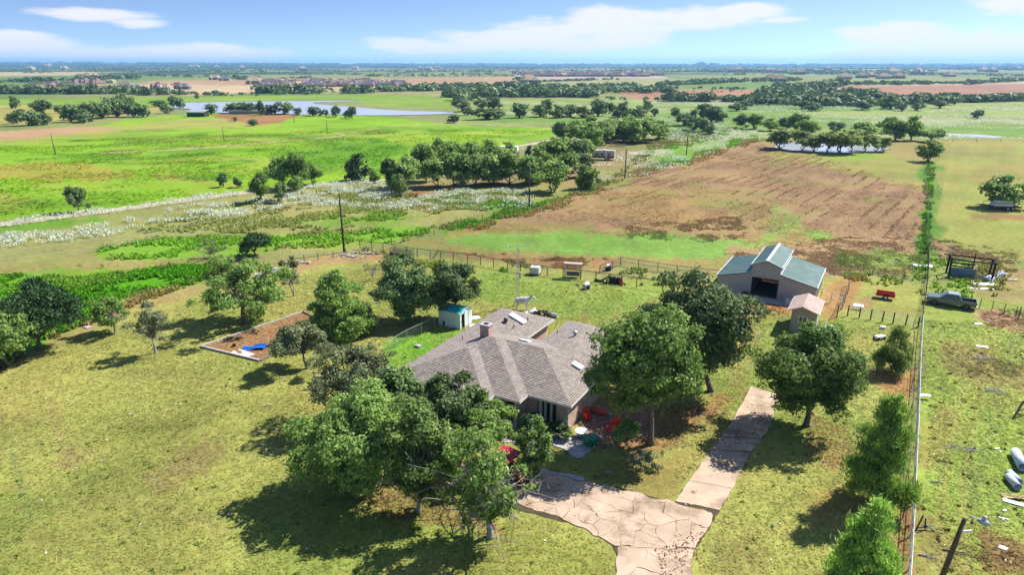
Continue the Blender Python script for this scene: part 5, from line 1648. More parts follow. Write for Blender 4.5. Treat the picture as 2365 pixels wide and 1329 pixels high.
fence('wire_fence', 'weedy wire fence line climbing the pasture to the round tree', [(2141, 578), (2142, 555), (2140, 520), (2143, 490), (2141, 460), (2138, 430), (2136, 400), (2138, 378)], 1.2, .07, (1.0, .6, .3), .012, M_dsteel, post_mat=M_wood)
fence('wire_fence', 'far wire fence along the top of the pasture', [(1760, 324), (1900, 326), (2050, 328), (2200, 328), (2365, 328), (2500, 329)], 1.2, .07, (1.0,), .02, M_dsteel, every=9, post_mat=M_wood)
fence('wire_fence', 'old post and wire fence slanting along the green verge of the pasture', [(905, 566), (1003, 542), (1048, 530), (1230, 482), (1436, 418), (1600, 372), (1760, 324)], 1.2, .06, (1.0, .5), .012, M_dsteel, every=8, post_mat=M_wood)
fence('chain_link_fence', 'chain link fence from the white tin shed towards the house', [(897, 816), (915, 803), (940, 788), (974, 772), (1004, 756)], 1.2, .035, (1.0,), .025, M_galv, mesh=True)
fence('wire_fence', 'low post and wire fence by the tall utility pole', [(703, 604), (735, 600), (770, 596), (800, 590)], 1.0, .07, (.9,), .012, M_dsteel, post_mat=M_wood)

# ------------------------------------------------------------------ utility poles and wires
def utility_pole(x, y, h, label, kind=0, group='utility poles along the pasture'):
    root = empty('utility_pole', (x, y, 0), 0, label, 'pole', group)
    MB().tube([(0, 0, -.3), (0, 0, h * .5), (0, 0, h)], [.17, .14, .11], 8).build('pole', M_wood if kind else pm('creosote_pole', (0.05, 0.038, 0.03), .9), root, True)
    if kind:
        pass
    MB().lathe([(.03, h), (.05, h + .05), (.04, h + .14), (.001, h + .18)], 8).build('insulator', M_galv, root, True)
    if kind != 2:
        MB().lathe([(.04, -.08), (.06, 0), (.04, .1)], 6, (.16, 0, h - .75)).build('insulator', M_galv, root, True)
    return root


pc = pm('creosote', (0.05, 0.038, 0.03), .9)
line = [(-54.5, 62.0), G(795, 583), G(1222, 480), G(1443, 412), G(1585, 358)]
hts = [9.0, 9.0, 8.1, 7.3, 7.4]
names = ['tall dark utility pole outside the left edge carrying the two wires', 'tallest utility pole, standing beside the back corner of the lawn', 'utility pole in front of the round trees at the pasture edge', 'utility pole beside the pasture near the camper', 'utility pole farthest up the pasture edge']
for (x, y), h_, nm in zip(line, hts, names):
    utility_pole(x, y, h_, nm)
M_wire = pm('sunlit_wire_tone', (0.55, 0.52, 0.45), .5, .3)  # sun on the nearest span is put into this paler wire colour
M_wire2 = pm('dark_wire', (0.06, 0.06, 0.06), .6)
for i in range(len(line) - 1):
    for dz, off in ((0.12, 0), (-.75, .18)):
        a = Vector((line[i][0] + off, line[i][1], hts[i] + dz)); b_ = Vector((line[i + 1][0] + off, line[i + 1][1], hts[i + 1] + dz))
        pts = [a.lerp(b_, t / 12) - Vector((0, 0, .9 * 4 * (t / 12) * (1 - t / 12))) for t in range(13)]
        o = MB().tube(pts, .022 if i < 1 else .018, 4).build('overhead_wire', M_wire if i < 1 else M_wire2)
        where = ['pale overhead wire from the left edge to the tallest pole', 'dark overhead wire from the tallest pole across the grove', 'dark overhead wire past the round trees at the pasture edge', 'dark overhead wire between the two farthest pasture poles'][i]
        tag(o, where + (', upper one' if off == 0 else ', lower one'), 'wire', 'overhead wires')
for (px, py, h_, lb) in ((128, 357, 6.4, 'lone utility pole in the bright field near the left edge'), (518, 327, 5.4, 'utility pole in the middle of the bright field'), (680, 283, 4.9, 'utility pole at the right end of the ploughed patch'), (756, 306, 4.9, 'utility pole by the bend of the dirt track'), (618, 264, 4.6, 'utility pole before the lake trees')):
    x, y = G(px, py); utility_pole(x, y, h_ * 1.05, lb, 2, 'utility poles in the bright field')

# lamp pole at the bottom right
lx, ly = G(2150, 1400)
lp = empty('lamp_pole', (lx, ly, 0), 0, 'leaning wooden pole with a bent lamp arm at the bottom right', 'lamp pole')
# top of the pole found on the sight line of its top end
tz = 5.2
tX, tY = G(2229, 1198, tz)
topv = Vector((tX - lx, tY - ly, tz))
MB().tube([(0, 0, -.2), tuple(topv * .5), tuple(topv)], [.15, .13, .11], 8).build('pole', pm('pole_wood', (0.13, 0.085, 0.05), .85, scale=5, var=.3, bump=.4), lp, True)
ex, ey = G(2273, 1204, tz + .1)
end = Vector((ex - lx, ey - ly, tz + .05))
MB().tube([tuple(topv - Vector((0, 0, .25))), tuple(topv.lerp(end, .3) + Vector((0, 0, .18))), tuple(end)], .035, 6).build('lamp_arm', M_galv, lp)
MB().lathe([(.001, .32), (.09, .30), (.10, .12), (.14, .10), (.30, -.04), (.26, -.05), (.001, -.02)], 14, tuple(end)).build('lamp_head', M_galv, lp, True)
MB().tube([tuple(topv * .93 + Vector((.1, 0, 0))), tuple(topv * .9 + Vector((.75, .1, .1))), tuple(topv * .82 + Vector((.85, .1, .0))), tuple(topv * .74 + Vector((.4, 0, 0))), tuple(topv * .7 + Vector((.12, 0, 0)))], .015, 5).build('cable', M_black, lp)
MB().tube([tuple(topv * .9 + Vector((.1, 0, 0))), tuple(topv * .8 + Vector((.1, 0, .0))), tuple(topv * .55 + Vector((.13, 0, 0)))], .03, 5).build('conduit', M_galv, lp)
MB().box(tuple(topv * .85 + Vector((.38, .02, 0))), (.55, .05, .12), .1).build('bracket', M_white, lp)

# ------------------------------------------------------------------ pickup truck
def wheel(parent, x, y, r, wdt, mat_rim, name='wheel'):
    wv = empty(name, (x, y, r)); wv.parent = parent
    MB().lathe([(r * .62, -wdt / 2), (r * .95, -wdt / 2), (r, -wdt * .3), (r, wdt * .3), (r * .95, wdt / 2), (r * .62, wdt / 2)], 18, axis='Y').build('tyre', M_tire, wv, True)
    MB().lathe([(.001, -wdt * .35), (r * .2, -wdt * .42), (r * .55, -wdt * .3), (r * .63, -wdt * .46), (r * .63, wdt * .46), (r * .55, wdt * .3), (r * .2, wdt * .42), (.001, wdt * .35)], 14, axis='Y').build('rim', mat_rim, wv, True)
    return wv


fw = Vector(G(2157, 705)); rw = Vector(G(2231, 717))
tdir = (rw - fw).normalized(); trz = math.atan2(tdir.y, tdir.x)
WBs = (rw - fw).length; ks = WBs / 3.7
mid = (fw + rw) / 2
side = Vector((-tdir.y, tdir.x))
trc = mid + side * .92 * ks
truck = empty('pickup_truck', (trc.x, trc.y, 0), trz, 'grey crew cab pickup truck parked on the grass by the cattle gate', 'pickup truck')
truck.scale = (ks, ks, ks)
M_tgrey = pm('truck_grey', (0.13, 0.16, 0.17), .3, .4, var=.04, spec=.6)
M_rim = pm('alloy_rim', (0.10, 0.10, 0.11), .4, .6)
# profile along x: front is -x
bd = MB()
bd.extr([(-2.85, .55), (-2.9, .95), (-2.78, 1.12), (-1.45, 1.22), (-1.3, 1.24), (1.05, 1.24), (1.05, .45), (-2.6, .42)], -.95, .95)
bdo = bd.build('body', M_tgrey, truck, bevel=.06)
cab = MB()
pr = [(-1.35, 1.22), (-.72, 1.82), (-.5, 1.88), (.72, 1.88), (.95, 1.78), (1.05, 1.24)]
i0 = len(cab.v)
for y, s_ in ((-.93, 1), (.93, 1)):
    for (x, z) in pr: cab.v.append((x, y * (1 - .18 * max(0, (z - 1.22) / .66)), z))
n_ = len(pr)
cab.f.append(tuple(range(n_))); cab.f.append(tuple(range(n_, 2 * n_))[::-1])
for k in range(n_ - 1): cab.f.append((k, k + 1, n_ + k + 1, n_ + k))
cab.build('cab', M_tgrey, truck, bevel=.04)
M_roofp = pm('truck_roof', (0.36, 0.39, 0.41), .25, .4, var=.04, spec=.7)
gl = MB()
for sgn in (-1, 1):
    def Yw(z): return sgn * (.94 * (1 - .18 * max(0, (z - 1.22) / .66)) + .004)
    gl.quad((-1.1, Yw(1.28), 1.28), (-.12, Yw(1.28), 1.28), (-.12, Yw(1.76), 1.76), (-.62, Yw(1.76), 1.76))
    gl.quad((-.02, Yw(1.28), 1.28), (.84, Yw(1.28), 1.28), (.76, Yw(1.76), 1.76), (-.02, Yw(1.76), 1.76))
gl.build('side_window', M_glass, truck)
MB().quad((-1.30, -.80, 1.275), (-1.30, .80, 1.275), (-.755, .70, 1.80), (-.755, -.70, 1.80)).build('windscreen', M_glass, truck)
MB().quad((1.055, -.72, 1.3), (1.055, .72, 1.3), (.975, .66, 1.72), (.975, -.66, 1.72)).build('rear_window', M_glass, truck)
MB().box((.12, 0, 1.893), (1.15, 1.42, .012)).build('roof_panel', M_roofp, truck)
bed = MB()
bed.bb(1.07, 2.9, -.95, -.85, .5, 1.2); bed.bb(1.07, 2.9, .85, .95, .5, 1.2); bed.bb(1.07, 1.13, -.85, .85, .5, 1.2); bed.bb(1.13, 2.82, -.85, .85, .5, .66)
bed.build('bed', M_tgrey, truck, bevel=.02)
MB().bb(2.82, 2.9, -.85, .85, .5, 1.2).build('tailgate', M_tgrey, truck)
MB().bb(1.14, 2.81, -.84, .84, .665, .70).build('bed_liner', M_black, truck)
MB().bb(2.88, 3.02, -.9, .9, .42, .6).build('rear_bumper', M_galv, truck)
MB().bb(-3.0, -2.86, -.9, .9, .4, .62).build('front_bumper', M_galv, truck)
MB().bb(-2.93, -2.88, -.55, .55, .66, .95).build('grille', M_black, truck)
for s_ in (-1, 1):
    MB().bb(-2.94, -2.82, s_ * .75 - .16, s_ * .75 + .16, .78, .98).build('headlight', M_sky, truck)
    MB().bb(2.9, 2.93, s_ * .86 - .07, s_ * .86 + .07, .75, 1.1).build('tail_light', M_red, truck)
    MB().box((-1.0, s_ * 1.08, 1.32), (.12, .2, .16)).build('wing_mirror', M_black, truck)
    for x in (-1.85, 1.85):
        MB().lathe([(.47, -.02), (.47, .02), (.001, .02)], 16, (x, s_ * .945, .46), 'Y').build('wheel_arch', M_black, truck)
        wheel(truck, x, s_ * .86, .42, .27, M_rim)
    for x in (-.3, .55): MB().bb(x - .08, x + .08, s_ * .955 - .01, s_ * .955 + .01, 1.08, 1.11).build('door_handle', M_black, truck)
MB().bb(-1.3, 1.0, -1.0, -.9, .36, .42).build('side_step', M_black, truck)

# ------------------------------------------------------------------ red trailer
x, y = G(2043, 690)
tl = empty('utility_trailer', (x, y, 0), R(-30), 'small red box trailer with one white wheel standing in the grass', 'trailer')
tl.scale = (.9, .9, .9)
b_ = MB(); b_.bb(-1.1, 1.1, -.55, -.5, .45, .95); b_.bb(-1.1, 1.1, .5, .55, .45, .95); b_.bb(-1.1, -1.05, -.5, .5, .45, .95); b_.bb(1.05, 1.1, -.5, .5, .45, .95); b_.bb(-1.1, 1.1, -.55, .55, .42, .46)
b_.build('box', M_red, tl)
MB().bb(1.12, 1.16, -.5, .5, .5, .9).build('tailgate', M_red, tl)
for y_ in (-.64, .64): wheel(tl, .1, y_, .32, .16, M_white)
MB().tube([(-1.1, 0, .45), (-1.9, 0, .38), (-1.95, 0, .1)], .04, 6).build('drawbar', M_white, tl)
MB().bb(-.2, .4, -.75, -.55, .66, .70).build('mudguard', M_red, tl)

# ------------------------------------------------------------------ ruined shelter
x0_, y0_ = G(2190, 640); x1_, y1_ = G(2290, 650)
ru_a = math.atan2(y1_ - y0_, x1_ - x0_); RLn = math.hypot(x1_ - x0_, y1_ - y0_)
ruin = empty('ruined_shelter', (x0_, y0_, 0), ru_a, 'collapsed shelter of charred posts and beams with fallen sheet metal around it', 'ruin')
M_char = pm('charred_wood', (0.025, 0.022, 0.022), .9, var=.4, scale=4)
for (x, y) in ((0, 0), (RLn, 0), (.1, 2.0), (RLn + .1, 2.0), (RLn * .56, .9)):
    MB().tube([(x, y, 0), (x + random.uniform(-.05, .05), y, 2.55 if x != RLn * .56 else 3.3)], .13 if x != RLn * .56 else .08, 6).build('post', M_char, ruin)
for (a, b_) in (((-.5, 0, 2.5), (RLn + .2, 0, 2.35)), ((-.6, 2.0, 2.6), (RLn + .4, 2.0, 2.45)), ((0, 0, 2.6), (0.1, 2.0, 2.65)), ((RLn, 0, 2.45), (RLn + .1, 2.0, 2.5)), ((.1, .6, 1.9), (RLn * .6, .8, 1.75)), ((RLn * .58, 0, .9), (RLn * .95, -.9, .2)), ((.2, 0, 1.6), (RLn * .5, .1, 1.45))):
    MB().tube([a, b_], .10, 5).build('beam', M_char if b_[2] > 1 else M_greyw, ruin)
M_sheet = pm('blue_grey_sheet', (0.13, 0.19, 0.26), .6, .1, var=.1)
MB().box((1.55, -.05, .72), (2.9, .06, 1.35), 0, .03).build('wall_sheet', M_sheet, ruin)


def crumple(name, label, px, lx, ly, h_, rz, mat, seed, n=10, cat='sheet metal', group=None, parent=None):
    rg = random.Random(seed)
    x, y = G(*px)
    m = MB(); g = []
    ph = rg.uniform(0, 6)
    for i in range(n + 1):
        for j in range(n + 1):
            u_, v_ = i / n - .5, j / n - .5
            z = h_ * (.5 + .5 * math.sin(u_ * 5 + ph + v_ * 3) * math.cos(v_ * 4 + ph)) + rg.uniform(-.1, .1) * h_
            m.v.append((u_ * lx + rg.uniform(-.03, .03), v_ * ly + rg.uniform(-.03, .03), max(z, .02)))
    for i in range(n):
        for j in range(n):
            a = i * (n + 1) + j; m.f.append((a, a + n + 1, a + n + 2, a + 1))
    o = m.build(name, mat, None)
    o.location = (x, y, 0.02); o.rotation_euler = (0, 0, rz)
    so = o.modifiers.new('thick', 'SOLIDIFY'); so.thickness = .015
    return tag(o, label, cat, group)


M_tin = pm('bare_tin', (0.62, 0.65, 0.70), .4, .5, var=.1, dirt=(0.3, 0.3, 0.32), dirtamt=.3)
crumple('fallen_sheet', 'large pale metal sheet lying flat in front of the ruined shelter', (2262, 655), 3.6, 1.9, .18, -.25, M_tin, 1)
crumple('fallen_sheet', 'folded blue grey metal sheet on top of the flat pale sheet', (2284, 648), 1.6, 1.3, .55, .5, pm('blue_tin', (0.22, 0.30, 0.42), .45, .4), 2)
crumple('fallen_sheet', 'crumpled white metal heap at the right of the ruined shelter', (2306, 640), 1.7, 1.4, .7, 0, M_white, 3)
crumple('fallen_sheet', 'long white metal strip running out right of the crumpled heap', (2332, 648), 1.9, .35, .25, -.5, M_white, 4, 6)
crumple('fallen_sheet', 'pale metal sheet lying in the weeds left of the ruined shelter', (2132, 615), 2.4, 1.1, .12, -.3, M_tin, 5)
crumple('fallen_sheet', 'thin dark edged strip in front of the large pale sheet', (2270, 668), 2.9, .3, .08, -.28, M_galv, 6, 6)


def simple(name, label, px, mb, mat, cat, rz=A30, z=0.0, group=None, smooth=False, bevel=0.0, sc=1.0):
    x, y = G(*px)
    o = mb.build(name, mat, None, smooth, bevel)
    o.location = (x, y, z); o.rotation_euler = (0, 0, rz); o.scale = (sc, sc, sc)
    return tag(o, label, cat, group)


# ------------------------------------------------------------------ horse statue / horse
x, y = G(1208, 716)
horse = empty('horse', (x, y, 0), R(-8), 'white and grey saddled horse standing behind the house by the antenna mast', 'horse')
vs_ = [(0, 0, 1.22, .30, .34), (-.55, 0, 1.24, .28, .33), (.45, 0, 1.22, .27, .33), (.74, 0, 1.40, .17, .24), (1.00, 0, 1.58, .13, .17), (1.24, 0, 1.60, .11, .12), (1.40, 0, 1.36, .085, .10), (1.48, 0, 1.12, .06, .07),
       (-.80, 0, 1.24, .16, .2), (-.93, 0, 1.10, .05, .05), (-1.02, 0, .75, .07, .07), (-1.03, 0, .45, .02, .02)]
edg = [(0, 1), (0, 2), (2, 3), (3, 4), (4, 5), (5, 6), (6, 7), (1, 8), (8, 9), (9, 10), (10, 11)]


def leg(px_, py_, root_i, front):
    i = len(vs_)
    if front: pts = [(px_, py_, 1.0, .13, .14), (px_ + .02, py_, .62, .065, .07), (px_ - .01, py_, .30, .05, .05), (px_ + .02, py_, .06, .07, .06)]
    else: pts = [(px_ + .02, py_, 1.0, .18, .19), (px_ + .10, py_, .78, .11, .12), (px_ - .10, py_, .52, .06, .07), (px_ - .06, py_, .24, .05, .05), (px_ - .03, py_, .06, .07, .06)]
    for p in pts: vs_.append(p)
    edg.append((root_i, i))
    for k in range(len(pts) - 1): edg.append((i + k, i + k + 1))


leg(.50, .15, 2, True); leg(.46, -.15, 2, True); leg(-.62, .16, 1, False); leg(-.68, -.16, 1, False)
me = D.meshes.new('body'); me.from_pydata([v[:3] for v in vs_], edg, [])
ho = link('body', me, horse)
M_horse = pm('horse_coat', (0.55, 0.56, 0.56), .7, var=.25, scale=2.2, dirt=(0.22, 0.22, 0.23), dirtamt=.5)
me.materials.append(M_horse)
sk_ = ho.modifiers.new('skin', 'SKIN')
for i, v in enumerate(vs_):
    me.skin_vertices[0].data[i].radius = (v[3], v[4])
me.skin_vertices[0].data[0].use_root = True
ss = ho.modifiers.new('sub', 'SUBSURF'); ss.levels = 2; ss.render_levels = 2
ho.data.polygons.foreach_set('use_smooth', [])
for s_ in (-.05, .05): MB().tube([(1.16, s_, 1.80), (1.15, s_ * 1.3, 1.95)], [.035, .008], 5).build('ear', M_horse, horse)
MB().tube([(1.12, 0, 1.86), (.95, 0, 1.76), (.75, 0, 1.58), (.58, 0, 1.46)], [.03, .05, .05, .03], 6).build('mane', pm('mane_grey', (0.16, 0.16, 0.17), .8), horse)
sdl = MB(); sdl.extr([(-.28, 1.58), (-.18, 1.53), (0, 1.52), (.16, 1.56), (.24, 1.68), (.27, 1.60), (.18, 1.48), (-.25, 1.48)], -.2, .2)
sdl.build('saddle', pm('pale_saddle', (0.6, 0.6, 0.58), .6), horse, bevel=.03)
for s_ in (-.33, .33): MB().box((0, s_, 1.28), (.34, .04, .42), 0, -.25 if s_ > 0 else .25).build('saddle_flap', pm('saddle_flap', (0.4, 0.4, 0.4), .6), horse)

crumple('tarpaulin', 'white tarpaulin heap on the grass behind the house roof', (1226, 724), 1.3, .9, .45, .2, M_white, 8, cat='tarpaulin')
jk = MB(); rj = random.Random(5)
for i in range(16): jk.box((rj.uniform(-1.1, 1.1), rj.uniform(-.4, .4), rj.uniform(.1, .5)), (rj.uniform(.2, .7), rj.uniform(.1, .3), rj.uniform(.05, .3)), rj.uniform(0, 3), rj.uniform(-.4, .4))
simple('scrap_pile', 'dark pile of scrap machinery behind the back edge of the house roof', (1252, 729), jk, M_dsteel, 'scrap pile')
simple('metal_drum', 'grey drum lying at the right end of the scrap pile', (1278, 733), MB().lathe([(.001, -.5), (.25, -.5), (.25, .5), (.001, .5)], 12, (0, 0, .25), 'X'), M_galv, 'drum')
simple('stone_block', 'small grey stone alone on the bright grass by the chain link fence', (966, 802), MB().prism([(-.35, -.2), (.3, -.25), (.38, .15), (-.1, .28)], 0, .22), M_conc2, 'stone')
simple('gutter_end', 'pale bent gutter piece at the back right corner of the roof', (1288, 741), MB().box((0, 0, 1.6), (.5, .12, .1)), M_galv, 'gutter') if False else None

# ------------------------------------------------------------------ antenna mast
x, y = G(1196, 706)
ant = empty('antenna_mast', (x, y, 0), .3, 'tall lattice antenna mast with a television aerial on top', 'antenna')
AH = 7.6
for k in range(3):
    a = k * 2 * PI / 3
    MB().tube([(.16 * math.cos(a), .16 * math.sin(a), 0), (.16 * math.cos(a), .16 * math.sin(a), AH - .6)], .022, 5).build('mast_leg', M_galv, ant)
lt = MB()
for i in range(22):
    z0 = i * (AH - .6) / 22
    for k in range(3):
        a, b_ = k * 2 * PI / 3, (k + 1) * 2 * PI / 3
        if i % 2: a, b_ = b_, a
        lt.tube([(.16 * math.cos(a), .16 * math.sin(a), z0), (.16 * math.cos(b_), .16 * math.sin(b_), z0 + (AH - .6) / 22)], .011, 4, False)
lt.build('lattice', M_galv, ant)
MB().tube([(0, 0, AH - 1.2), (0, 0, AH)], .03, 6).build('top_mast', M_galv, ant)
MB().tube([(-1.1, .1, AH - .25), (1.5, -.2, AH - .35)], .022, 5).build('boom', M_galv, ant)
el_ = MB()
for i in range(9):
    t = i / 8; xx = -1.1 + 2.6 * t; l = .2 + .45 * t
    el_.tube([(xx, .1 - .3 * t - l, AH - .25 - .1 * t), (xx, .1 - .3 * t + l, AH - .25 - .1 * t)], .009, 4)
el_.build('aerial_elements', M_galv, ant)
MB().lathe([(.001, 0), (.12, .03), (.16, .08)], 10, (-1.05, .1, AH - .3)).build('dish', M_galv, ant)
MB().lathe([(.15, 0), (.15, .7), (.12, .8), (.001, .82)], 10, (.2, -.2, 3.4)).build('junction_canister', M_galv, ant)

# ------------------------------------------------------------------ things along the back fence
x, y = G(1236, 634)
tote = empty('water_tote', (x, y, 0), R(-20), 'white plastic water tote in a cage by the back fence', 'tank')
MB().bb(-.62, .62, -.5, .5, .14, 1.12).build('tank', M_white, tote, bevel=.05)
MB().bb(-.66, .66, -.54, .54, 0, .13).build('pallet', M_black, tote)
cg_ = MB()
for i in range(7):
    t = -.65 + 1.3 * i / 6; cg_.tube([(t, -.53, .1), (t, -.53, 1.16)], .014, 4); cg_.tube([(t, .53, .1), (t, .53, 1.16)], .014, 4)
for z in (.3, .55, .8, 1.05, 1.16):
    cg_.tube([(-.65, -.53, z), (.65, -.53, z), (.65, .53, z), (-.65, .53, z), (-.65, -.53, z)], .014, 4)
cg_.build('cage', M_galv, tote)
x, y = G(1323, 642)
rk = empty('cattle_rack', (x, y, 0), R(-12), 'tall metal livestock rack with a roof board against the back fence', 'rack')
for xx in (-1.1, 1.1):
    for yy in (-.35, .35): MB().tube([(xx, yy, 0), (xx, yy, 2.0)], .05, 5).build('post', M_galv, rk)
for z in (.25, .6, .95, 1.3, 1.6):
    MB().tube([(-1.1, -.35, z), (1.1, -.35, z)], .025, 5).build('rail', M_galv, rk); MB().tube([(-1.1, .35, z), (1.1, .35, z)], .025, 5).build('rail', M_dsteel, rk)
MB().box((0, 0, 2.03), (2.4, .8, .06)).build('roof_board', M_greyw, rk)
MB().box((0, .1, .55), (1.7, .5, .5)).build('feed_bunk', M_dsteel, rk)
x, y = G(1354, 668)
kn = empty('dog_kennel', (x, y, 0), R(30), 'tipped grey plastic kennel out on the back grass', 'kennel')
MB().prism([(-.4, -.35), (.4, -.35), (.45, .35), (-.35, .35)], 0, .7).build('shell', pm('grey_plastic', (0.4, 0.42, 0.44), .5), kn, bevel=.08)
MB().bb(-.2, .2, -.38, -.34, .05, .5).build('opening', M_black, kn)
MB().box((.3, .2, .72), (.5, .4, .05), 0, .5).build('flap', M_white, kn)
simple('rubber_scrap', 'small dark lump left of the tipped grey kennel', (1334, 659), MB().lathe([(.001, .16), (.2, .12), (.3, .02)], 8), M_black, 'scrap')
for i, (px, py, lb) in enumerate(((1378, 650, 'flat black tub at the left end of the barrel row'), (1410, 653, 'black barrel right of the propped tyre'), (1420, 655, 'middle black barrel of the row by the back fence'), (1429, 656, 'black barrel next to the red mower'))):
    m = MB().lathe([(.001, .85 if i else .3), (.28, .85 if i else .3), (.3, .8 if i else .26), (.3, .05), (.28, 0)], 12)
    simple('black_barrel' if i else 'black_tub', lb, (px, py), m, M_black, 'barrel' if i else 'tub', group='barrels by the back fence' if i else None, smooth=True)
o = MB().lathe([(.2, -.1), (.36, -.1), (.4, 0), (.36, .1), (.2, .1), (.2, -.1)], 18, (0, 0, .38), 'Y')
simple('tyre', 'old tyre with a pale rim propped against the back fence', (1397, 655), o, M_tire, 'tyre', R(10), smooth=True)
simple('tyre', 'half buried tyre lying behind the black barrel row', (1388, 651), MB().lathe([(.2, .02), (.36, .02), (.4, .12), (.36, .2), (.2, .2)], 16), M_tire, 'tyre', smooth=True)
x, y = G(1437, 659)
mo = empty('lawn_mower', (x, y, 0), R(-60), 'red push mower with a dark bag at the back fence', 'mower')
MB().box((0, 0, .28), (.55, .5, .22)).build('deck', M_red, mo, bevel=.06)
MB().lathe([(.001, .55), (.12, .52), (.13, .38)], 10).build('engine', M_red, mo)
for a in (-.25, .25):
    for b_ in (-.27, .27): MB().lathe([(.001, -.03), (.12, -.03), (.12, .03), (.001, .03)], 10, (a, b_, .12), 'Y').build('wheel', M_black, mo)
MB().tube([(-.25, -.18, .35), (-.85, -.16, .95), (-.85, .16, .95), (-.25, .18, .35)], .02, 5).build('handle', M_dsteel, mo)
simple('grass_bag', 'dark upright sack behind the red mower', (1434, 652), MB().lathe([(.001, .75), (.1, .72), (.2, .45), (.22, .1), (.15, 0)], 10), M_black, 'sack', smooth=True)
simple('feed_tub', 'black round tub inside the corral corner', (1405, 625), MB().lathe([(.001, .1), (.36, .1), (.42, .55), (.46, .55), (.40, 0)], 14), M_black, 'tub', smooth=True)
simple('feed_tub', 'stacked grey rimmed tub on the far side of the corral corner', (1408, 620), MB().lathe([(.001, .1), (.3, .1), (.4, .5), (.42, .5), (.34, 0)], 14), M_galv, 'tub', smooth=True, z=.0)
# barn yard
x, y = G(1822, 705)
simple('stock_tank', 'round galvanised stock tank against the barn front, behind the tan shed', (1822, 703), MB().lathe([(.001, .12), (.52, .12), (.55, .6), (.6, .62), (.6, .58), (.57, 0)], 18), M_galv, 'tank', smooth=True)
x, y = G(1719, 697)
bx_ = empty('feed_cabinet', (x, y, 0), A30, 'tall black cabinet standing left of the barn doorway', 'cabinet')
MB().bb(-.4, .4, -.3, .3, 0, 1.25).build('body', M_black, bx_, bevel=.02)
MB().bb(-.36, .36, -.33, -.30, .08, 1.15).build('door', M_black, bx_)
MB().bb(.22, .26, -.36, -.33, .5, .8).build('handle', M_galv, bx_)
fence('pipe_fence', 'low pipe panel in front of the barn left of the black cabinet', [(1686, 688), (1706, 692), (1726, 697)], 1.05, .035, (1.0, .5), .025, M_galv, cat='panel')
x, y = G(1700, 694)
simple('pallet', 'pale pallet on the ground by the low panel', (1698, 695), MB().bb(-.5, .5, -.4, .4, 0, .1), M_greyw, 'pallet')
simple('board', 'pale board leaning out from the right foot of the tan shed', (1912, 756), MB().box((0, 0, .06), (1.3, .8, .05)), M_white, 'board', .3)
simple('pipe_length', 'long pale pipe lying right of the tan shed', (1916, 764), MB().tube([(-1.2, -.2, .05), (1.0, .35, .05)], .05, 6), M_white, 'pipe')
simple('stepladder', 'white frame leaning between the pipe fences', (1966, 726), MB().tube([(0, 0, 0), (.1, .1, .9), (.4, .3, .9), (.5, .4, 0)], .04, 5), M_white, 'frame')
simple('tin_sheet', 'pale sheet hung on the railed fence behind the tan shed', (1981, 715), MB().box((0, 0, .5), (1.1, .5, .05), 0, .4), M_galv, 'sheet')
# debris by the little pine
x, y = G(2030, 784)
sc_ = empty('toy_scooter', (x, y, 0), R(20), 'white and grey ride on toy lying beside the small pine', 'toy')
MB().prism([(-.6, -.25), (.4, -.3), (.7, -.05), (.5, .25), (-.5, .22)], .12, .42).build('body', M_white, sc_, bevel=.06)
for a in ((-.4, -.28), (.4, -.3), (-.4, .25), (.4, .25)): MB().lathe([(.001, -.05), (.16, -.05), (.16, .05), (.001, .05)], 10, (a[0], a[1], .16), 'Y').build('wheel', M_black, sc_)
MB().tube([(.4, 0, .4), (.55, 0, .85), (.75, .15, .95)], .04, 5).build('handlebar', M_greyw, sc_)
simple('crate', 'small pale crate on the grass above the ride on toy', (2039, 760), MB().bb(-.25, .25, -.2, .2, 0, .28), M_white, 'crate')
# plate on the white fence
simple('white_board', 'white board sticking out from the white rail fence', (2134, 922), MB().box((0, 0, .35), (.9, .35, .05), 0, .15), M_white, 'board', R(-12))
# right paddock: culvert pipes and lumber
for i, (a, b_, r_, lb) in enumerate((((2342, 1053), (2360, 1090), .33, 'upper grey culvert pipe lying in the right paddock'), ((2328, 1100), (2352, 1122), .26, 'rear one of the two culvert pipes lying side by side'), ((2327, 1108), (2349, 1134), .26, 'front one of the two culvert pipes lying side by side'))):
    A = Vector((*G(*a), r_)); B = Vector((*G(*b_), r_)); c_ = (A + B) / 2; d_ = B - A
    m = MB(); L = d_.length / 2
    m.lathe([(r_ * .86, -L), (r_, -L), (r_, L), (r_ * .86, L), (r_ * .86, -L)], 20, axis='X')
    o = m.build('culvert_pipe', pm('pvc_grey', (0.50, 0.56, 0.62), .45), None, True)
    o.location = c_; o.rotation_euler = (0, 0, math.atan2(d_.y, d_.x)); tag(o, lb, 'pipe', 'culvert pipes in the right paddock')
crumple('lumber_scrap', 'yellowish tangle of scrap below the culvert pipes', (2345, 1152), 1.6, .5, .2, -.2, pm('yellow_scrap', (0.35, 0.28, 0.12), .8, var=.4, scale=8), 12, cat='scrap')
simple('plank', 'white plank running off the right edge of the photo', (2352, 1167), MB().box((0, 0, .06), (1.7, .38, .06)), M_white, 'plank', R(-32))
simple('plank', 'small pale stick lying below the white plank', (2318, 1200), MB().box((0, 0, .04), (.55, .08, .05)), M_white, 'plank', R(-28))
simple('plank', 'short pale block lying above the small stick', (2320, 1182), MB().box((0, 0, .05), (.25, .14, .08)), M_white, 'plank', R(20))
simple('plank', 'tiny white strip on the grass left of the culvert pipes', (2303, 1038), MB().box((0, 0, .04), (.4, .12, .05)), M_white, 'plank', R(10))
simple('cardboard', 'crumpled white trash on the dark patch, lower right', (2317, 1268), MB().prism([(-.4, -.2), (.2, -.3), (.4, .1), (0, .3), (-.3, .2)], .02, .1), M_white, 'trash', sc=.65)
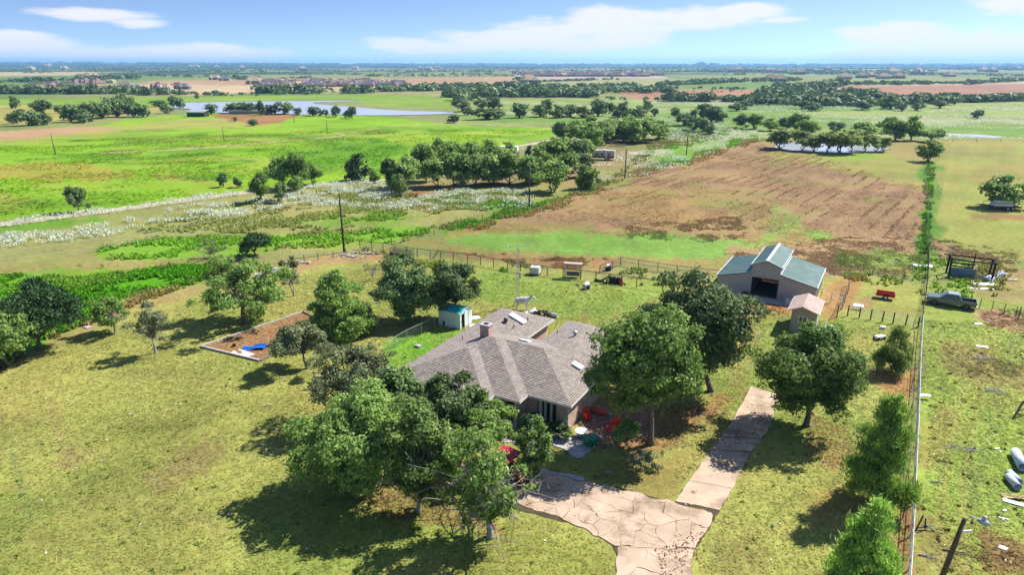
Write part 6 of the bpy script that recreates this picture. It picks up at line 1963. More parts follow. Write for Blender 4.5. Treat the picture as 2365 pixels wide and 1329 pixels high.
simple('ring', 'pale ring shaped scrap by the dark patch, lower right', (2328, 1298), MB().lathe([(.14, .02), (.2, .08), (.27, .02)], 14), pm('pale_ring', (0.55, 0.45, 0.3), .8), 'ring', smooth=True, sc=.7)
hf = empty('sawhorse', (*G(2352, 962), 0), R(30), 'dark wooden brace frame standing near the right edge', 'frame')
MB().tube([(-.9, 0, 0), (.2, 0, 1.3)], .08, 6).build('leg', M_wood, hf); MB().tube([(.2, 0, 1.3), (1.6, -.3, .2)], .06, 6).build('brace', M_wood, hf); MB().tube([(-.5, 0, .5), (1.6, -.2, .6)], .045, 5).build('brace', M_greyw, hf)
fr_ = empty('metal_stand', (*G(2128, 1226), 0), 0, 'dark bent metal stand leaning at the foot of the white fence', 'stand')
MB().tube([(-.35, 0, 0), (-.1, 0, 1.1)], .05, 5).build('leg', M_dsteel, fr_); MB().tube([(-.3, 0, .15), (.45, .1, .2)], .05, 5).build('crossbar', M_dsteel, fr_); MB().tube([(.2, 0, .1), (.15, .1, .8)], .045, 5).build('leg', M_dsteel, fr_); MB().tube([(.3, .1, .3), (.75, -.1, .05)], .05, 5).build('leg', M_galv, fr_)


def dead_branch(label, a, seed, L=1.8, mat=bark_grey):
    rg = random.Random(seed); m = MB(); ang = rg.uniform(-.6, .2)
    d = Vector((math.cos(ang), math.sin(ang), 0))
    m.tube([(0, 0, .06), tuple(d * L * .5 + Vector((0, .1, .1))), tuple(d * L)], [.05, .04, .012], 5)
    for k in range(5):
        p = d * L * (.2 + .15 * k); e = p + Vector((rg.uniform(-.2, .6), rg.uniform(-.6, .6), rg.uniform(.05, .4))) * (L * .35)
        m.tube([tuple(p + Vector((0, 0, .07))), tuple(e)], [.025, .006], 4)
    x, y = G(*a); o = m.build('fallen_branch', mat); o.location = (x, y, 0); return tag(o, label, 'branch', 'fallen branches')


dead_branch('fallen grey branch right of the white fence at the bottom', (2122, 1284), 3, 1.1)
dead_branch('long dark branch lying behind the lamp pole', (2176, 1272), 4, 2.2, bark)
dead_branch('bleached twig lying in the middle of the right paddock', (2152, 1116), 5, .8)
dead_branch('pale curved stick on the open lawn at left', (612, 940), 6, .7)
dead_branch('broken limb lying across the driveway lawn edge', (1150, 1190), 7, 1.6)
dead_branch('short dead branch in the shade left of the grey path', (1372, 1010), 8, 1.0)
dead_branch('pale chewed limb in the shaded lawn below the green bin', (1395, 1094), 9, .9)
for i, (px, py, r_, lb) in enumerate(((2225, 1040, .9, 'twig heap in the middle of the right paddock'), (2300, 908, 1.5, 'grey brush heap before the brace frame'), (2260, 830, 1.2, 'scattered bark heap on the dirt streak of the right paddock'), (800, 1120, 1.0, 'dark brush heap under the bright tree of the front row'))):
    m = MB(); rg = random.Random(70 + i)
    for k in range(46):
        x, y = rg.gauss(0, r_ * .5), rg.gauss(0, r_ * .22); a = rg.uniform(0, 3.1); l = rg.uniform(.15, .5)
        m.tube([(x, y, rg.uniform(.02, .1)), (x + math.cos(a) * l, y + math.sin(a) * l, rg.uniform(.03, .22))], rg.uniform(.012, .03), 4)
    simple('brush_heap', lb, (px, py), m, bark_grey if i != 3 else bark, 'brush heap', R(-20), group='brush heaps')
crumple('white_board', 'pale flat board on the dirt streak of the right paddock', (2268, 802), 1.0, .45, .06, -.4, M_white, 31, 4, cat='board')
crumple('white_board', 'dusty white slab by the tyre ruts near the cattle gate', (2258, 750), .8, .5, .12, .2, M_white, 32, 4, cat='board')

# ------------------------------------------------------------------ beside the house
x, y = G(1363, 1030)
gb_ = empty('garden_cart', (x, y, 0), R(20), 'dark green poly tub cart tipped beside the front walk', 'cart')
M_green = pm('green_plastic', (0.01, 0.16, 0.075), .4, var=.06)
tb = MB(); tb.v = [(-.38, -.3, .12), (.38, -.3, .12), (.38, .3, .12), (-.38, .3, .12), (-.6, -.48, .72), (.6, -.48, .72), (.6, .48, .72), (-.6, .48, .72)]
tb.f = [(0, 1, 2, 3), (0, 1, 5, 4), (1, 2, 6, 5), (2, 3, 7, 6), (3, 0, 4, 7)]
tb_ = tb.build('tub', M_green, gb_); so = tb_.modifiers.new('t', 'SOLIDIFY'); so.thickness = .04
MB().box((0, 0, .70), (1.1, .86, .05), 0, .12).build('lid', M_green, gb_)
for s_ in (-.42, .42): wheel(gb_, .1, s_, .17, .08, M_galv)
MB().tube([(-.6, 0, .5), (-1.1, .1, .2)], .025, 5).build('handle', M_white, gb_)
simple('wash_tub', 'white enamel basin left of the green cart', (1342, 1010), MB().lathe([(.001, .08), (.3, .08), (.45, .3), (.5, .3), (.35, .0)], 16), M_white, 'basin', smooth=True, z=.25)


def chair(px, rz, label):
    x, y = G(*px)
    r_ = empty('garden_chair', (x, y, 0), rz, label, 'chair', 'red garden chairs')
    MB().box((0, 0, .38), (.52, .5, .05), 0, .12).build('seat', M_redp, r_); MB().box((0, .28, .72), (.5, .05, .7), 0, -.28).build('backrest', M_redp, r_)
    for a in (-.24, .24):
        MB().box((a * 1.2, 0, .6), (.09, .55, .04)).build('armrest', M_redp, r_)
        for b_ in (-.22, .22): MB().tube([(a, b_, 0), (a, b_, .4)], .03, 5).build('leg', M_redp, r_)
    return r_


M_redp = pm('red_plastic', (0.62, 0.02, 0.012), .4, var=.05)
chair((1357, 972), R(30), 'red plastic garden chair against the brick side wall')
chair((1412, 1002), R(-40), 'red plastic garden chair left of the green shrub, nearer one of the pair')
chair((1421, 990), R(-60), 'red plastic garden chair beside the green shrub, rear one of the pair')
x, y = G(1385, 958)
um = empty('folded_umbrella', (x, y, 0), R(-30), 'faded red patio umbrella lying under the glossy shade tree', 'umbrella')
MB().tube([(-1.0, 0, .35), (1.0, 0, .25)], [.04, .04], 6).build('pole', M_greyw, um)
MB().lathe([(.05, -.9), (.28, -.5), (.34, 0), (.2, .5), (.04, .8)], 9, (0, 0, .32), 'X').build('canopy', pm('faded_red', (0.40, 0.09, 0.06), .8), um)
sc2 = MB(); rg = random.Random(81)
for k in range(90):
    x, y = rg.uniform(-2.2, 2.2), rg.uniform(-1.6, 1.6); a = rg.uniform(0, 3.1); l = rg.uniform(.15, .7)
    sc2.tube([(x, y, rg.uniform(.02, .1)), (x + math.cos(a) * l, y + math.sin(a) * l, rg.uniform(.03, .35))], rg.uniform(.01, .025), 4)
simple('brush_heap', 'tangle of pale dead sticks between the brick wall and the red chairs', (1388, 985), sc2, bark_grey, 'brush heap', R(-30), group='brush heaps')
rk_ = empty('rock_border', (0, 0, 0)); rk_['kind'] = 'structure'
rs_ = MB().prism([(-.2, -.12), (.12, -.16), (.22, .04), (.05, .15), (-.18, .1)], -.02, .14).mesh('stone', M_conc2)
rg = random.Random(82)
for k in range(22):
    t = k / 21; px = 1252 + 85 * t; py = 1010 + 14 * math.sin(t * 3) + rg.uniform(-2, 2) - (0 if t < .5 else 4)
    x, y = G(px, py); o = link('stone', rs_, rk_, (x, y, .0)); o.rotation_euler = (0, 0, rg.uniform(0, 6)); s_ = rg.uniform(.5, 1.1); o.scale = (s_, s_, s_)
# red tractor seen through the front trees
x, y = G(1180, 1108)
tk = empty('garden_tractor', (x, y, 0), R(-35), 'small red tractor with a magenta red canopy behind the front tree limbs', 'tractor')
MB().box((.75, 0, .62), (1.1, .5, .42)).build('hood', M_red, tk, bevel=.06)
MB().box((-.1, 0, .45), (1.0, .6, .25)).build('chassis', M_dsteel, tk)
MB().box((-.35, 0, .85), (.45, .45, .12)).build('seat', M_black, tk); MB().box((-.6, 0, 1.1), (.1, .45, .45)).build('seat_back', M_black, tk)
for s_ in (-.5, .5):
    wheel(tk, -.45, s_, .5, .28, M_red); wheel(tk, .95, s_ * .9, .27, .16, M_red)
    MB().box((-.45, s_, 1.02), (.75, .3, .06)).build('fender', M_red, tk)
    MB().tube([(-.75, s_ * .8, .8), (-.7, s_ * .8, 1.95)], .04, 5).build('canopy_post', M_red, tk)
MB().box((-.25, 0, 2.0), (1.5, 1.25, .07)).build('canopy', pm('magenta_canopy', (0.50, 0.015, 0.075), .4), tk, bevel=.02)
MB().lathe([(.17, -.015), (.19, 0), (.17, .015)], 12, (.15, 0, 1.12)).build('steering_wheel', M_black, tk)
# grey shapes behind the spreading tree
crumple('covered_boat', 'grey tarpaulin heap behind the spreading open tree', (618, 640), 3.0, 1.6, 1.1, .2, pm('grey_tarp', (0.42, 0.43, 0.44), .6), 41, cat='tarpaulin')
simple('tin_sheet', 'white bent sheet right of the grey tarpaulin heap', (640, 634), MB().box((0, 0, .5), (1.2, .9, .04), 0, .7), M_white, 'sheet')
# debris at the back corner of the lawn
for i, (px, py, lb) in enumerate(((850, 586, 'pinkish rubble heap at the back corner of the lawn'), (806, 592, 'flat pale rubble by the foot of the tallest pole'), (690, 607, 'small pale rubble by the first wire fence post'))):
    m = MB(); rg = random.Random(90 + i)
    for k in range(26): m.box((rg.gauss(0, 1.1), rg.gauss(0, .3), rg.uniform(.03, .2)), (rg.uniform(.15, .7), rg.uniform(.1, .3), rg.uniform(.05, .2)), rg.uniform(0, 3), rg.uniform(-.3, .3))
    simple('rubble_heap', lb, (px, py), m, (pm('pink_rubble', (0.36, 0.27, 0.25), .9, var=.4, scale=3), M_conc2, M_greyw)[i], 'rubble', R(-10), group='rubble heaps')
simple('round_bale_frame', 'dark mesh feeder ring standing at the back fence', (924, 592), MB().lathe([(1.5, 0), (1.5, 1.3)], 24), M_dsteel, 'feeder') if False else None
hay = empty('hay_feeder', (*G(928, 596), 0), R(-25), 'long dark mesh hay feeder standing at the back fence', 'feeder')
fm = MB()
for k in range(22):
    xx = -1.9 + 3.8 * k / 21
    for yy in (-.35, .35): fm.tube([(xx, yy, 0), (xx, yy, 1.35)], .02, 4)
fm.build('bars', M_dsteel, hay)
for z in (.2, .75, 1.35):
    MB().tube([(-1.95, -.35, z), (1.95, -.35, z), (1.95, .35, z), (-1.95, .35, z), (-1.95, -.35, z)], .035, 5).build('rail', M_dsteel, hay)
MB().bb(-1.85, 1.85, -.3, .3, .1, .7).build('trough', pm('old_steel', (0.18, 0.17, 0.18), .7, .2), hay)
simple('leaning_post', 'single dark post leaning out of the green strip at the back fence', (1000, 597), MB().tube([(0, 0, 0), (.9, .2, 1.3)], .07, 6), M_wood, 'post', 0)

# ------------------------------------------------------------------ timber edged bed
bedpx = [(463, 805), (716, 716), (760, 745), (602, 838)]
c0, c1, c2, c3 = [Vector((*G(*p), 0)) for p in ((465, 803), (700, 722), (760, 752), (601, 836))]
gbed = empty('garden_bed', tuple(c0), 0, 'big rectangular bed of orange mulch edged with pale timber', 'garden bed')
M_mulch = pm('orange_mulch', CL(176, 138, 92, 1.9), .95, var=.3, scale=3, bump=.8, bscale=10, dirt=CL(150, 104, 66, 2), dirtamt=.7)
MB().prism([tuple((p - c0)[:2]) for p in (c0, c1, c2, c3)], -.05, .05).build('mulch', M_mulch, gbed)
for a, b_ in ((c0, c1), (c1, c2), (c2, c3), (c3, c0)):
    L = (b_ - a).length; n = max(2, round(L / 2.4)); d = (b_ - a).normalized()
    for k in range(n):
        p = a + d * (L * (k + .5) / n) - c0
        MB().box((p.x, p.y, .1), (L / n - .04, .2, .2), math.atan2(d.y, d.x) + random.uniform(-.01, .01)).build('timber', M_greyw if (a - c0).length < .1 or (b_ - c0).length < .1 else M_wood, gbed)
chips = MB(); rg = random.Random(99)
for k in range(900):
    a, b_ = rg.random(), rg.random()
    p = (c0 * (1 - a) + c3 * a) * (1 - b_) + (c1 * (1 - a) + c2 * a) * b_ - c0
    chips.box((p.x, p.y, .06), (rg.uniform(.08, .25), rg.uniform(.04, .1), .04), rg.uniform(0, 3), rg.uniform(-.3, .3))
ch_ = chips.build('mulch_chips', M_mulch, gbed); ch_['kind'] = 'stuff'
crumple('blue_tarp', 'crumpled bright blue tarp in the mulch bed', (588, 806), 2.2, 1.1, .34, .1, pm('blue_tarp', (0.01, 0.12, 0.55), .4), 51, 12, cat='tarp')
crumple('white_sheet', 'crumpled white sheet at the front edge of the mulch bed', (560, 818), 2.4, 1.0, .10, -.55, M_white, 52, 12, cat='sheet')
simple('black_pot', 'small black pot on the mulch above the white sheet', (541, 802), MB().lathe([(.001, .05), (.13, .05), (.17, .3), (.18, .3), (.14, 0)], 10), M_black, 'pot')
simple('marker_post', 'thin pale post standing in the mulch bed', (613, 787), MB().tube([(0, 0, 0), (0, 0, .8)], .025, 5), M_greyw, 'post')
simple('flat_stone', 'pale flat stone on the lawn between the cedar and the slim trees', (203, 757), MB().prism([(-.5, -.25), (.4, -.3), (.55, .2), (-.3, .3)], 0, .1), M_conc2, 'stone')
bh = empty('birdhouse_stand', (*G(745, 895), 0), 0, 'grey weathered frame half hidden behind the olive oak', 'frame')
for a in (-.6, .6): MB().tube([(a, 0, 0), (a, 0, 1.6)], .06, 5).build('post', M_greyw, bh)
for z in (.6, 1.0, 1.4): MB().box((0, 0, z), (1.5, .05, .12)).build('board', M_greyw, bh)

# ------------------------------------------------------------------ campers and trailers
def camper(px, L, hgt, rz, label, wht=M_white, name='camper'):
    x, y = G(*px)
    r_ = empty(name, (x, y, 0), rz, label, 'camper')
    MB().extr([(-L / 2, .6), (-L / 2 - .15, 1.2), (-L / 2 + .1, hgt - .1), (-L / 2 + .4, hgt), (L / 2 - .2, hgt), (L / 2, hgt - .2), (L / 2, .6)], -1.2, 1.2).build('body', wht, r_, bevel=.08)
    MB().bb(-L / 2 + .1, L / 2 - .1, -1.22, -1.205, .75, 1.25).build('dark_stripe', M_dsteel, r_)
    for x_ in (-L * .3, -L * .05, L * .25): MB().bb(x_ - .45, x_ + .45, -1.23, -1.205, 1.5, 2.1).build('window', M_glass, r_)
    MB().bb(L * .08, L * .08 + .6, -1.225, -1.205, .7, 2.2).build('door', M_galv, r_)
    for s_ in (-1.05, 1.05): wheel(r_, L * .1, s_, .36, .22, M_galv); wheel(r_, L * .1 + .85, s_, .36, .22, M_galv)
    MB().bb(-.4, .4, -.4, .4, hgt, hgt + .22).build('roof_unit', M_white, r_)
    MB().tube([(-L / 2, 0, .5), (-L / 2 - 1.2, 0, .45)], .06, 5).build('drawbar', M_dsteel, r_)
    return r_


camper((1394, 369), 6.6, 2.9, R(-14), 'grey and white camper trailer between the grove and the far clump', pm('camper_body', (0.5, 0.5, 0.5), .4, dirt=(.12, .12, .13), dirtamt=.7))
camper((1174, 360), 6.0, 3.0, R(-8), 'plain white box trailer behind the middle of the long grove')
simple('flatbed_trailer', 'low dark trailer behind the camper in the far grove', (1428, 338), MB().bb(-3, 3, -1, 1, .6, .8).bb(-2.9, -2.7, -1, 1, .8, 1.4), M_dsteel, 'trailer')
fb = empty('flatbed_trailer', (*G(2312, 484), 0), R(-8), 'dark flatbed trailer with a white roofed load under the far right tree', 'trailer')
MB().bb(-3, 3, -1.1, 1.1, .55, .75).build('deck', M_dsteel, fb)
MB().extr([(-1.9, .76), (-1.6, 1.9), (1.2, 2.0), (1.7, .76)], -.9, .9).build('load', M_white, fb, bevel=.1)
for s_ in (-1.0, 1.0):
    wheel(fb, .6, s_, .38, .22, M_galv); wheel(fb, 1.5, s_, .38, .22, M_galv)
for s_ in (-1.08, 1.08): MB().tube([(-2.9, s_, .8), (-2.9, s_, 1.4), (2.9, s_, 1.4), (2.9, s_, .8)], .05, 5).build('side_rail', M_dsteel, fb)
simple('stump', 'dark stump standing left of the far right tree', (2268, 440), MB().tube([(0, 0, 0), (.2, 0, 1.2)], [.35, .25], 7), bark, 'stump') if False else None
fs = empty('field_shelter', (*G(458, 269), 0), R(-5), 'small dark field shelter with a white roof edge at the lake corner', 'shelter')
MB().bb(-5, 5, -2.5, 2.5, 0, 2.6).build('wall', M_dsteel, fs)
MB().quad((-5.4, -3, 2.6), (5.4, -3, 2.6), (5.4, 3, 3.6), (-5.4, 3, 3.6)).build('roof', M_galv, fs)
MB().bb(-5.4, 5.4, -3.05, -2.98, 2.2, 2.75).build('fascia', M_white, fs)
ds = empty('lake_jetty', (*G(580, 262.5), 0), R(0), 'long white low barn roof behind the lakeside trees', 'barn')
MB().bb(-12, 12, -2.5, 2.5, 0, 1.6).build('wall', M_greyw, ds); MB().extr([(-12.5, 1.6), (12.5, 1.6), (12.5, 2.2), (-12.5, 2.2)], -3, 3).build('roof', M_white, ds)

# ------------------------------------------------------------------ far houses
M_hw = [pm('house_wall_pink', CL(205, 165, 145, 2), .9), pm('house_wall_tan', CL(214, 190, 160, 2), .9), pm('house_wall_pale', CL(222, 215, 205, 2), .9), pm('house_wall_grey', CL(160, 150, 150, 2), .9)]
M_hr = [pm('house_roof_brown', CL(146, 124, 122, 1.8), .9), pm('house_roof_grey', CL(140, 138, 150, 1.8), .9), pm('house_roof_mauve', CL(156, 132, 140, 1.8), .9), pm('house_roof_tan', CL(205, 182, 150, 1.8), .9)]


def house_mesh(k, seed):
    rg = random.Random(seed); m = MB(); mats = []
    def hip(x0, x1, y0, y1, zw, zr, gable=False):
        m.bb(x0 + .4, x1 - .4, y0 + .4, y1 - .4, 0, zw); mats.extend([0] * 6)
        mx_ = min(x1 - x0, y1 - y0) / 2; i = len(m.v)
        if x1 - x0 > y1 - y0:
            r0, r1 = ((x0, (y0 + y1) / 2), (x1, (y0 + y1) / 2)) if gable else ((x0 + mx_, (y0 + y1) / 2), (x1 - mx_, (y0 + y1) / 2))
        else:
            r0, r1 = (((x0 + x1) / 2, y0 + mx_), ((x0 + x1) / 2, y1 - mx_))
        m.v += [(x0, y0, zw), (x1, y0, zw), (x1, y1, zw), (x0, y1, zw), (*r0, zr), (*r1, zr)]
        if x1 - x0 > y1 - y0: fs_ = [(0, 1, 5, 4), (2, 3, 4, 5), (0, 4, 3), (1, 2, 5)]
        else: fs_ = [(0, 1, 4), (1, 2, 5, 4), (2, 3, 5), (3, 0, 4, 5)]
        for q in fs_: m.f.append(tuple(i + a for a in q)); mats.append(1)
    Wd = rg.uniform(7, 9)
    hip(-Wd, Wd, -5, 5, 3.0, 7.2, rg.random() < .4)
    hip(-Wd * .9, -Wd * .25, -8, 0, 3.0, 5.8); hip(Wd * .2, Wd * .8, -7, 1, 2.9, 5.4)
    for x in (-Wd * .58, 0, Wd * .5):
        m.bb(x - .9, x + .9, -8.1 if x < -1 else (-7.05 if x > 1 else -5.05), -7.5 if x < -1 else (-6.5 if x > 1 else -4.5), .6, 2.2); mats.extend([2] * 6)
    me = D.meshes.new('far_house'); me.from_pydata(m.v, [], m.f)
    for mm in (M_hw[k % 4], M_hr[(k // 2) % 4], M_glass): me.materials.append(mm)
    me.polygons.foreach_set('material_index', mats); me.update()
    return me


HM = [house_mesh(k, 300 + k) for k in range(8)]


def far_house(px, py, sc, label, group, k=None, name='house'):
    x, y = G(px, py); z = float(hill(np.array([x]), np.array([y]))[0])
    o = link(name, HM[(random.randrange(8) if k is None else k)], None, (x, y, z))
    o.rotation_euler = (0, 0, random.choice([0, PI / 2, PI, -.3, .25]) + random.uniform(-.15, .15)); o.scale = (sc, sc, sc * 1.05)
    return tag(o, label, 'house', group)


bigs = [(88, 208, 1.1, 0), (118, 207, 1.2, 4), (142, 208, 1.0, 1), (132, 203, 1.1, 5), (160, 205, 1.1, 0), (176, 203, 1.0, 3), (197, 199, 1.5, 4), (222, 200, 1.5, 1), (196, 206, .9, 6), (292, 203, 1.1, 4), (306, 209, 1.0, 2), (320, 209, .8, 2)]
nmb = ['mauve roofed brick house, %s from the left beyond the dark tree belt' % ORD[i] for i in range(len(bigs))]
nmb[0] = 'mauve roofed brick house, leftmost beyond the dark tree belt'
for (px, py, s_, k), lb in zip(sorted(bigs), nmb): far_house(px, py, s_, lb, 'brown roofed houses beyond the left tree belt', k)
for i, (px, py, s_, k) in enumerate([(34, 207, .8, 6), (368, 204, 1.0, 4), (384, 207, .9, 6), (412, 205, 1.0, 1), (428, 206, .9, 3), (256, 191, .8, 6)]):
    far_house(px, py, s_, '%s of the scattered pale houses between the belt and the lake, counted from the left' % ['first', 'third', 'fourth', 'fifth', 'sixth', 'second'][i], 'scattered pale houses at left', k)
rg = random.Random(12)
for row, (y0, n) in enumerate(((201, 26), (198, 26), (195.5, 24), (193, 22), (190.5, 16))):
    for i in range(n):
        px = 600 + 330 * (i + rg.uniform(-.3, .3)) / n + (4 - row) * 4
        if row > 2 and px > 850: continue
        far_house(px, y0 + rg.uniform(-.5, .5) - (px - 600) * .006, .9, 'grey roofed house, %s from the left in the %s row of the new estate' % (ORD[i] if i else 'first', ['nearest', 'second', 'third', 'fourth', 'farthest'][row]), 'houses of the new estate beyond the lake')
for (px, py, s_, lb, k) in ((588, 194, 1.5, 'tan roofed house at the near left corner of the new estate', 6), (498, 184, 1.3, 'white low farm building left of the new estate', 6), (520, 186, 1.1, 'pale farm building just right of the white low one', 2), (1222, 193, 1.8, 'white gabled farmhouse standing alone before the far estate', 6)):
    far_house(px, py, s_, lb, None, k)
for row, (y0, n, xa, xb) in enumerate(((176.5, 30, 1240, 1500), (174, 32, 1220, 1540), (171.8, 32, 1200, 1530), (170, 24, 1190, 1480))):
    for i in range(n):
        px = xa + (xb - xa) * (i + rg.uniform(-.3, .3)) / n
        far_house(px, y0 + rg.uniform(-.3, .3), 1.15, 'blue grey house, %s from the left in the %s row of the skyline estate' % (ORD[i] if i else 'first', ['nearest', 'second', 'third', 'farthest'][row]), 'houses of the large far estate')
for i, (px, py) in enumerate(sorted(((1780, 186), (1800, 189), (1770, 166), (1798, 168), (1870, 164), (1912, 162), (1990, 180), (2010, 178), (2040, 182), (2074, 181), (2190, 177), (2270, 166), (2345, 163), (2120, 172), (2060, 170), (1950, 183), (1845, 172), (1690, 166), (1705, 164), (2290, 167)))):
    far_house(px, py, 1.6 if py > 175 else 2.4, 'pale roofed farm building, %s from the left in the far right woods' % ORD[i], 'farm buildings in the far right woods', 6)
for i, (px, py) in enumerate(sorted(((110, 158), (116, 157), (70, 162), (455, 158), (440, 158.5), (500, 159), (560, 160), (680, 155), (820, 161), (150, 161), (700, 163), (990, 162), (1010, 160), (970, 162)))):
    far_house(px, py, 2.6, 'white speck of a building, %s from the left in the distant woods' % ORD[i], 'buildings in the distant woods', 6)
x, y = G(408, 155); z = float(hill(np.array([x]), np.array([y]))[0])
wt = empty('water_tower', (x, y, z), 0, 'tiny dark water tower breaking the skyline at left', 'water tower')
hh_ = zat(408, 143, y) - z
MB().lathe([(.001, hh_), (hh_ * .16, hh_ * .95), (hh_ * .2, hh_ * .85), (hh_ * .14, hh_ * .72), (hh_ * .04, hh_ * .66)], 12).build('tank', M_dsteel, wt, True)
MB().tube([(0, 0, -5), (0, 0, hh_ * .7)], hh_ * .05, 8).build('column', M_dsteel, wt)
# far office blocks on the right skyline
for (px, w_, h_, lb) in ((1618, 60, 34, 'boxy pale block on the skyline, largest of three'), (1640, 30, 24, 'small block just right of the largest skyline block'), (1346, 50, 22, 'low block on the skyline above the large estate')):
    a = math.atan((px - 1182.5) / F * .95); d_ = 9500; x, y = math.sin(a) * d_, math.cos(a) * d_; z = float(hill(np.array([x]), np.array([y]))[0])
    o = MB().bb(-w_, w_, -20, 20, -5, h_).bb(-w_ * .4, w_ * .3, -15, 15, h_, h_ * 1.35).build('skyline_block', M_hw[3]); o.location = (x, y, z); tag(o, lb, 'building')

# ------------------------------------------------------------------ ground cover
def scatter(polys_px, n, rg, jit=0.0, power=0.0):
    pts = []
    areas = []
    W_ = [px2w(p) for p in polys_px]
    for w in W_:
        a = 0
        for i in range(len(w)): a += w[i][0] * w[(i + 1) % len(w)][1] - w[(i + 1) % len(w)][0] * w[i][1]
        areas.append(abs(a) / 2)
    tot = sum(areas)
    for w, a in zip(W_, areas):
        k = int(n * a / tot); arr = np.array(w); lo, hi = arr.min(0), arr.max(0); got = 0
        while got < k:
            q = lo + rg.random((max(k * 2, 50), 2)) * (hi - lo)
            kd = np.clip(np.hypot(q[:, 0], q[:, 1]) / 90, .5, 12)
            ox = (fbm(q[:, 0] / (2.2 * kd), q[:, 1] / (2.2 * kd), 31) - .5) * 5 * kd + rg.normal(size=len(q)) * .25 * kd
            oy = (fbm(q[:, 0] / (2.2 * kd), q[:, 1] / (2.2 * kd), 57) - .5) * 7 * kd + rg.normal(size=len(q)) * .35 * kd
            q = q[inside(q[:, 0] + ox, q[:, 1] + oy, w)][:k - got]
            if power:
                dn = fbm(q[:, 0] / power, q[:, 1] / power, 555, 3)
                q = q[dn > .40 + .16 * rg.random(len(q))]
            pts.append(q); got += max(len(q), 1)
    return np.vstack(pts)


def gcol(x, y):
    a = np.arctan2(x, y); d = np.hypot(x, y)
    ia = np.clip(np.round((a - azs[0]) / (azs[1] - azs[0])).astype(int), 0, NA - 1)
    jd = np.clip(np.round((np.log(d) - math.log(6)) / (math.log(17000) - math.log(6)) * (ND - 1)).astype(int), 0, ND - 1)
    return base[jd * NA + ia, :3]


def tufts(name, label, pts, size, hgt, mat, rg, blades=4, flat=False, tone=(0, 1), lean=.5, gain=None, tint=(1, 1, 1)):
    n = len(pts); k = np.repeat(np.arange(n), blades); m_ = len(k)
    a = rg.random(m_) * 2 * PI; s_ = size * (.6 + .8 * rg.random(m_)); h_ = hgt * (.5 + .9 * rg.random(m_))
    base_ = np.stack([pts[k, 0] + rg.normal(size=m_) * size * .45, pts[k, 1] + rg.normal(size=m_) * size * .45, np.zeros(m_)], 1)
    dx = np.stack([np.cos(a), np.sin(a), np.zeros(m_)], 1); dy = np.stack([-np.sin(a), np.cos(a), np.zeros(m_)], 1)
    if flat:
        z0 = np.stack([np.zeros(m_), np.zeros(m_), h_], 1)
        V_ = np.stack([base_ + z0 - dx * s_[:, None], base_ + z0 + dy * s_[:, None] * .6, base_ + z0 + dx * s_[:, None] + z0 * .4, base_ + z0 - dy * s_[:, None] * .6], 1)
    else:
        up = np.stack([np.zeros(m_), np.zeros(m_), h_], 1)
        V_ = np.stack([base_ - dx * s_[:, None] * .5, base_ + dx * s_[:, None] * .5, base_ + up + dy * s_[:, None] * lean + dx * s_[:, None] * .25, base_ + up * .9 + dy * s_[:, None] * lean - dx * s_[:, None] * .3], 1)
    lt = rg.random(n)
    tn = np.clip(tone[0] + (tone[1] - tone[0]) * (.5 * lt[k] + .5 * rg.random(m_)), 0, 1)
    C_ = np.repeat(np.stack([tn, tn, tn, tn * 0 + 1], 1), 4, axis=0)
    if gain:
        g = gcol(pts[k, 0], pts[k, 1]) * np.array(tint) * (gain[0] + (gain[1] - gain[0]) * (.4 * lt[k] + .6 * rg.random(m_)))[:, None]
        C_ = np.repeat(np.concatenate([g, np.ones((m_, 1))], 1), 4, axis=0); mat = M_cover
    o = link(name, np_mesh(name, V_.reshape(-1, 3), np.arange(m_ * 4).reshape(-1, 4), mat, False, C_))
    return tag(o, label, None, None, 'stuff')


M_cover, cnt, cb = mk('grass_blades')
ca_ = node(cnt, 'ShaderNodeAttribute', attribute_name='Col')
cnt.links.new(ca_.outputs['Color'], cb.inputs['Base Color']); cb.inputs['Roughness'].default_value = .8; cb.inputs['Specular IOR Level'].default_value = .15
ct_ = node(cnt, 'ShaderNodeBsdfTranslucent'); cnt.links.new(ca_.outputs['Color'], ct_.inputs['Color'])
cx_ = node(cnt, 'ShaderNodeMixShader'); cx_.inputs[0].default_value = .4
cnt.links.new(cb.outputs[0], cx_.inputs[1]); cnt.links.new(ct_.outputs[0], cx_.inputs[2]); cnt.links.new(cx_.outputs[0], cnt.nodes['Material Output'].inputs['Surface'])
M_flower = leaf_mat('white_flower', (0.26, 0.33, 0.18), (0.60, 0.63, 0.54), (0.72, 0.73, 0.68), trans=.2, obvar=0)
M_weed = leaf_mat('weed_green', CL(84, 142, 20, 2.3), CL(140, 196, 40, 2.3), CL(176, 200, 90, 2.3), trans=.3, obvar=0)
M_lawnb = leaf_mat('lawn_blades', CL(128, 140, 60, 2.3), CL(182, 188, 96, 2.3), CL(206, 190, 130, 2.3), trans=.25, obvar=0)
M_dryb = leaf_mat('dry_blades', CL(120, 84, 60, 2.3), CL(180, 140, 100, 2.3), CL(206, 180, 140, 2.3), trans=.1, obvar=0)
rgn = np.random.default_rng(77)
FL = [[(-300, 620), (0, 545), (60, 540), (60, 565), (0, 580)], [(30, 565), (60, 542), (200, 520), (290, 520), (270, 548), (140, 565)], [(240, 520), (440, 478), (620, 455), (700, 440), (730, 432), (720, 470), (560, 500), (440, 512), (300, 530)], [(640, 450), (860, 430), (950, 450), (1230, 440), (1240, 478), (1120, 486), (960, 492), (760, 480)],
      [(0, 512), (210, 488), (440, 458), (600, 436), (600, 444), (440, 470), (210, 500), (0, 528)], [(700, 430), (880, 415), (940, 432), (900, 445), (740, 450)]]
tufts('white_flowers', 'white flower drifts below the gravel road', scatter(FL, 11000, rgn, power=3.5), .12, .42, M_flower, rgn, 3, True)
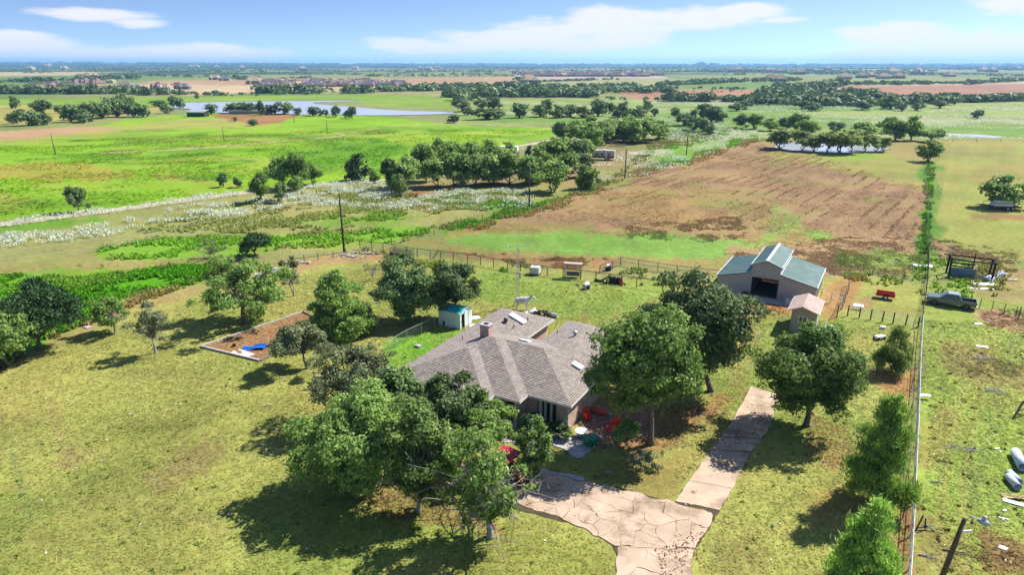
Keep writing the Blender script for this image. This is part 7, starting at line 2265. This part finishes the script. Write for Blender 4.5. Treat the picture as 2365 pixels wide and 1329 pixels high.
FL2 = [[(1180, 352), (1230, 338), (1290, 322), (1300, 330), (1240, 350)], [(1500, 410), (1440, 412), (1380, 400), (1440, 360), (1560, 345), (1740, 315), (1600, 370)], [(1540, 300), (1650, 285), (1760, 312), (1620, 335), (1550, 330)], [(1330, 440), (1420, 420), (1440, 405), (1380, 380), (1330, 400)]]
tufts('white_flowers', 'white flower drifts round the camper and the pasture edge', scatter(FL2, 4600, rgn, power=5), .14, .45, M_flower, rgn, 3, True)
FL3 = [[(1080, 285), (1290, 285), (1560, 270), (1800, 262), (2365, 268), (2365, 300), (1900, 292), (1700, 290), (1560, 292), (1300, 276)], [(1130, 255), (1560, 236), (2365, 240), (2365, 262), (1800, 258), (1500, 262)], [(1640, 292), (1760, 300), (1900, 318), (2200, 322), (2365, 322), (2365, 318), (2000, 312)], [(2170, 320), (2365, 320), (2365, 326), (2170, 326)]]
tufts('white_flowers', 'pale flowering ground on the flats at right', scatter(FL3, 11000, rgn, power=18), .28, .5, M_flower, rgn, 3, True, (0, .6))
WD = [[(-500, 660), (0, 640), (140, 624), (300, 627), (470, 614), (520, 627), (470, 655), (380, 680), (300, 702), (215, 744), (120, 782), (0, 850), (-500, 980)]]
tufts('tall_weeds', 'bright green tall weeds along the left edge of the lawn', scatter(WD, 15000, rgn, power=5), .26, .42, M_weed, rgn, 4, lean=.9, gain=(.8, 2.0))
WD2 = [[(200, 580), (320, 556), (560, 545), (700, 560), (560, 590), (420, 598), (240, 600)], [(560, 548), (800, 535), (1000, 522), (1010, 540), (900, 562), (700, 575)], [(1000, 535), (1225, 474), (1430, 408), (1740, 312), (1770, 320), (1445, 424), (1235, 490), (1020, 552)], [(640, 450), (860, 430), (950, 450), (1230, 440), (1240, 478), (1120, 486), (960, 500), (760, 530), (300, 540), (440, 500)]]
tufts('tall_weeds', 'green weeds on the verge between road and pasture', scatter(WD2, 14000, rgn, power=6), .28, .38, M_weed, rgn, 4, lean=1.0, gain=(1.0, 2.1), tint=(.95, 1.03, .85))
WD3 = [[(1540, 345), (1740, 300), (1560, 290), (1500, 345), (1440, 400)], [(2134, 372), (2146, 372), (2154, 440), (2158, 560), (2166, 640), (2126, 640), (2128, 560), (2132, 440)], [(1960, 640), (2130, 640), (2150, 600), (2200, 640), (2220, 690), (2150, 690), (2080, 660), (1970, 655)], [(1435, 640), (1520, 645), (1600, 652), (1500, 660), (1400, 650), (1400, 640)], [(1440, 620), (1520, 622), (1480, 636), (1430, 634)], [(2190, 600), (2300, 600), (2340, 640), (2330, 680), (2200, 690)],
       [(905, 600), (1040, 608), (1190, 630), (1180, 640), (1040, 622), (930, 608)], [(835, 575), (900, 588), (905, 597), (840, 590)]]
tufts('tall_weeds', 'leafy weeds along the fence lines and the ruined shelter', scatter(WD3, 8000, rgn, power=3), .2, .38, M_weed, rgn, 4, lean=1.0, gain=(.7, 2.1), tint=(.85, 1.05, .7))
WD4 = [[(-300, 500), (0, 500), (440, 455), (860, 412), (1180, 345), (1280, 300), (800, 300), (0, 330), (-300, 340)]]
tufts('field_grass', 'long bright grass of the big field beyond the road', scatter(WD4, 14000, rgn, power=14), .36, .2, M_weed, rgn, 3, lean=1.3, gain=(1.0, 1.8))
LW = [[(-150, 1360), (-150, 900), (0, 870), (240, 760), (560, 660), (900, 610), (1400, 660), (1700, 720), (2100, 760), (2110, 900), (2080, 1400), (1640, 1400), (1560, 1000), (1440, 1120), (1420, 1270), (1400, 1400)]]
pl = scatter(LW, 62000, rgn)
hx, hy = (pl[:, 0] - Qx) * U.x + (pl[:, 1] - Qy) * U.y, (pl[:, 0] - Qx) * VV.x + (pl[:, 1] - Qy) * VV.y
pl = pl[~((hx > -16) & (hx < 1) & (hy > -3) & (hy < 16))]
drw = px2w([(1735, 890), (1695, 960), (1635, 1040), (1550, 1162), (1430, 1120), (1350, 1105), (1250, 1082), (1150, 1100), (990, 1060), (990, 1120), (1150, 1165), (1180, 1180), (1270, 1205), (1350, 1226), (1405, 1258), (1420, 1290), (1410, 1480), (1565, 1480), (1610, 1275), (1652, 1210), (1670, 1182), (1740, 1047), (1787, 985), (1805, 912)])
bdw = [tuple(p[:2]) for p in (c0, c1, c2, c3)]
pl = pl[~inside(pl[:, 0], pl[:, 1], drw) & ~inside(pl[:, 0], pl[:, 1], bdw)]
tufts('lawn_grass', 'short patchy lawn grass around the house', pl, .10, .04, M_lawnb, rgn, 3, lean=1.1, gain=(.75, 1.75))
RP = [[(2140, 1360), (2130, 900), (2150, 740), (2600, 760), (2700, 1400)]]
tufts('paddock_grass', 'grass of the right paddock', scatter(RP, 14000, rgn), .11, .045, M_weed, rgn, 3, lean=1.1, gain=(.75, 1.75))
PS = [[(1150, 520), (1436, 422), (1762, 330), (2120, 430), (2130, 560), (1960, 620), (1640, 560), (1400, 545)], [(1690, 590), (2130, 560), (2365, 580), (2365, 620), (1960, 640), (1900, 620)]]
tufts('dry_stubble', 'brown stubble of the big pasture', scatter(PS, 16000, rgn, power=7), .16, .05, M_dryb, rgn, 3, lean=1.3, gain=(.75, 1.7))
LWs = scatter(LW, 420, rgn)
tufts('lawn_weeds', 'scattered darker weed clumps in the lawn', LWs, .13, .08, M_weed, rgn, 7, lean=.9, gain=(.6, 1.1), tint=(.7, 1, .6))
tufts('paddock_weeds', 'dark and dry clumps in the right paddock', scatter(RP, 200, rgn), .14, .09, M_dryb, rgn, 9, lean=.9, gain=(.4, .9), tint=(1, .85, .7))
tufts('lawn_litter', 'tiny pale leaves and litter on the grass', scatter(LW + RP, 260, rgn), .06, .06, M_white, rgn, 2, True)
RW = [[(1240, 478), (1436, 424), (1762, 334), (2040, 400), (2120, 450), (2120, 556), (1960, 545), (1800, 525), (1660, 530), (1450, 518)]]
pr_ = scatter(RW, 42000, rgn, power=9)
rr_ = pr_[:, 0] * math.sin(R(51.5)) - pr_[:, 1] * math.cos(R(51.5))
kp = np.sin(rr_ / .48 + (fbm(pr_[:, 0] / 30, pr_[:, 1] / 30, 44) - .5) * 3.5) > .72
kp &= fbm(pr_[:, 0] / 6, pr_[:, 1] / 6, 46, 4) > .42 + .14 * rgn.random(len(kp))
tufts('ploughed_clods', 'dark clods along the old plough rows of the pasture', pr_[kp], .13, .06, M_dryb, rgn, 3, lean=1.2, gain=(.55, 1.2), tint=(1, .88, .84))
BY = [[(1880, 550), (2130, 545), (2365, 590), (2365, 640), (2200, 600), (2130, 620), (1960, 640), (1800, 600)], [(1690, 585), (1960, 565), (2000, 590), (1920, 640), (1700, 610)], [(1000, 585), (1250, 592), (1440, 605), (1440, 618), (1300, 622), (1050, 592)], [(2250, 715), (2365, 730), (2500, 760), (2420, 790), (2330, 770), (2270, 745)], [(1690, 700), (1760, 698), (1830, 706), (1830, 728), (1700, 722)], [(1450, 520), (1700, 500), (1740, 545), (1640, 560), (1450, 545)], [(2200, 830), (2365, 850), (2365, 900), (2230, 870)], [(2240, 1250), (2365, 1260), (2365, 1329), (2270, 1320)]]
tufts('trampled_earth', 'clods and trampled stubble on the bare ground', scatter(BY, 9000, rgn, power=2.5), .17, .07, M_dryb, rgn, 4, lean=1.2, gain=(.3, 1.5), tint=(1, .92, .85))
# dead leaves and twigs on driveway and under the trees
LT = [[(1560, 1240), (1640, 1215), (1600, 1300), (1540, 1400), (1500, 1330)], [(1640, 940), (1760, 960), (1740, 1040), (1640, 1040)], [(1320, 960), (1480, 930), (1640, 930), (1560, 1030), (1400, 1040)], [(760, 1100), (1000, 1080), (1130, 1180), (1160, 1240), (900, 1200)], [(1880, 960), (1980, 1000), (1960, 1100), (1860, 1060)]]
tl_ = tufts('leaf_litter', 'brown leaf litter on the driveway and under the trees', scatter(LT, 4200, rgn), .05, .065, M_dryb, rgn, 2, True, (0, .7))
